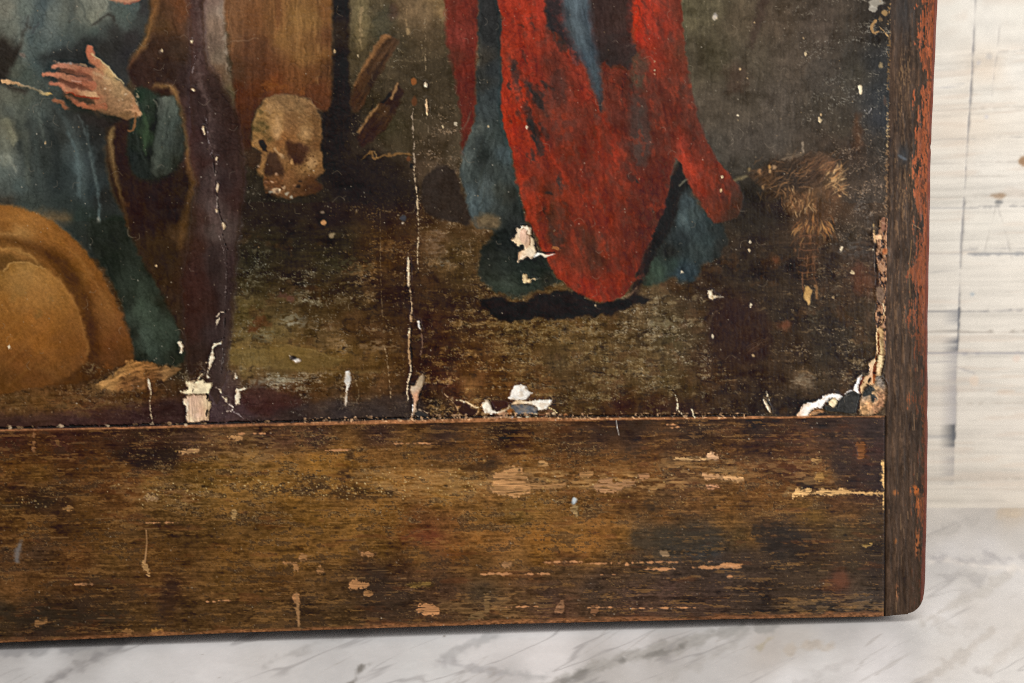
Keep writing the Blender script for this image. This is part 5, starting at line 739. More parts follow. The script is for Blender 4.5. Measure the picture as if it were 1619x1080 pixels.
_m = np.exp(-((GX - stile(GY) - .2) / 1.1) ** 2) * (GY > seam(GX)); IMG[:] += (.85 * _m)[..., None] * (np.array([30, 25, 22], np.float32) - IMG); HGT -= 2.5 * _m
for k in range(46):
    rs_ = np.random.RandomState(300 + k); x, y = 1402 + 52 * rs_.rand(), 980 * rs_.rand()
    stroke([(x, y), (x + .6, y + 5 + 20 * rs_.rand())], .6 + .9 * rs_.rand(), [(132,104,74), (40,35,31), (146,112,80), (96,70,50)][k % 4], .8, .5, smooth=0)
stroke([(1443,355),(1455,362)], 1, (150,118,84), .7, .7); stroke([(1421,246),(1432,252)], 3, (92,98,104), 1.6, .6, rag=1); stroke([(1441,380),(1437,430),(1439,470)], 1.2, (136,106,70), .8, .6)

# =============================================================== cracks, flaked edges, losses
CREAM, WHITE, BAREP = (216, 200, 174), (222, 214, 202), (200, 166, 138)
def loss(P, c=CREAM, depth=-.9, rag=1.3, keep=True, feather=.8, tex=(.10, 6, 5, 0), alpha=1.0):
    """a place where the paint has come away down to the gesso or the wood; paint at its rim curls up a little"""
    w = window(min(p[0] for p in P) - 9, min(p[1] for p in P) - 9, max(p[0] for p in P) + 9, max(p[1] for p in P) + 9)
    h0 = HGT[w].copy()
    d = sdf(catmull(P, 2), GX[w], GY[w]); HGT[w] += .8 * np.exp(-((d + 1.6) / 1.7) ** 2); h0 = HGT[w].copy()
    shape(P, c, feather, rag, 2.6, 2, alpha, tex=tex, h=depth * 1.5, rgh=.85, lab=(NL[0] if keep else None), soft=False)
    e_ = np.exp(-((d - .6) / 1.3) ** 2) * sstep(-.5, .8, vnoise(GX[w], GY[w], 4, 4, 0, 2, _SEED[0] + 7)) * .55          # grime caught along the broken rim
    IMG[w] += e_[..., None] * (np.array([112, 86, 62], np.float32) - IMG[w])
    e_ = (d > 0) * sstep(.3, 1.1, vnoise(GX[w], GY[w], 7, 5, 0, 3, _SEED[0] + 9)) * .3; IMG[w] += e_[..., None] * (np.array([168, 140, 108], np.float32) - IMG[w])
    HGT[w] += (d > 0) * .25 * vnoise(GX[w], GY[w], 3, 3, 0, 2, _SEED[0] + 11)
    if keep: NL[0] += 1
def line(P, wd, c=CREAM, al=.95, h=-.5, rag=.9, patch=0): stroke(P, wd, c, .7, al, rag=rag, rs=2.6, h=h, rgh=.8, patch=patch, ps=(2, 6, 0))
def dark(P, wd, al=.9, h=-1.6, c=(34, 26, 24)): stroke(P, wd, c, .7, al, rag=.6, rs=4, h=h, rgh=.9)

# joint between the left and the middle plank
dark([p for p in CR1 if 230 <= p[1] <= 400], [.6, .7, .9, 1.3, 1.3, 1.0, .8, .8][:len([p for p in CR1 if 230 <= p[1] <= 400])])
dark([(358,396),(359,440),(357,480),(355,520),(353,560),(350,590)], [.7,.6,.6,.8,.7,.5]); dark([(345,500),(354,494)], 1)
for P in [[(300,64),(306,62),(305,70),(301,69)], [(300,140),(304,138),(311,142),(309,146),(302,143)], [(319,198),(322,196),(324,205),(327,214),(325,217),(321,212)], [(342,288),(348,289),(346,300),(344,308),(340,302)], [(340,329),(345,330),(344,338),(340,334)], [(350,348),(357,351),(358,360),(354,366),(350,358)], [(341,248),(346,247),(343,256),(340,254)]]:
    m_ = np.mean(P, 0); loss([tuple(m_ + .66 * (np.array(q) - m_)) for q in P], (204, 182, 150), -.5, .6)
line([(304,60),(308,90),(304,115),(306,128)], 1.1, (150,136,134), .5, 0, 1, .5); line([(322,180),(327,195),(330,225),(336,238),(332,244)], 1.2, (150,138,138), .6, .2, .8, .4); line([(344,255),(340,275),(344,296),(343,330)], 1.2, (170,154,140), .6, 0, .8, .5)
line([(346,372),(352,392),(357,420),(356,470)], 1.3, (150,132,124), .55, .2, 1, .5); line([(343,500),(350,493),(356,495)], 1.2, (196,176,150), .8, .2); line([(342,510),(347,503),(340,520)], 1.2, (200,182,154), .8)
loss(Z(270,540,7.2,[(485,35),(520,15),(560,8),(585,-5),(578,30),(510,48),(482,95),(496,128),(490,160),(502,188),(470,235),(455,300),(432,308),(430,270),(438,215),(434,180),(462,150),(470,100)]), CREAM, -.9, .8)
loss(Z(270,540,7.2,[(395,240),(412,232),(410,246)]), CREAM, -.4, .5, keep=False); loss(Z(270,540,7.2,[(410,368),(424,384),(446,408),(412,414)]), CREAM, -.7, .6); loss(Z(270,540,7.2,[(420,330),(430,320),(426,360)]), CREAM, -.5, .4, keep=False)
dark(Z(270,540,7.2,[(500,10),(530,-20),(600,-40)]), .9, .7); line(Z(270,540,7.2,[(590,80),(600,150),(585,240),(580,330)]), 2.2, (112,104,98), .55, .3, 1.4, .3)
loss(Z(270,540,7.2,[(110,575),(140,562),(205,535),(180,500),(175,455),(240,450),(300,440),(320,405),(340,370),(366,368),(345,400),(322,436),(372,440),(385,462),(430,465),(470,472),(462,515),(445,560),(440,592),(415,602),(300,606),(205,604),(160,600)]), (216,198,162), -.8, 1.0)
loss(Z(270,540,7.2,[(185,606),(300,604),(412,606),(430,650),(440,680),(462,682),(455,740),(440,810),(432,888),(380,896),(340,912),(235,930),(178,902),(186,800),(180,745),(150,715),(140,652),(176,640)]), [(300,640,(198,162,136)),(310,655,(206,174,150)),(320,650,(194,150,124)),(327,650,(202,174,132)),(292,640,(212,196,168)),(302,664,(206,180,146)),(305,630,(196,160,134)),(330,640,(208,184,146))], -1.6, 1.0, tex=(.16, 1.6, 14, 0))
line(Z(270,540,7.2,[(195,610),(300,606),(415,600)]), 1.3, (104,84,62), .7, -.4); dark(Z(270,540,7.2,[(405,600),(420,620),(412,650)]), [2,3,2]); dark(Z(270,540,7.2,[(412,780),(405,820),(402,852)]), [1.6,2.6,1.4]); line(Z(270,540,7.2,[(305,440),(262,475),(262,530),(225,590)]), .9, (64,52,42), .8, -.6); line(Z(270,540,7.2,[(190,700),(186,800),(190,890)]), 2, (220,206,182), .7, .3)
for P in ([(80,15),(92,-4),(120,0),(130,25),(152,55),(140,75),(138,110),(130,135),(100,135),(112,105),(106,80),(95,45)], [(735,362),(748,358),(756,400),(755,424),(722,424)], [(740,545),(760,535),(800,540),(850,524),(862,538),(830,550),(786,562),(792,600),(785,650),(780,712),(762,715),(736,725),(735,640),(742,600)], [(588,622),(610,640),(640,640),(650,660),(640,692),(620,675)], [(552,545),(566,540),(582,570),(570,585)]):
    loss(Z(270,540,7.2,P), CREAM, -.8, .8)
line(Z(270,540,7.2,[(640,700),(665,718),(710,745),(700,780),(680,795)]), 1.3, (206,186,170)); line(Z(270,540,7.2,[(700,795),(760,820),(830,878)]), 1, (150,134,130), .7); line(Z(270,540,7.2,[(510,515),(550,545)]), 1, (190,170,150), .7); line(Z(270,540,7.2,[(660,790),(640,795)]), 1, (190,170,150), .6)
# short vertical splits at the bottom
line([(236,600),(239,620),(237,640),(241,668)], [1,1.6,.9,1.2], (196,172,136), .8); loss([(233,601),(236,600),(239,612),(237,618)], CREAM, -.5, .5); line([(605,544),(611,560),(616,605),(618,630)], 1, (166,140,104), .7, -.3, .8, .2); line([(601,330),(602,420),(604,500)], .8, (136,112,84), .5, 0, .6, .3)
loss([(546,589),(552,586),(555,594),(556,602),(551,612),(549,625),(548,640),(545,640),(546,625),(548,612),(545,604)], [(550,595,(186,180,170)),(548,625,(206,196,180))], -.6, .9)
line([(562,600),(568,625),(560,636)], 1.2, (150,128,92), .5, 0, 1, .4)
loss([(458,562),(464,565),(472,566),(476,571),(468,574),(464,571)], (196,188,176), -.8, .7); blob(463,566,5,3.5,(40,34,32),1,.85,h=-1.6); blob(512,352,5,4,(196,142,92),1,.8,rag=1.5); blob(510,336,3,2,(150,130,110),1,.6)
for (x, y, rx, ry, c) in [(524,373,3,4,(142,122,92)),(528,370,2,2,(160,140,104)),(637,345,6,4,(58,60,66)),(637,353,2,2,(206,190,168)),(630,340,2,1.5,(170,150,120)),(654,128,4,5,(134,78,40)),(655,160,5,8,(88,54,34)),(646,250,3,4,(96,58,36)),(651,262,3,4,(24,20,20)),(645,50,3,5,(140,116,82)),(1399,160,3,8,(70,56,48))]: blob(x, y, rx, ry, c, 1.2, .8, rag=1.4)

# joint between the middle and the right plank
line([(654,172),(652,183),(654,215),(655,245),(656,262)], [.8,1.7,1.4,1.6,2], (156,136,114), .8, -.5, 1.0, .05); line([(655,258),(656,285),(660,310),(661,330)], [2.4,2,1.4,1], (184,160,128), .85, -.6, 1.0, -.1); line([(659,310),(661,345),(662,375),(660,400),(661,425)], [.8,1.3,1.5,1.4,.9], (174,152,120), .85, -.6, 1.0, 0)
line([(672,30),(673,80),(673,112)], 1.2, (150,128,98), .6, 0, .8, .3); loss([(671,130),(675,132),(675,138),(671,137)], CREAM, -.5, .5); loss([(673,158),(675,156),(677,168),(676,182),(673,174)], (206,172,132), -.6, .6); line([(674,185),(677,205),(678,228)], 1, (120,104,84), .6, 0, .6, .3)
line([(644,10),(642,30),(645,50),(650,60)], 1.4, (150,122,86), .55, 0, 1, .4)
dark([(657,262),(654,275)], 1.2, .7); dark([(651,520),(649,545),(651,560),(650,590),(645,620)], [1.2,1.8,1.6,2,1.4]); dark([(649,485),(650,500),(649,530)], .9, .7)
loss([(644,409),(647,408),(648,425),(648,450),(645,452),(644,430)], (206,184,152), -.7, .7); line([(647,450),(651,480),(650,500)], [1.4,1.2,1.8], (190,160,124), .8); loss([(648,498),(652,500),(651,508),(648,506)], (196,160,118), -.6, .6)
line([(648,520),(646,545),(648,575)], [1.6,3,2.4], (176,140,100), .8, -.5); line([(648,575),(650,585),(645,605),(644,625),(646,635)], [1.4,1.2,2.6,1.8,1], (206,184,150), .85)
loss([(660,508),(663,507),(664,517),(667,520),(664,521),(661,516)], WHITE, -.6, .5); line([(666,521),(668,545),(665,560)], 1.4, (120,92,76), .6)
loss([(649,609),(656,610),(660,600),(668,591),(671,600),(668,612),(663,622),(659,640),(655,655),(652,657),(654,632),(650,622)], [(653,615,(206,186,160)),(658,625,(180,130,98)),(666,604,(150,132,106)),(655,650,(196,168,140))], -1.0, 1.0)
line([(652,655),(653,640)], 1.2, WHITE); shape([(655,655),(660,650),(675,655),(680,661),(665,661)], (52,49,47), 1, .6, 4, h=.8); line([(655,652),(664,648),(676,653)], 1, (176,150,120), .7, 0)

# losses along the bottom edge in the middle
loss(Z(700,590,8.095,[(843,312),(865,280),(870,232),(900,205),(925,154),(1000,150),(1060,155),(1070,190),(1090,205),(1150,250),(1125,270),(1110,290),(1085,320),(1040,345),(980,342),(930,346),(862,336)]), WHITE, -.9, .8)
loss(Z(700,590,8.095,[(882,405),(920,370),(960,345),(1060,350),(1110,360),(1200,345),(1290,338),(1385,335),(1402,355),(1385,395),(1350,440),(1300,470),(1230,472),(1180,424),(1095,396)]), [(830,637,(208,192,168)),(820,640,(196,166,128)),(850,640,(220,210,194)),(865,636,(226,218,204))], -.9, .8)
loss(Z(700,590,8.095,[(880,410),(960,404),(1090,400),(1180,428),(1225,478),(1180,545),(1060,572),(1000,555),(950,535),(905,470)]), [(820,650,(92,92,95)),(835,648,(108,108,110)),(840,656,(86,86,88)),(815,645,(84,82,82))], -1.5, .9, tex=(.16, 6, 4, 20))
loss(Z(700,590,8.095,[(498,402),(530,370),(570,330),(595,370),(625,420),(640,460),(690,492),(740,478),(830,446),(838,410),(852,400),(856,440),(810,490),(760,532),(690,520),(640,524),(540,510),(515,460)]), [(768,645,(216,206,188)),(780,652,(222,212,196)),(795,650,(196,170,136)),(765,635,(212,198,174))], -.9, .9)
line(Z(700,590,8.095,[(180,348),(260,355),(330,380),(400,430),(450,445)]), [1,1.6,1.6,2.4,1.4], (206,180,140)); line(Z(700,590,8.095,[(500,405),(470,460),(400,552)]), 1.6, (200,160,116)); line(Z(700,590,8.095,[(10,255),(80,320),(150,395),(190,460),(210,520),(270,548)]), 1, (170,140,104), .75); line(Z(700,590,8.095,[(255,360),(275,385),(268,410)]), 1.6, CREAM); line(Z(700,590,8.095,[(360,440),(350,410),(420,425)]), 1, (196,160,116), .7); line(Z(700,590,8.095,[(1370,440),(1400,460),(1460,500)]), 1.6, (206,180,130)); line(Z(700,590,8.095,[(180,440),(230,425)]), 1.2, (180,130,84), .8); line(Z(700,590,8.095,[(95,60),(95,110),(60,190)]), .8, (140,100,76), .6)
for P, c in (([(200,485),(225,435),(260,382),(345,408),(360,445),(440,468),(405,545),(290,545),(240,520)], (48,32,24)), ([(150,370),(240,372),(250,395),(170,420)], (50,32,23)), ([(622,362),(700,352),(790,352),(838,402),(800,445),(740,470),(690,485),(640,440)], (54,33,23))): shape(Z(700,590,8.095,P), c, 1, .8, 4, alpha=.92, h=.6)
for (x, y, rx, ry, c) in [(806,651,4,4,(140,84,44)),(810,661,3,3.4,(190,188,188)),(821,660,3,3,(206,186,160)),(836,658,5,2.4,(206,190,158)),(848,656,4,3,(200,176,140)),(833,664,2.4,1.6,(216,170,140)),(876,655,3,3,(196,170,136)),(870,650,5,3,(104,74,54)),(785,659,8,3,(140,98,74)),(765,655,4,4,(150,118,80)),(795,656,7,4,(160,120,90)),(860,657,10,3,(124,84,60)),(890,657,8,2.4,(150,100,64)),(780,656,3,2,(60,36,28)),(828,661,3,2,(48,34,28))]: blob(x, y, rx, ry, c, .8, .9, rag=1.4, rs=2.5, h=.35)

# big loss beside the red robe
Q = lambda P: Z(790, 340, 9, P)
loss(Q([(163,352),(185,335),(205,338),(225,290),(250,245),(240,185),(270,184),(302,180),(308,152),(380,148),(430,170),(450,222),(458,276),(440,290),(478,332),(486,380),(492,425),(510,470),(528,522),(482,596),(430,612),(392,590),(340,620),(290,640),(258,672),(268,600),(268,540),(300,512),(350,488),(342,430),(318,412),(286,418),(276,450),(240,422),(200,390)]), [(815,370,(212,194,164)),(826,360,(222,208,186)),(825,375,(206,172,148)),(835,385,(200,176,140)),(832,400,(206,180,144)),(822,402,(190,150,112)),(838,398,(218,204,182)),(842,390,(204,182,146)),(830,406,(226,216,202)),(820,380,(214,190,150))], -1.1, .9)
shape(Q([(300,225),(340,205),(372,205),(392,262),(430,320),(432,390),(405,460),(372,480),(350,420),(300,360),(290,300)]), [(826,368,(206,170,146)),(830,380,(200,164,138)),(834,388,(196,162,130))], 1, .8, 3, h=-.7, tex=(.12, 2, 9, 10))
line(Q([(300,240),(312,205),(350,190),(395,215),(385,262),(430,300),(436,380),(420,440)]), 1, (120,88,64), .7, -.4); line(Q([(440,290),(432,350)]), 1.2, (110,84,62), .6, -.4)
shape(Q([(488,602),(494,570),(520,545),(560,535),(612,548),(640,560),(668,568),(740,556),(802,548),(740,576),(690,592),(640,602),(610,575),(575,572),(530,592)]), [(850,404,(228,222,212)),(860,402,(200,180,150)),(872,403,(206,190,176))], .8, .6, 3, h=1.2, rgh=.8, lab=NL[0]); NL[0] += 1
line(Q([(735,470),(790,465),(865,495)]), [2,5,1.5], (146,90,52), .85, .3); dark(Q([(560,500),(640,540),(780,530)]), [1,2.5,1], .7, -1)
loss(Q([(325,850),(350,840),(382,846),(390,880),(398,908),(440,912),(470,906),(502,900),(498,912),(450,928),(432,966),(380,962),(336,970),(328,940),(332,900)]), (206,184,140), -.8, .7); line(Q([(505,915),(560,905),(600,900)]), .8, (130,120,100), .5, 0)

# corner where stile and rail meet
K = lambda P: Z(1240, 540, 7.717, P)
loss(K([(150,902),(190,850),(238,765),(290,752),(300,742),(350,738),(400,720),(455,698),(470,670),(520,650),(590,624),(640,640),(700,662),(690,690),(655,716),(600,684),(560,690),(500,750),(470,790),(440,822),(372,822),(330,850),(292,900),(262,922),(200,922)]), [(1270,655,(222,212,200)),(1290,640,(226,220,212)),(1310,628,(228,222,214)),(1325,627,(220,214,206)),(1262,655,(206,164,124)),(1275,650,(226,218,206)),(1300,635,(214,206,200))], -.8, 1.0)
loss(K([(292,900),(340,850),(372,824),(440,824),(470,830),(490,850),(420,870),(350,900)]), [(1285,652,(168,124,86)),(1298,650,(140,100,68))], -1.4, 1, tex=(.3, 3, 3, 0))
loss(K([(540,752),(560,715),(600,690),(644,722),(632,790),(600,802),(566,784)]), (220,202,164), -.5, .7)
loss(K([(735,640),(770,606),(842,590),(850,545),(882,508),(890,455),(922,415),(946,420),(930,480),(905,540),(912,600),(926,640),(880,622),(832,602),(780,618)]), [(1345,620,(214,208,202)),(1355,605,(226,222,218)),(1360,597,(230,228,226))], -.8, .8)
loss(K([(974,430),(1020,412),(1042,372),(1034,290),(1060,232),(1120,202),(1130,90),(1128,-20),(1150,-60),(1190,-20),(1205,120),(1214,220),(1200,290),(1190,340),(1172,408),(1130,422),(1112,510),(1060,532),(1010,520),(960,610),(940,640),(920,560),(950,480)]), [(1390,545,(206,184,144)),(1385,580,(200,170,136)),(1393,575,(214,190,144)),(1378,590,(196,160,132)),(1382,600,(190,140,104)),(1370,605,(200,166,120)),(1394,560,(216,194,148)),(1391,592,(206,178,132))], -1.1, .9)
loss(K([(1115,440),(1140,425),(1170,440),(1240,520),(1245,700),(1200,800),(1130,880),(1000,900),(930,880),(920,800),(950,640),(1000,610),(1100,520)]), [(1395,605,(104,96,88)),(1392,625,(150,110,82)),(1388,645,(140,100,74)),(1375,640,(186,140,96)),(1365,650,(150,116,80)),(1380,620,(160,130,92)),(1370,625,(120,110,100)),(1398,650,(90,68,54))], -1.4, 1.2, tex=(.34, 3.4, 2.6, 30))
line(K([(1140,20),(1138,120),(1128,250),(1108,320),(1100,400),(1095,500)]), [2.4,3,3.4,5,5,3], [(1388,560,(104,58,30)),(1384,590,(96,48,22)),(1382,600,(140,82,46))], .95, -1.5); dark(K([(1148,20),(1145,110),(1132,240)]), 1.2, .85); dark(K([(1100,380),(1125,392)]), 3, .8, -2, (44,22,14))
line(K([(968,440),(945,500),(920,560),(925,620)]), [3.2,4.4,4,2.6], [(1364,600,(96,48,22)),(1360,612,(78,36,16))], .95, -1.6); dark(K([(934,640),(915,700),(905,780),(882,870)]), [2,2.4,2.6,1.6], .95, -2.5, (40,20,12)); dark(K([(1056,448),(1040,480),(1030,500)]), [2,3.4,2])
for P, c in (([(640,762),(690,690),(740,650),(800,606),(840,602),(920,650),(915,720),(900,800),(872,872),(780,882),(700,862),(620,855),(560,856),(492,834),(490,792),(530,790),(590,812)], (47,46,44)), ([(962,615),(1000,580),(1050,542),(1110,590),(1072,622),(1110,660),(1142,702),(1120,730),(1080,742),(1062,700),(1050,655),(1000,668),(955,672)], (48,49,47))): shape(K(P), c, 1, .7, 4, alpha=.96, h=1.3, tex=(.08, 5, 4, 30), rgh=.45)
line(K([(735,645),(790,600),(830,598)]), 1.2, (196,192,190), .8, 0); line(K([(370,826),(400,810),(440,822),(500,750)]), 1, (90,62,44), .8, -.5); line(K([(1060,640),(1120,640),(1140,700),(1090,760)]), 1.4, (196,160,120), .7, .4); line(K([(1110,700),(1090,830),(1140,850)]), 1.6, (180,130,96), .7, .4); line(K([(1080,590),(1150,560),(1200,600)]), 1.6, (186,150,110), .7, .4); line(K([(1130,440),(1180,430),(1160,470)]), 1.2, (150,140,128), .8, .5)
# ridge of broken filler along the stile
for (y0, y1, wd, c) in [(-100,55,3,(138,108,72)),(60,140,2,(112,86,56)),(160,240,2.4,(168,140,100)),(240,345,3,(120,92,66))]: line([(stile(y0) - 1, y0), (stile((y0 + y1) / 2) - 1.5, (y0 + y1) / 2), (stile(y1) - 1.5, y1)], wd, c, .75, .3, 1.8, .35)
blob(1386,5,12,6,(150,142,128),2,.8,rag=4,rs=4); blob(1380,14,8,3,(168,160,146),1,.7,rag=3); blob(1398,20,4,5,(160,126,80),1,.7,rag=2); line([(1385,33),(1378,42),(1381,52),(1388,50)], [4,4,4,2], (150,116,76), .85, .4); line([(1391,43),(1398,50),(1404,58)], 1.6, (170,136,92), .85, .3); blob(1390,30,3,4,(140,110,74),1,.7,rag=2)
loss([(1357,136),(1362,135),(1363,146),(1361,150),(1358,146)], (214,200,170), -.5, .6); blob(1394,104,3,5,(150,128,90),1,.7,rag=2); line([(1366,172),(1371,180),(1378,172)], .9, (140,134,130), .7)
_w = window(1383, 340, 1403, 560); _m = ((GX[_w] > stile(GY[_w]) - 14 + 3 * np.sin(GY[_w] * .06)) & (GX[_w] < stile(GY[_w])) & (GY[_w] > 345)).astype(np.float32)
_n = vnoise(GX[_w], GY[_w], 3.0, 5.0, 0, 3, 811); _c3 = np.where((_n > .25)[..., None], np.array([164,122,90], np.float32), np.where((_n > -.3)[..., None], np.array([118,84,62], np.float32), np.array([50,37,31], np.float32)))
IMG[_w] += (.85 * _m)[..., None] * (_c3 - IMG[_w]); HGT[_w] += _m * .7 * _n
for P, c in (([(1394,345),(1400,345),(1402,356),(1400,366),(1394,366),(1392,356)], (124,88,70)), ([(1380,368),(1384,372),(1393,370),(1394,378),(1386,380),(1382,384),(1380,376)], (206,164,124)), ([(1394,394),(1402,394),(1402,402),(1395,403)], (158,96,62)), ([(1386,455),(1396,455),(1398,470),(1392,480),(1386,470)], (104,84,70))): loss(P, c, .5, .8)
dark([(1385,380),(1384,410),(1386,440),(1384,455)], [2,1.4,1.2,.8], .9); dark([(1400,345),(1399,370)], 1, .6, -1); line([(1381,355),(1382,370),(1384,384)], 1.4, (176,144,96), .8); line([(1396,480),(1398,490),(1397,496)], 2.4, (216,190,150), .9); line([(1399,495),(1393,512),(1388,520)], 1.6, (176,140,96)); dark([(1397,500),(1395,510),(1388,518)], 1.2)
loss([(1386,527),(1392,518),(1396,524),(1396,548),(1398,560),(1390,560),(1388,540)], [(1392,530,(186,150,104)),(1394,545,(206,178,130))], -.9, .8); line([(1386,520),(1386,540),(1388,560)], 1.8, (206,176,132), .9); line([(1389,526),(1390,545),(1391,560)], 2.4, (96,52,28), .95, -1)

# gap under the planks and the raw strip on top of the rail
_sd = GY - seam(GX); _pn = axis_noise(26, 4, 3, 71); _pf = axis_noise(5, 4, 3, 72, .7)
_wl = np.interp(GX, [-100, 200, 260, 500, 720, 800, 880, 1000, 1200, 1330, 1400], [2.0, 2.4, 3.6, 4.4, 5, 6.5, 5, 3.4, 2.4, 2.2, 1.6]).astype(np.float32)
_m = sstep(-1.2, .6, _wl * .5 + .5 * _pn - np.abs(_sd + _wl * .35)) * (GX < stile(GY) - 1)
_oc = np.array([146, 98, 64], np.float32) * (1 + .16 * _pf + .08 * _pn)[..., None]
IMG[:] += (.85 * _m)[..., None] * (_oc - IMG); HGT += .6 * _m; RGH[:] += _m * (.75 - RGH)
_m = sstep(-1, .5, 1.3 + 1.0 * _pf + .6 * _pn - np.abs(_sd + _wl + 2.2)) * (GX < 1180) * (GX < stile(GY)); IMG[:] += (.85 * _m)[..., None] * (np.array([30, 23, 20], np.float32) - IMG); HGT -= 2.6 * _m
_rg = sstep(.25, .9, _pf) * (np.abs(_sd + _wl + 2) < 5) * (GX > 480) * (GX < 1180); IMG[:] += (.75 * _rg)[..., None] * (np.array([178, 140, 104], np.float32) * (1 + .2 * n3)[..., None] - IMG); HGT += .9 * _rg
for k in range(30):
    rs_ = np.random.RandomState(700 + k); x = [200, 0][k % 2] + rs_.rand() * 430; y = seam(x) - 4 - 3 * rs_.rand()
    blob(x, y, 1.5 + 4 * rs_.rand(), 1 + rs_.rand(), [(44,32,26), (150,118,84), (70,50,38), (186,160,128)][k % 4], .8, .8, rag=1.4, rs=2.5, h=.5)

# splits in the far-right ground, pale nicks everywhere (placed from the photograph)
for P in ([(1068,625),(1072,640),(1070,648)], [(1071,645),(1078,655),(1083,658)], [(1094,648),(1098,660)], [(1212,620),(1216,632)], [(1208,632),(1213,642),(1218,652)], [(1210,635),(1214,648)], [(648,520),(645,530)]): line(P, 1.6, (208,188,156))
loss([(1206,632),(1211,634),(1217,644),(1219,652),(1213,646)], CREAM, -.6, .5); loss([(1120,460),(1126,459),(1128,466),(1136,468),(1130,472),(1122,473)], (206,194,168), -.6, .8); line([(1136,469),(1144,470)], 1, (150,138,120), .6)
for (x, y, rx, ry) in [(1191,562,5,3),(1330,394,4,5),(1348,431,4,4),(1078,430,3,3.4),(1142,280,3,3.5),(1140,301,3,2.6),(1274,85,3,4),(1296,189,4,5),(1130,28,5,7),(1127,470,3,2),(1187,483,3,3),(772,200,2.6,4),(721,196,4,6),(833,201,2.5,3),(1035,117,1.5,3),(1035,111,1.2,2),(1035,97,1,2),(1170,109,2,2.4),(1182,124,1.4,1.4),(1167,182,1.8,3),(1167,190,1.2,3),(15,548,4,3),(72,226,2,2),(529,81,2.6,5),(566,88,2,2),(1270,60,1,1),(1193,35,1.6,1.6),(942,483,1.6,3),(1380,395,1.4,1.4),(1318,471,3,3),(1186,382,2.4,2.4),(1185,396,2.4,3),(700,200,2,5),(846,441,1,1),(1127,531,3,3),(256,80,2.4,3),(1298,182,2,2),(247,420,1.6,1.6)]:
    t_ = x * .37 + y * .11; r_ = min(rx, ry) * .7; e_ = .45 + max(rx, ry) * .5
    shape([(x + r_ * math.cos(a_ + t_) * (1 + .35 * math.sin(3 * a_ + t_ * 5)), y + (r_ + e_ * .4) * math.sin(a_ + t_) * (1 + .35 * math.cos(2 * a_ + t_ * 3))) for a_ in (0, .9, 1.7, 2.6, 3.5, 4.3, 5.3)], [(186,164,128), (172,144,106), (196,180,152)][int(x + y) % 3], .8, .6, 2.4, 2, .85, h=-.4, rgh=.8, tex=(.2, 2, 2, 0), soft=False)
blob(1130,28,3,4,(150,144,136),2,.7); blob(1131,24,4,5,(166,158,150),1.6,.6,rag=2)
rs_ = np.random.RandomState(9)
for k in range(1500):                                  # dust and fly specks
    x, y = rs_.rand() * 1400, -60 + rs_.rand() * 1060; r = .45 + .55 * rs_.rand() ** 3
    blob(x, y, r, r, [(168,154,132), (126,110,90), (190,178,158), (150,122,88)][rs_.randint(4)], .6, .35 + .4 * rs_.rand(), rag=0)
for k in range(160):                                  # hair-fine scratches and lint
    x, y, a_, l_ = rs_.rand() * 1390, rs_.rand() * 660, rs_.rand() * 6.28, 3 + 9 * rs_.rand()
    stroke([(x, y), (x + l_ * math.cos(a_), y + l_ * math.sin(a_)), (x + l_ * math.cos(a_ + .6) * 1.6, y + l_ * math.sin(a_ + .6) * 1.6)], .7, (134,120,102), .6, .4)
# which plank the remaining paint lies on
_cx1 = np.interp(GY[:, 0], [p[1] for p in CR1], [p[0] for p in CR1])[:, None]; _cx2 = np.interp(GY[:, 0], [p[1] for p in CR2], [p[0] for p in CR2])[:, None]
_k = (LAB == L_B); LAB[_k & (GX < _cx1)] = L_A; LAB[_k & (GX > _cx2)] = L_C
HGT += .07 * n3 * PIC

def craquelure(cell, sd):
    """distance to the nearest crack of a net of cells about `cell` units across"""
    wx, wy = GX + 5 * vnoise(GX, GY, 19, 19, 0, 2, sd), GY + 5 * vnoise(GX, GY, 19, 19, 0, 2, sd + 1)
    u, v = wx / cell + 300, wy / (cell * 1.25) + 300; iu, iv = np.floor(u).astype(np.int32), np.floor(v).astype(np.int32)
    f1 = np.full(u.shape, 9., np.float32); f2 = f1.copy()
    for di in (-1, 0, 1):
        for dj in (-1, 0, 1):
            a, b = iu + di, iv + dj; jx, jy = _TAB[a & 255, b & 255] * .5 + .5, _TAB[(b + 91) & 255, (a + 37) & 255] * .5 + .5
            d = (a + jx - u) ** 2 + (b + jy - v) ** 2
            f2 = np.minimum(f2, np.maximum(d, f1)); f1 = np.minimum(f1, d)
    return (np.sqrt(f2) - np.sqrt(f1)) * cell * .5
_cr = np.exp(-(craquelure(15, 601) / .55) ** 2) * sstep(-.3, .9, axis_noise(90, 120, 2, 603)) * PIC * (LAB < L_LOSS) * (LAB != L_BALL)
IMG *= (1 - .12 * _cr)[..., None]; HGT -= .07 * _cr; RGH[:] = RGH + .06 * n2 + .04 * n1

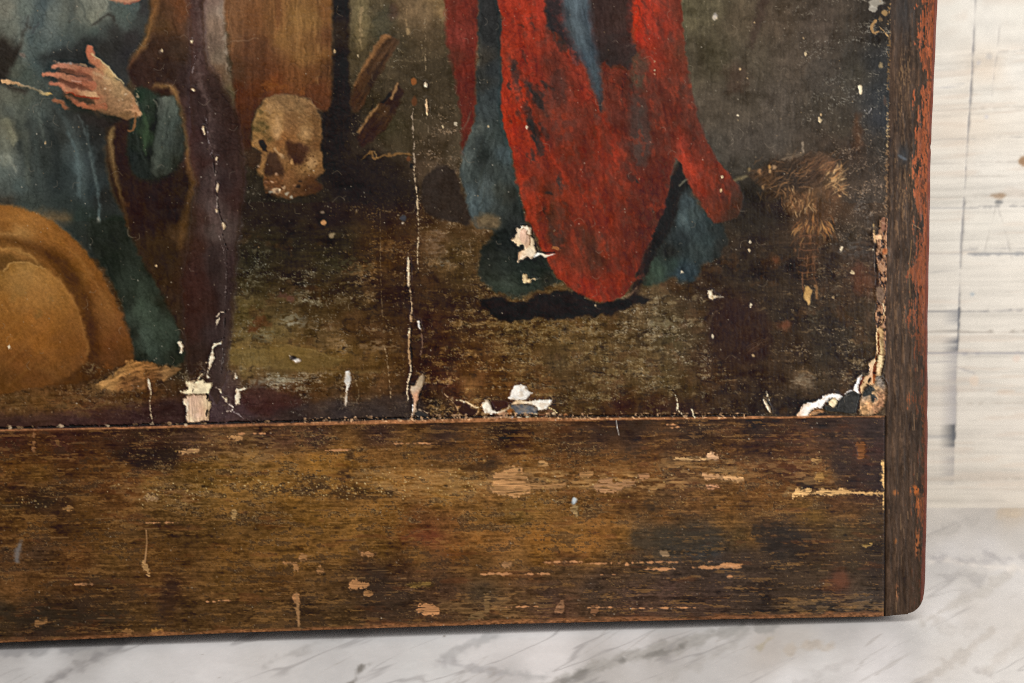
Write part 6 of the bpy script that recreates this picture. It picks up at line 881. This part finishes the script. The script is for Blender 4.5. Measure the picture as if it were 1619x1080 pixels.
# ================================================================ the panel
UNIT = DIST / FPX                                # one canvas unit in metres
THICK = 0.055
VEIL, KP = 0.0095, 1.34                            # sheen of the varnish under these lamps; exposure of the paint
STEP = 1.3
def spaced(far, near, end, n_far):
    return np.concatenate([np.linspace(far, near, n_far, endpoint=False), np.arange(near, end, STEP), [end]])
xs, ys = spaced(-520, -90, 1470, 90), spaced(-520, -90, 1020, 90)
X0g, Y0g = np.meshgrid(xs, ys)
yb = np.interp(X0g, [-600, 0, 380, 800, 1140, 1400, 1470], [1033, 1015, 999, 985.5, 978, 973.6, 970])
PY = np.where(Y0g < 930, Y0g, 930 + (Y0g - 930) * (yb - 930) / 90.0)
xr = np.interp(PY, [-600, 0, 70, 140, 260, 400, 520, 800, 900, 950, 1000], [1494, 1480, 1476.5, 1473.5, 1469, 1466, 1464.5, 1463.5, 1461, 1458.5, 1456])
xr = xr + .35 * np.sin(PY * .021) + .22 * np.sin(PY * .083 + 1) - 1.3 * np.exp(-((PY - 232) / 5) ** 2) - .8 * np.exp(-((PY - 655) / 7) ** 2)   # a worn, not quite straight arris
xr = xr - np.interp(PY, [930, 940, 948, 955, 960, 964, 967, 969, 970.5, 972], [0, .4, 1.6, 4, 7, 11, 15, 20, 26, 34])
PX = np.where(X0g < 1398, X0g, 1398 + (X0g - 1398) * (xr - 1398) / 72.0)
def blur(a, r):
    for ax in (0, 1):
        c = np.cumsum(np.concatenate([np.repeat(np.take(a, [0], ax), r + 1, ax), a, np.repeat(np.take(a, [-1], ax), r, ax)], ax), ax, dtype=np.float64)
        n = a.shape[ax]; a = ((np.take(c, range(2 * r + 1, 2 * r + 1 + n), ax) - np.take(c, range(0, n), ax)) / (2 * r + 1)).astype(np.float32)
    return a
IMG += .38 * (IMG - blur(blur(IMG, 1), 1)) + .25 * (IMG - blur(blur(IMG, 4), 4))      # the paint's fine grain, crisply
IMG[:] = np.clip(IMG, 8, 240)
mx = np.where(PX < -90, -180 - PX, PX); my = np.where(PY < -90, -180 - PY, PY)   # beyond the picture the surface simply goes on
colr = sample(IMG, mx, my); hgt = sample(HGT, mx, my); rgh = sample(RGH, mx, my)
lx, lz = on_panel(PX, PY)
R, Cn = lx.shape
# relief; rounded arrises at the right side and along the bottom
dep = -hgt * UNIT
warp = 0.0006 * np.sin(lx * 9 + 1) * np.sin(lz * 7)
dep = dep + warp
LABg = LAB[np.clip(my - YO, 0, CH - 1).astype(int), np.clip(mx - XO, 0, CW - 1).astype(int)]
ext = (PX < -88) | (PY < -88)
LABg[ext & (LABg > 5)] = L_B
co = np.stack([lx, dep, lz], -1)
rR, rB = 0.0013, 0.0006
extra_cols, extra_rows = [], []
for a in (25, 50, 75, 90):
    a = math.radians(a); e = co[:, -1].copy(); e[:, 0] += rR * math.sin(a); e[:, 1] += rR * (1 - math.cos(a)); extra_cols.append(e)
for d_ in (.3, 1.0):
    e = extra_cols[3].copy(); e[:, 1] = d_ * THICK; extra_cols.append(e)
co = np.concatenate([co, np.stack(extra_cols, 1)], 1)
for a in (25, 50, 75, 90):
    a = math.radians(a); e = co[-1].copy(); e[:, 2] -= rB * math.sin(a); e[:, 1] += rB * (1 - math.cos(a)); extra_rows.append(e)
for d_ in (.3, 1.0):
    e = extra_rows[3].copy(); e[:, 1] = np.maximum(e[:, 1], d_ * THICK); extra_rows.append(e)
co = np.concatenate([co, np.stack(extra_rows, 0)], 0)
R2, C2 = co.shape[:2]
pad = lambda a: np.pad(a, ((0, R2 - R), (0, C2 - Cn)) + ((0, 0),) * (a.ndim - 2), mode='edge')
colr, rgh, LABv = pad(colr), pad(rgh), pad(LABg)
side = np.zeros((R2, C2), bool); side[:, Cn + 2:] = True; side[R + 2:, :] = True
_sn = vnoise(np.arange(C2)[None, :] * 1.0 + np.zeros((R2, 1)), np.arange(R2)[:, None] * 1.0 + np.zeros((1, C2)), 20, 6, 0, 3, 5)
colr = np.where(side[..., None], np.array([84, 52, 42]) * (1 + .15 * _sn)[..., None], colr)
alb = np.clip((to_linear(colr) - VEIL) / KP, 0.0015, 0.82)
ga = np.concatenate([alb, rgh[..., None]], -1).reshape(-1, 4)
# normals of the whole sheet, shared by all the pieces cut from it
du = np.gradient(co, axis=1); dv = np.gradient(co, axis=0)
nrm = np.cross(du, dv); nrm /= np.linalg.norm(nrm, axis=-1, keepdims=True) + 1e-12
if nrm[R // 2, Cn // 2, 1] > 0: nrm = -nrm
idx = np.arange(R2 * C2).reshape(R2, C2)
quads = np.stack([idx[:-1, :-1], idx[1:, :-1], idx[1:, 1:], idx[:-1, 1:]], -1).reshape(-1, 4)
flab = LABv[:-1, :-1].reshape(-1).copy()
fpx = pad(PX)[:-1, :-1].reshape(-1); fpy = pad(PY)[:-1, :-1].reshape(-1)
def plank_of(px, py):
    r = np.full(px.shape, L_B); r[px < crx(CR1, py)] = L_A; r[px > crx(CR2, py)] = L_C
    r[py >= seam(px)] = L_RAIL; r[px >= stile(py)] = L_STILE; return r
base_lab = plank_of(fpx, fpy)
small = flab < 1; flab[small] = base_lab[small]
k = (flab >= L_LOSS); cnt = np.bincount(flab[k], minlength=400)
for l_ in range(L_LOSS, 400):
    if 0 < cnt[l_] < 42: s_ = flab == l_; flab[s_] = base_lab[s_]
k = (flab <= L_C); flab[k] = base_lab[k]

panel = bpy.data.objects.new("painted_panel", None); C.objects.link(panel); panel.empty_display_size = .05
panel.rotation_euler = (-LEAN, 0, 0)
panel["label"] = "antique oil painting on worn wooden planks, with bottom rail and side stile, standing on marble"
panel["category"] = "painting"
foot = float((co[-1, :, 2] * math.cos(LEAN) - co[-1, :, 1] * math.sin(LEAN))[90:].min())     # its lowest point: the back of the foot
nall = nrm.reshape(-1, 3); call = co.reshape(-1, 3)
def cut(name, mask, parent):
    q = quads[mask]; u, inv = np.unique(q, return_inverse=True)
    return link(name, grid_mesh(name, call[u], inv.reshape(-1, 4), ga[u], nall[u], M_PAINT), parent)
pieces = {}
for l_, nm in ((L_A, "plank"), (L_B, "plank"), (L_C, "plank"), (L_RAIL, "bottom_rail"), (L_STILE, "side_stile")):
    pieces[l_] = cut(nm, flab == l_, panel)
pieces[L_A]["label"] = "left plank with the seated woman's blue dress"
pieces[L_B]["label"] = "middle plank with the skull"
pieces[L_C]["label"] = "wide right plank with the red robe"
FIG = {L_DRESS: ("painted_dress", "grey blue dress with a cord at the waist"), L_CLOAK: ("painted_cloak", "dark brown cloak edged in gold"), L_HAND: ("painted_hand", "open hand laid on the breast"),
       L_BALL: ("painted_round_form", "golden brown rounded form"), L_SASH: ("painted_sleeve", "green sleeve with grey folds"), L_FOLD: ("painted_drapery", "plum brown drapery over the cracked joint"),
       L_SKULL: ("painted_skull", "yellowed skull"), L_POST: ("painted_post", "brown wooden post of the cross"), L_SPEAR: ("painted_stake", "short leaning wooden stakes"), L_RED: ("painted_robe", "scuffed red robe"),
       L_REDSTRIP: ("painted_cape", "narrow dark red cape"), L_BLUE: ("painted_tunic", "dark blue green tunic"), L_SHADE: ("painted_shadow", "black shadow painted on the ground"),
       L_TORCH: ("painted_dry_plant", "dry ochre plant"), L_WOODB: ("painted_mound", "dark brown mound"), L_GOLD: ("painted_rock", "pale ochre rock")}
for l_ in sorted(set(np.unique(flab).tolist())):
    if l_ <= L_C: continue
    s_ = flab == l_
    b_, n_ = np.unique(base_lab[s_], return_counts=True); par = pieces[int(b_[n_.argmax()])]
    if l_ >= L_LOSS: cut("paint_loss", s_, par)
    else:
        o = cut(FIG[l_][0], s_, par); o["label"] = FIG[l_][1]
# the back of the boards, one plain slab behind the relief
def box(name, x0, x1, y0, y1, z0, z1, mat, parent=None):
    v = np.array([(x, y, z) for x in (x0, x1) for y in (y0, y1) for z in (z0, z1)], np.float32)
    f = np.array([(0, 1, 3, 2), (4, 6, 7, 5), (0, 4, 5, 1), (2, 3, 7, 6), (0, 2, 6, 4), (1, 5, 7, 3)])
    me = grid_mesh(name, v, f, np.tile(np.array([.06, .035, .022, .7]), (8, 1)), None, mat); me.polygons.foreach_set("use_smooth", np.zeros(6, bool))
    return link(name, me, parent)
box("back_board", float(lx[:, 0].min()), float(lx[:, -1].min()) - .004, .006, THICK - .001, float(lz[-1].max()) + .006, float(lz[0].max()), M_PAINT, panel)
print("panel built", round(time.time() - T0, 1))

# ================================================================ the marble top
ZM = foot
t_ = (ZM - CAM_P[2]) / ray(np.array(1540.0), np.array(803.0))[2]
WP = CAM_P + t_ * ray(np.array(1540.0), np.array(803.0))               # where the board behind meets the marble
FE[0] = 1.0
new_canvas(-80, 790, 1780, 330)
IMG[:] = up4(field([(-60,1060,(196,192,188)),(60,1040,(205,202,199)),(150,1010,(168,164,160)),(40,1020,(176,172,168)),(200,1060,(210,207,204)),(330,1040,(214,210,207)),(420,1030,(206,202,198)),(520,1060,(196,193,190)),(600,1030,(202,199,196)),(680,1050,(205,203,200)),(760,1010,(214,210,207)),(850,1000,(218,214,211)),(860,1040,(217,212,209)),(800,1075,(190,186,183)),(960,1060,(182,177,172)),(1050,1040,(180,175,170)),(1000,1015,(206,202,199)),(1150,1000,(194,190,186)),(1120,1060,(188,184,180)),(1220,1030,(186,178,170)),(1260,1010,(190,184,177)),(1300,1050,(205,201,197)),(1250,1075,(212,208,205)),(1400,1030,(208,203,200)),(1380,1075,(214,209,206)),(1330,990,(186,182,178)),(1450,1000,(192,188,184)),(1500,1040,(196,190,184)),(1560,1060,(200,195,190)),(1600,1000,(192,186,180)),(1600,1075,(198,193,188)),
  (1480,970,(206,202,199)),(1540,960,(190,184,178)),(1560,930,(192,187,183)),(1600,900,(200,196,193)),(1490,940,(200,196,193)),(1480,900,(182,178,175)),(1540,920,(180,175,170)),(1500,870,(196,192,190)),(1560,860,(192,188,186)),(1490,840,(184,178,172)),(1560,830,(172,167,162)),(1600,815,(176,164,150)),(1480,815,(190,184,177)),(1540,810,(178,172,166)),(1610,850,(180,175,170))], GX[::4, ::4], GY[::4, ::4], 14, 1.6))  # greyer towards the board: shading there is held in the marble colour
for (P, wd, c, al) in [([(-60,1050),(40,1025),(130,1012),(170,1000),(260,985)], [10,16,26,20,10], (150,147,146), .5), ([(60,1090),(110,1060),(150,1040),(190,1010),(240,1000)], [10,14,10,12,8], (158,154,151), .55), ([(80,1080),(140,1045),(200,1015)], 3, (132,129,128), .4), ([(420,1050),(470,1030),(520,1010),(600,1000)], [6,10,6,4], (176,172,168), .5),
    ([(555,1085),(565,1062),(580,1050),(592,1046)], [3,2.5,2,2], (112,108,102), .6), ([(700,1040),(740,1020),(790,1000)], [3,5,3], (172,170,168), .5), ([(690,1045),(760,1058),(820,1068)], [2,5,3], (166,163,162), .5),
    ([(860,1095),(920,1068),(970,1045),(1040,1030),(1110,1010),(1170,995),(1230,990)], [22,22,20,24,20,14,8], (160,156,150), .6), ([(890,1080),(950,1050),(990,1042),(1060,1030),(1080,1022)], [2.5,3.5,2.5,2,1.5], (122,119,114), .6), ([(980,1040),(1030,1022),(1060,1012)], [3,4,2], (170,166,160), .5), ([(1040,1075),(1090,1055),(1140,1030),(1180,1000)], [8,16,18,8], (176,171,165), .5), ([(760,1062),(880,1072),(1000,1090)], [3,4,3], (160,158,156), .45),
    ([(1204,1022),(1212,1012),(1222,1008)], [3,3,2], (172,160,136), .5), ([(1250,1030),(1280,1018),(1310,1022)], 12, (182,170,156), .5), ([(1240,1100),(1300,1060),(1360,1040)], [10,10,6], (186,181,177), .4),
    ([(1420,1100),(1500,1050),(1540,1020),(1570,1000)], [12,20,16,10], (176,168,160), .5), ([(1540,1060),(1580,1075),(1600,1080)], [3,5,4], (166,160,156), .5), ([(1460,985),(1500,960),(1560,930),(1600,905)], [8,14,14,8], (174,168,161), .5), ([(1480,985),(1520,1000),(1540,980)], 14, (182,176,170), .4),
    ([(1450,880),(1490,884),(1530,888),(1570,886),(1640,880)], [3,6,5,7,4], (160,156,156), .55), ([(1440,884),(1500,889),(1560,896),(1619,898)], [2,2.5,3,2], (212,204,196), .6), ([(1480,908),(1500,912),(1520,908),(1548,918),(1560,912)], [5,8,6,9,5], (156,152,150), .5), ([(1450,850),(1500,838),(1540,820),(1560,805)], [6,10,10,6], (166,161,156), .5), ([(1555,870),(1575,882),(1590,892)], 7, (150,146,147), .5), ([(1585,810),(1619,806)], 12, (176,156,130), .4), ([(1560,1060),(1600,1020),(1640,990)], 14, (180,172,164), .4)]:
    stroke(P, wd, c, 5, min(al * 1.3, .85), rag=5, rs=14, tex=(.05, 8, 4, -20))
IMG *= (1 + .012 * axis_noise(30, 12, 4, 81, .6) + .008 * axis_noise(3, 2, 2, 82))[..., None]
IMG *= np.interp(GX, [-80, 900, 1300, 1700], [.975, .985, .96, .95]).astype(np.float32)[..., None]
_vx = vnoise(GX, GY, 300, 34, -24, 4, 83); IMG += (.5 * sstep(.14, .0, np.abs(_vx)) * sstep(-.4, .8, vnoise(GX, GY, 90, 60, 0, 2, 84)))[..., None] * (np.array([140, 136, 134], np.float32) - IMG)
_vx = vnoise(GX, GY, 200, 24, -32, 4, 85); IMG += (.42 * sstep(.12, .0, np.abs(_vx)) * sstep(.0, .9, vnoise(GX, GY, 120, 50, 0, 2, 86)))[..., None] * (np.array([150, 143, 136], np.float32) - IMG)
for (x, y) in [(703,1006),(727,1045),(772,1057),(930,1030),(320,1035),(346,1071)]: blob(x, y, 1.2, 1, (120,112,102), .7, .7)
stroke([(985,1030),(990,1048)], .8, (226,222,218), .7, .5)
KM = 0.90
gx_ = np.concatenate([np.linspace(-1.1, -.45, 30, endpoint=False), np.arange(-.45, .62, .0016), np.linspace(.62, 1.3, 30)])
gy_ = np.concatenate([np.linspace(-.75, -.2, 20, endpoint=False), np.arange(-.2, .03, .0016), np.arange(.03, .62, .004)])
mX, mY = np.meshgrid(gx_, gy_)
mP = np.stack([mX, mY, np.full_like(mX, ZM)], -1)
mpx, mpy = project(mP)
mc = sample(IMG, mpx, mpy)
_vn = vnoise(mX * 1000, mY * 1000, 160, 40, 35, 4, 87); _gen = np.array([205, 201, 198]) - 40 * sstep(.25, .0, np.abs(_vn))[..., None] * np.array([1, .98, .95]) + 8 * vnoise(mX * 1000, mY * 1000, 60, 60, 0, 3, 88)[..., None]
inside = sstep(-75, -20, mpx) * sstep(1695, 1650, mpx) * sstep(1118, 1095, mpy)
inside = np.where((mP - CAM_P) @ CAM_F > .1, inside, 0); inside = inside * np.where((mY > .03) & (mpx < 1430), 0, 1)
mc = _gen + inside[..., None] * (mc - _gen)
def sheet(name, co_, col_, mat):
    r_, c_ = co_.shape[:2]; i_ = np.arange(r_ * c_).reshape(r_, c_)
    q_ = np.stack([i_[:-1, :-1], i_[:-1, 1:], i_[1:, 1:], i_[1:, :-1]], -1).reshape(-1, 4)
    return link(name, grid_mesh(name, co_.reshape(-1, 3), q_, col_.reshape(-1, 4), None, mat))
mcol = np.concatenate([np.clip(to_linear(mc) / KM, 0, .9), np.full(mX.shape + (1,), .38)], -1)
marble = sheet("marble_tabletop", mP, mcol, M_MARBLE); marble["kind"] = "structure"

# ================================================================ the whitewashed board behind
new_canvas(1380, -80, 320, 900)
IMG[:] = up4(field([(1490,20,(232,226,216)),(1560,40,(234,228,219)),(1610,20,(233,227,217)),(1490,120,(233,226,216)),(1560,150,(233,227,217)),(1610,110,(235,229,220)),(1490,250,(231,224,213)),(1560,260,(230,223,213)),(1490,350,(229,222,211)),(1560,350,(229,222,211)),(1600,300,(231,224,214)),(1490,450,(227,219,208)),(1560,450,(227,219,208)),(1600,520,(225,217,206)),(1490,540,(224,216,205)),(1560,600,(222,214,203)),(1490,640,(222,213,202)),(1600,680,(221,212,201)),(1490,740,(220,211,199)),(1560,740,(219,210,198)),(1490,795,(220,210,197)),(1560,795,(218,208,196)),(1560,110,(228,212,194)),(1500,215,(226,212,196)),(1545,200,(229,216,200))], GX[::4, ::4], GY[::4, ::4], 20, 1.5))  # whitewash paler towards the top: the light's fall-off is in the colour
_gy = GY - (GX - 1480) * np.interp(GY, [-80, 0, 150, 300, 420, 800], [-.10, -.09, -.08, -.05, -.012, -.004])
_gr = vnoise(GX, _gy * 1.0, 260, 9, 0, 4, 91); _gr2 = vnoise(GX, _gy, 160, 3.0, 0, 3, 92); _gr3 = vnoise(GX, _gy, 420, 17, 0, 2, 95)
IMG *= (1 - .045 * sstep(-.1, .9, _gr) - .045 * sstep(0, .9, _gr2) - .045 * sstep(.06, 0, np.abs(_gr3)))[..., None] * np.array([1.0, .995, .98], np.float32) * (1 + .01 * vnoise(GX, GY, 30, 24, 0, 3, 93))[..., None]
IMG += (.28 * sstep(.5, 1.1, vnoise(GX, _gy, 90, 7, 0, 3, 94)))[..., None] * (np.array([208, 186, 166], np.float32) - IMG)
def groove(P, wd, c, al, h=-1.2): stroke(P, wd, tuple(v * m for v, m in zip(c, (.9, .89, .87))), .8, al, rag=.8, rs=9, h=h)
GB, GD = (142, 140, 144), (92, 96, 108)
for (P, wd, c, al) in [([(1543,-70),(1542,10),(1539,70),(1536,130),(1532,190),(1528,250),(1524,320),(1521,370),(1518,430),(1516,490)], [2,2,2.4,3,2.4,2,2.2,3.4,2.4,2.4], GB, .7), ([(1516,488),(1515,520),(1513,555)], [3.4,4.4,3.4], GD, .85), ([(1513,555),(1511,600),(1510,660),(1509,675)], 2.4, (184,180,184), .7), ([(1509,672),(1508,690),(1507,706)], [3.6,5,3], (84,88,98), .9), ([(1507,706),(1505,760),(1500,800)], [3,3,2], (170,166,170), .6),
    ([(1536,128),(1536,150)], 3.4, GB, .6), ([(1579,50),(1577,80),(1572,110),(1568,150)], 1.6, (196,190,186), .5), ([(1466,492),(1540,492),(1700,489)], 2.4, GB, .7), ([(1466,523.5),(1540,525),(1700,523)], 2.4, (176,166,156), .75), ([(1466,558),(1560,559),(1700,556)], 2.8, (160,158,168), .75), ([(1466,330),(1500,328),(1530,329)], 2.2, (190,188,188), .6), ([(1534,328),(1580,327),(1700,324)], 2.4, (168,166,166), .75), ([(1466,403),(1520,402)], 2.4, (196,194,194), .6), ([(1530,402),(1560,401.5),(1700,401)], [3.4,4,4], (150,152,158), .8), ([(1520,396),(1560,393),(1640,392)], 2, (194,190,188), .6), ([(1466,312),(1530,311),(1700,306)], 1.8, (206,198,188), .6),
    ([(1575,322),(1568,350),(1560,380),(1555,402)], 1.6, (206,200,192), .5), ([(1576,324),(1584,350),(1592,380),(1600,412)], 1.6, (200,194,188), .5), ([(1466,566),(1500,576),(1540,590)], 2.4, (190,186,188), .6), ([(1466,690),(1500,691)], [4,5], (196,192,190), .6), ([(1474,422),(1495,431),(1500,430)], 3, (196,192,188), .5), ([(1466,222),(1640,216)], 1.8, (196,190,184), .6), ([(1466,140),(1500,138),(1530,130)], 1.6, (190,190,196), .5), ([(1542,3),(1640,2)], 1.6, (196,192,190), .6), ([(1490,16),(1510,16)], 5, (206,202,202), .5), ([(1466,175),(1640,168)], 1.6, (212,204,194), .6), ([(1466,760),(1700,756)], 1.8, (206,196,184), .6), ([(1466,640),(1700,636)], 2, (208,198,186), .6), ([(1466,45),(1560,42),(1700,34)], 1.8, (214,206,196), .6), ([(1466,90),(1540,86),(1700,72)], 1.8, (212,204,196), .6), ([(1466,260),(1700,252)], 1.6, (212,204,196), .6), ([(1466,280),(1700,276)], 1.6, (210,202,192), .5)]:
    groove(P, wd, c, al)
for (x, y, rx, ry, c, al) in [(1579,309,13,3,(150,122,94),.85),(1579,312,7,3,(168,140,112),.7),(1579,320,6,3,(104,104,104),.8),(1619,255,9,8,(150,112,76),.9),(1501,245,4,3,(190,172,156),.6),(1563,90,5,4,(186,180,174),.6),(1547,100,3,3,(190,186,186),.6),(1538,465,3,2.5,(160,172,178),.8),(1560,185,2.5,3,(196,192,196),.6),(1495,32,3,2,(206,200,194),.6),(1540,602,8,8,(226,202,178),.6),(1590,619,14,3,(206,184,162),.6),(1607,567,7,5,(222,196,178),.5)]: blob(x, y, rx, ry, c, 2, al, rag=1)
KB = 1.70
wu = np.concatenate([np.linspace(-1.3, -.02, 90, endpoint=False), np.arange(-.02, .16, .0011), np.linspace(.16, .9, 60)])
wv = np.concatenate([np.arange(0, .42, .0016), np.linspace(.42, 1.0, 80)])
U_, V_ = np.meshgrid(wu, wv)
wP = WP + U_[..., None] * CAM_R + V_[..., None] * np.array([0, 0, 1.0])
wpx, wpy = project(wP)
wpx = np.where(wpx < 1470, 1470 + np.abs((1470 - wpx) % 150 - 75) * .35, np.where(wpx > 1690, 1690 - np.abs((wpx - 1690) % 150), wpx))
wpy = np.where(wpy < -70, -140 - wpy, wpy); wpy = np.where(wpy > 800, -70, wpy); wpy = np.where((V_ < .02) & (wpy < 0), 798, wpy)
wc = sample(IMG, wpx, wpy); wh = sample(HGT, wpx, wpy)
wP = wP - _fh * (wh * UNIT * 1.2)[..., None]
wcol = np.concatenate([np.clip(to_linear(wc) / KB, 0, .9), np.full(U_.shape + (1,), .6)], -1)
board = sheet("whitewashed_board", wP, wcol, M_BOARD); board["kind"] = "structure"
print("scene built", round(time.time() - T0, 1), sum(len(o.data.polygons) for o in C.objects if o.type == 'MESH'))
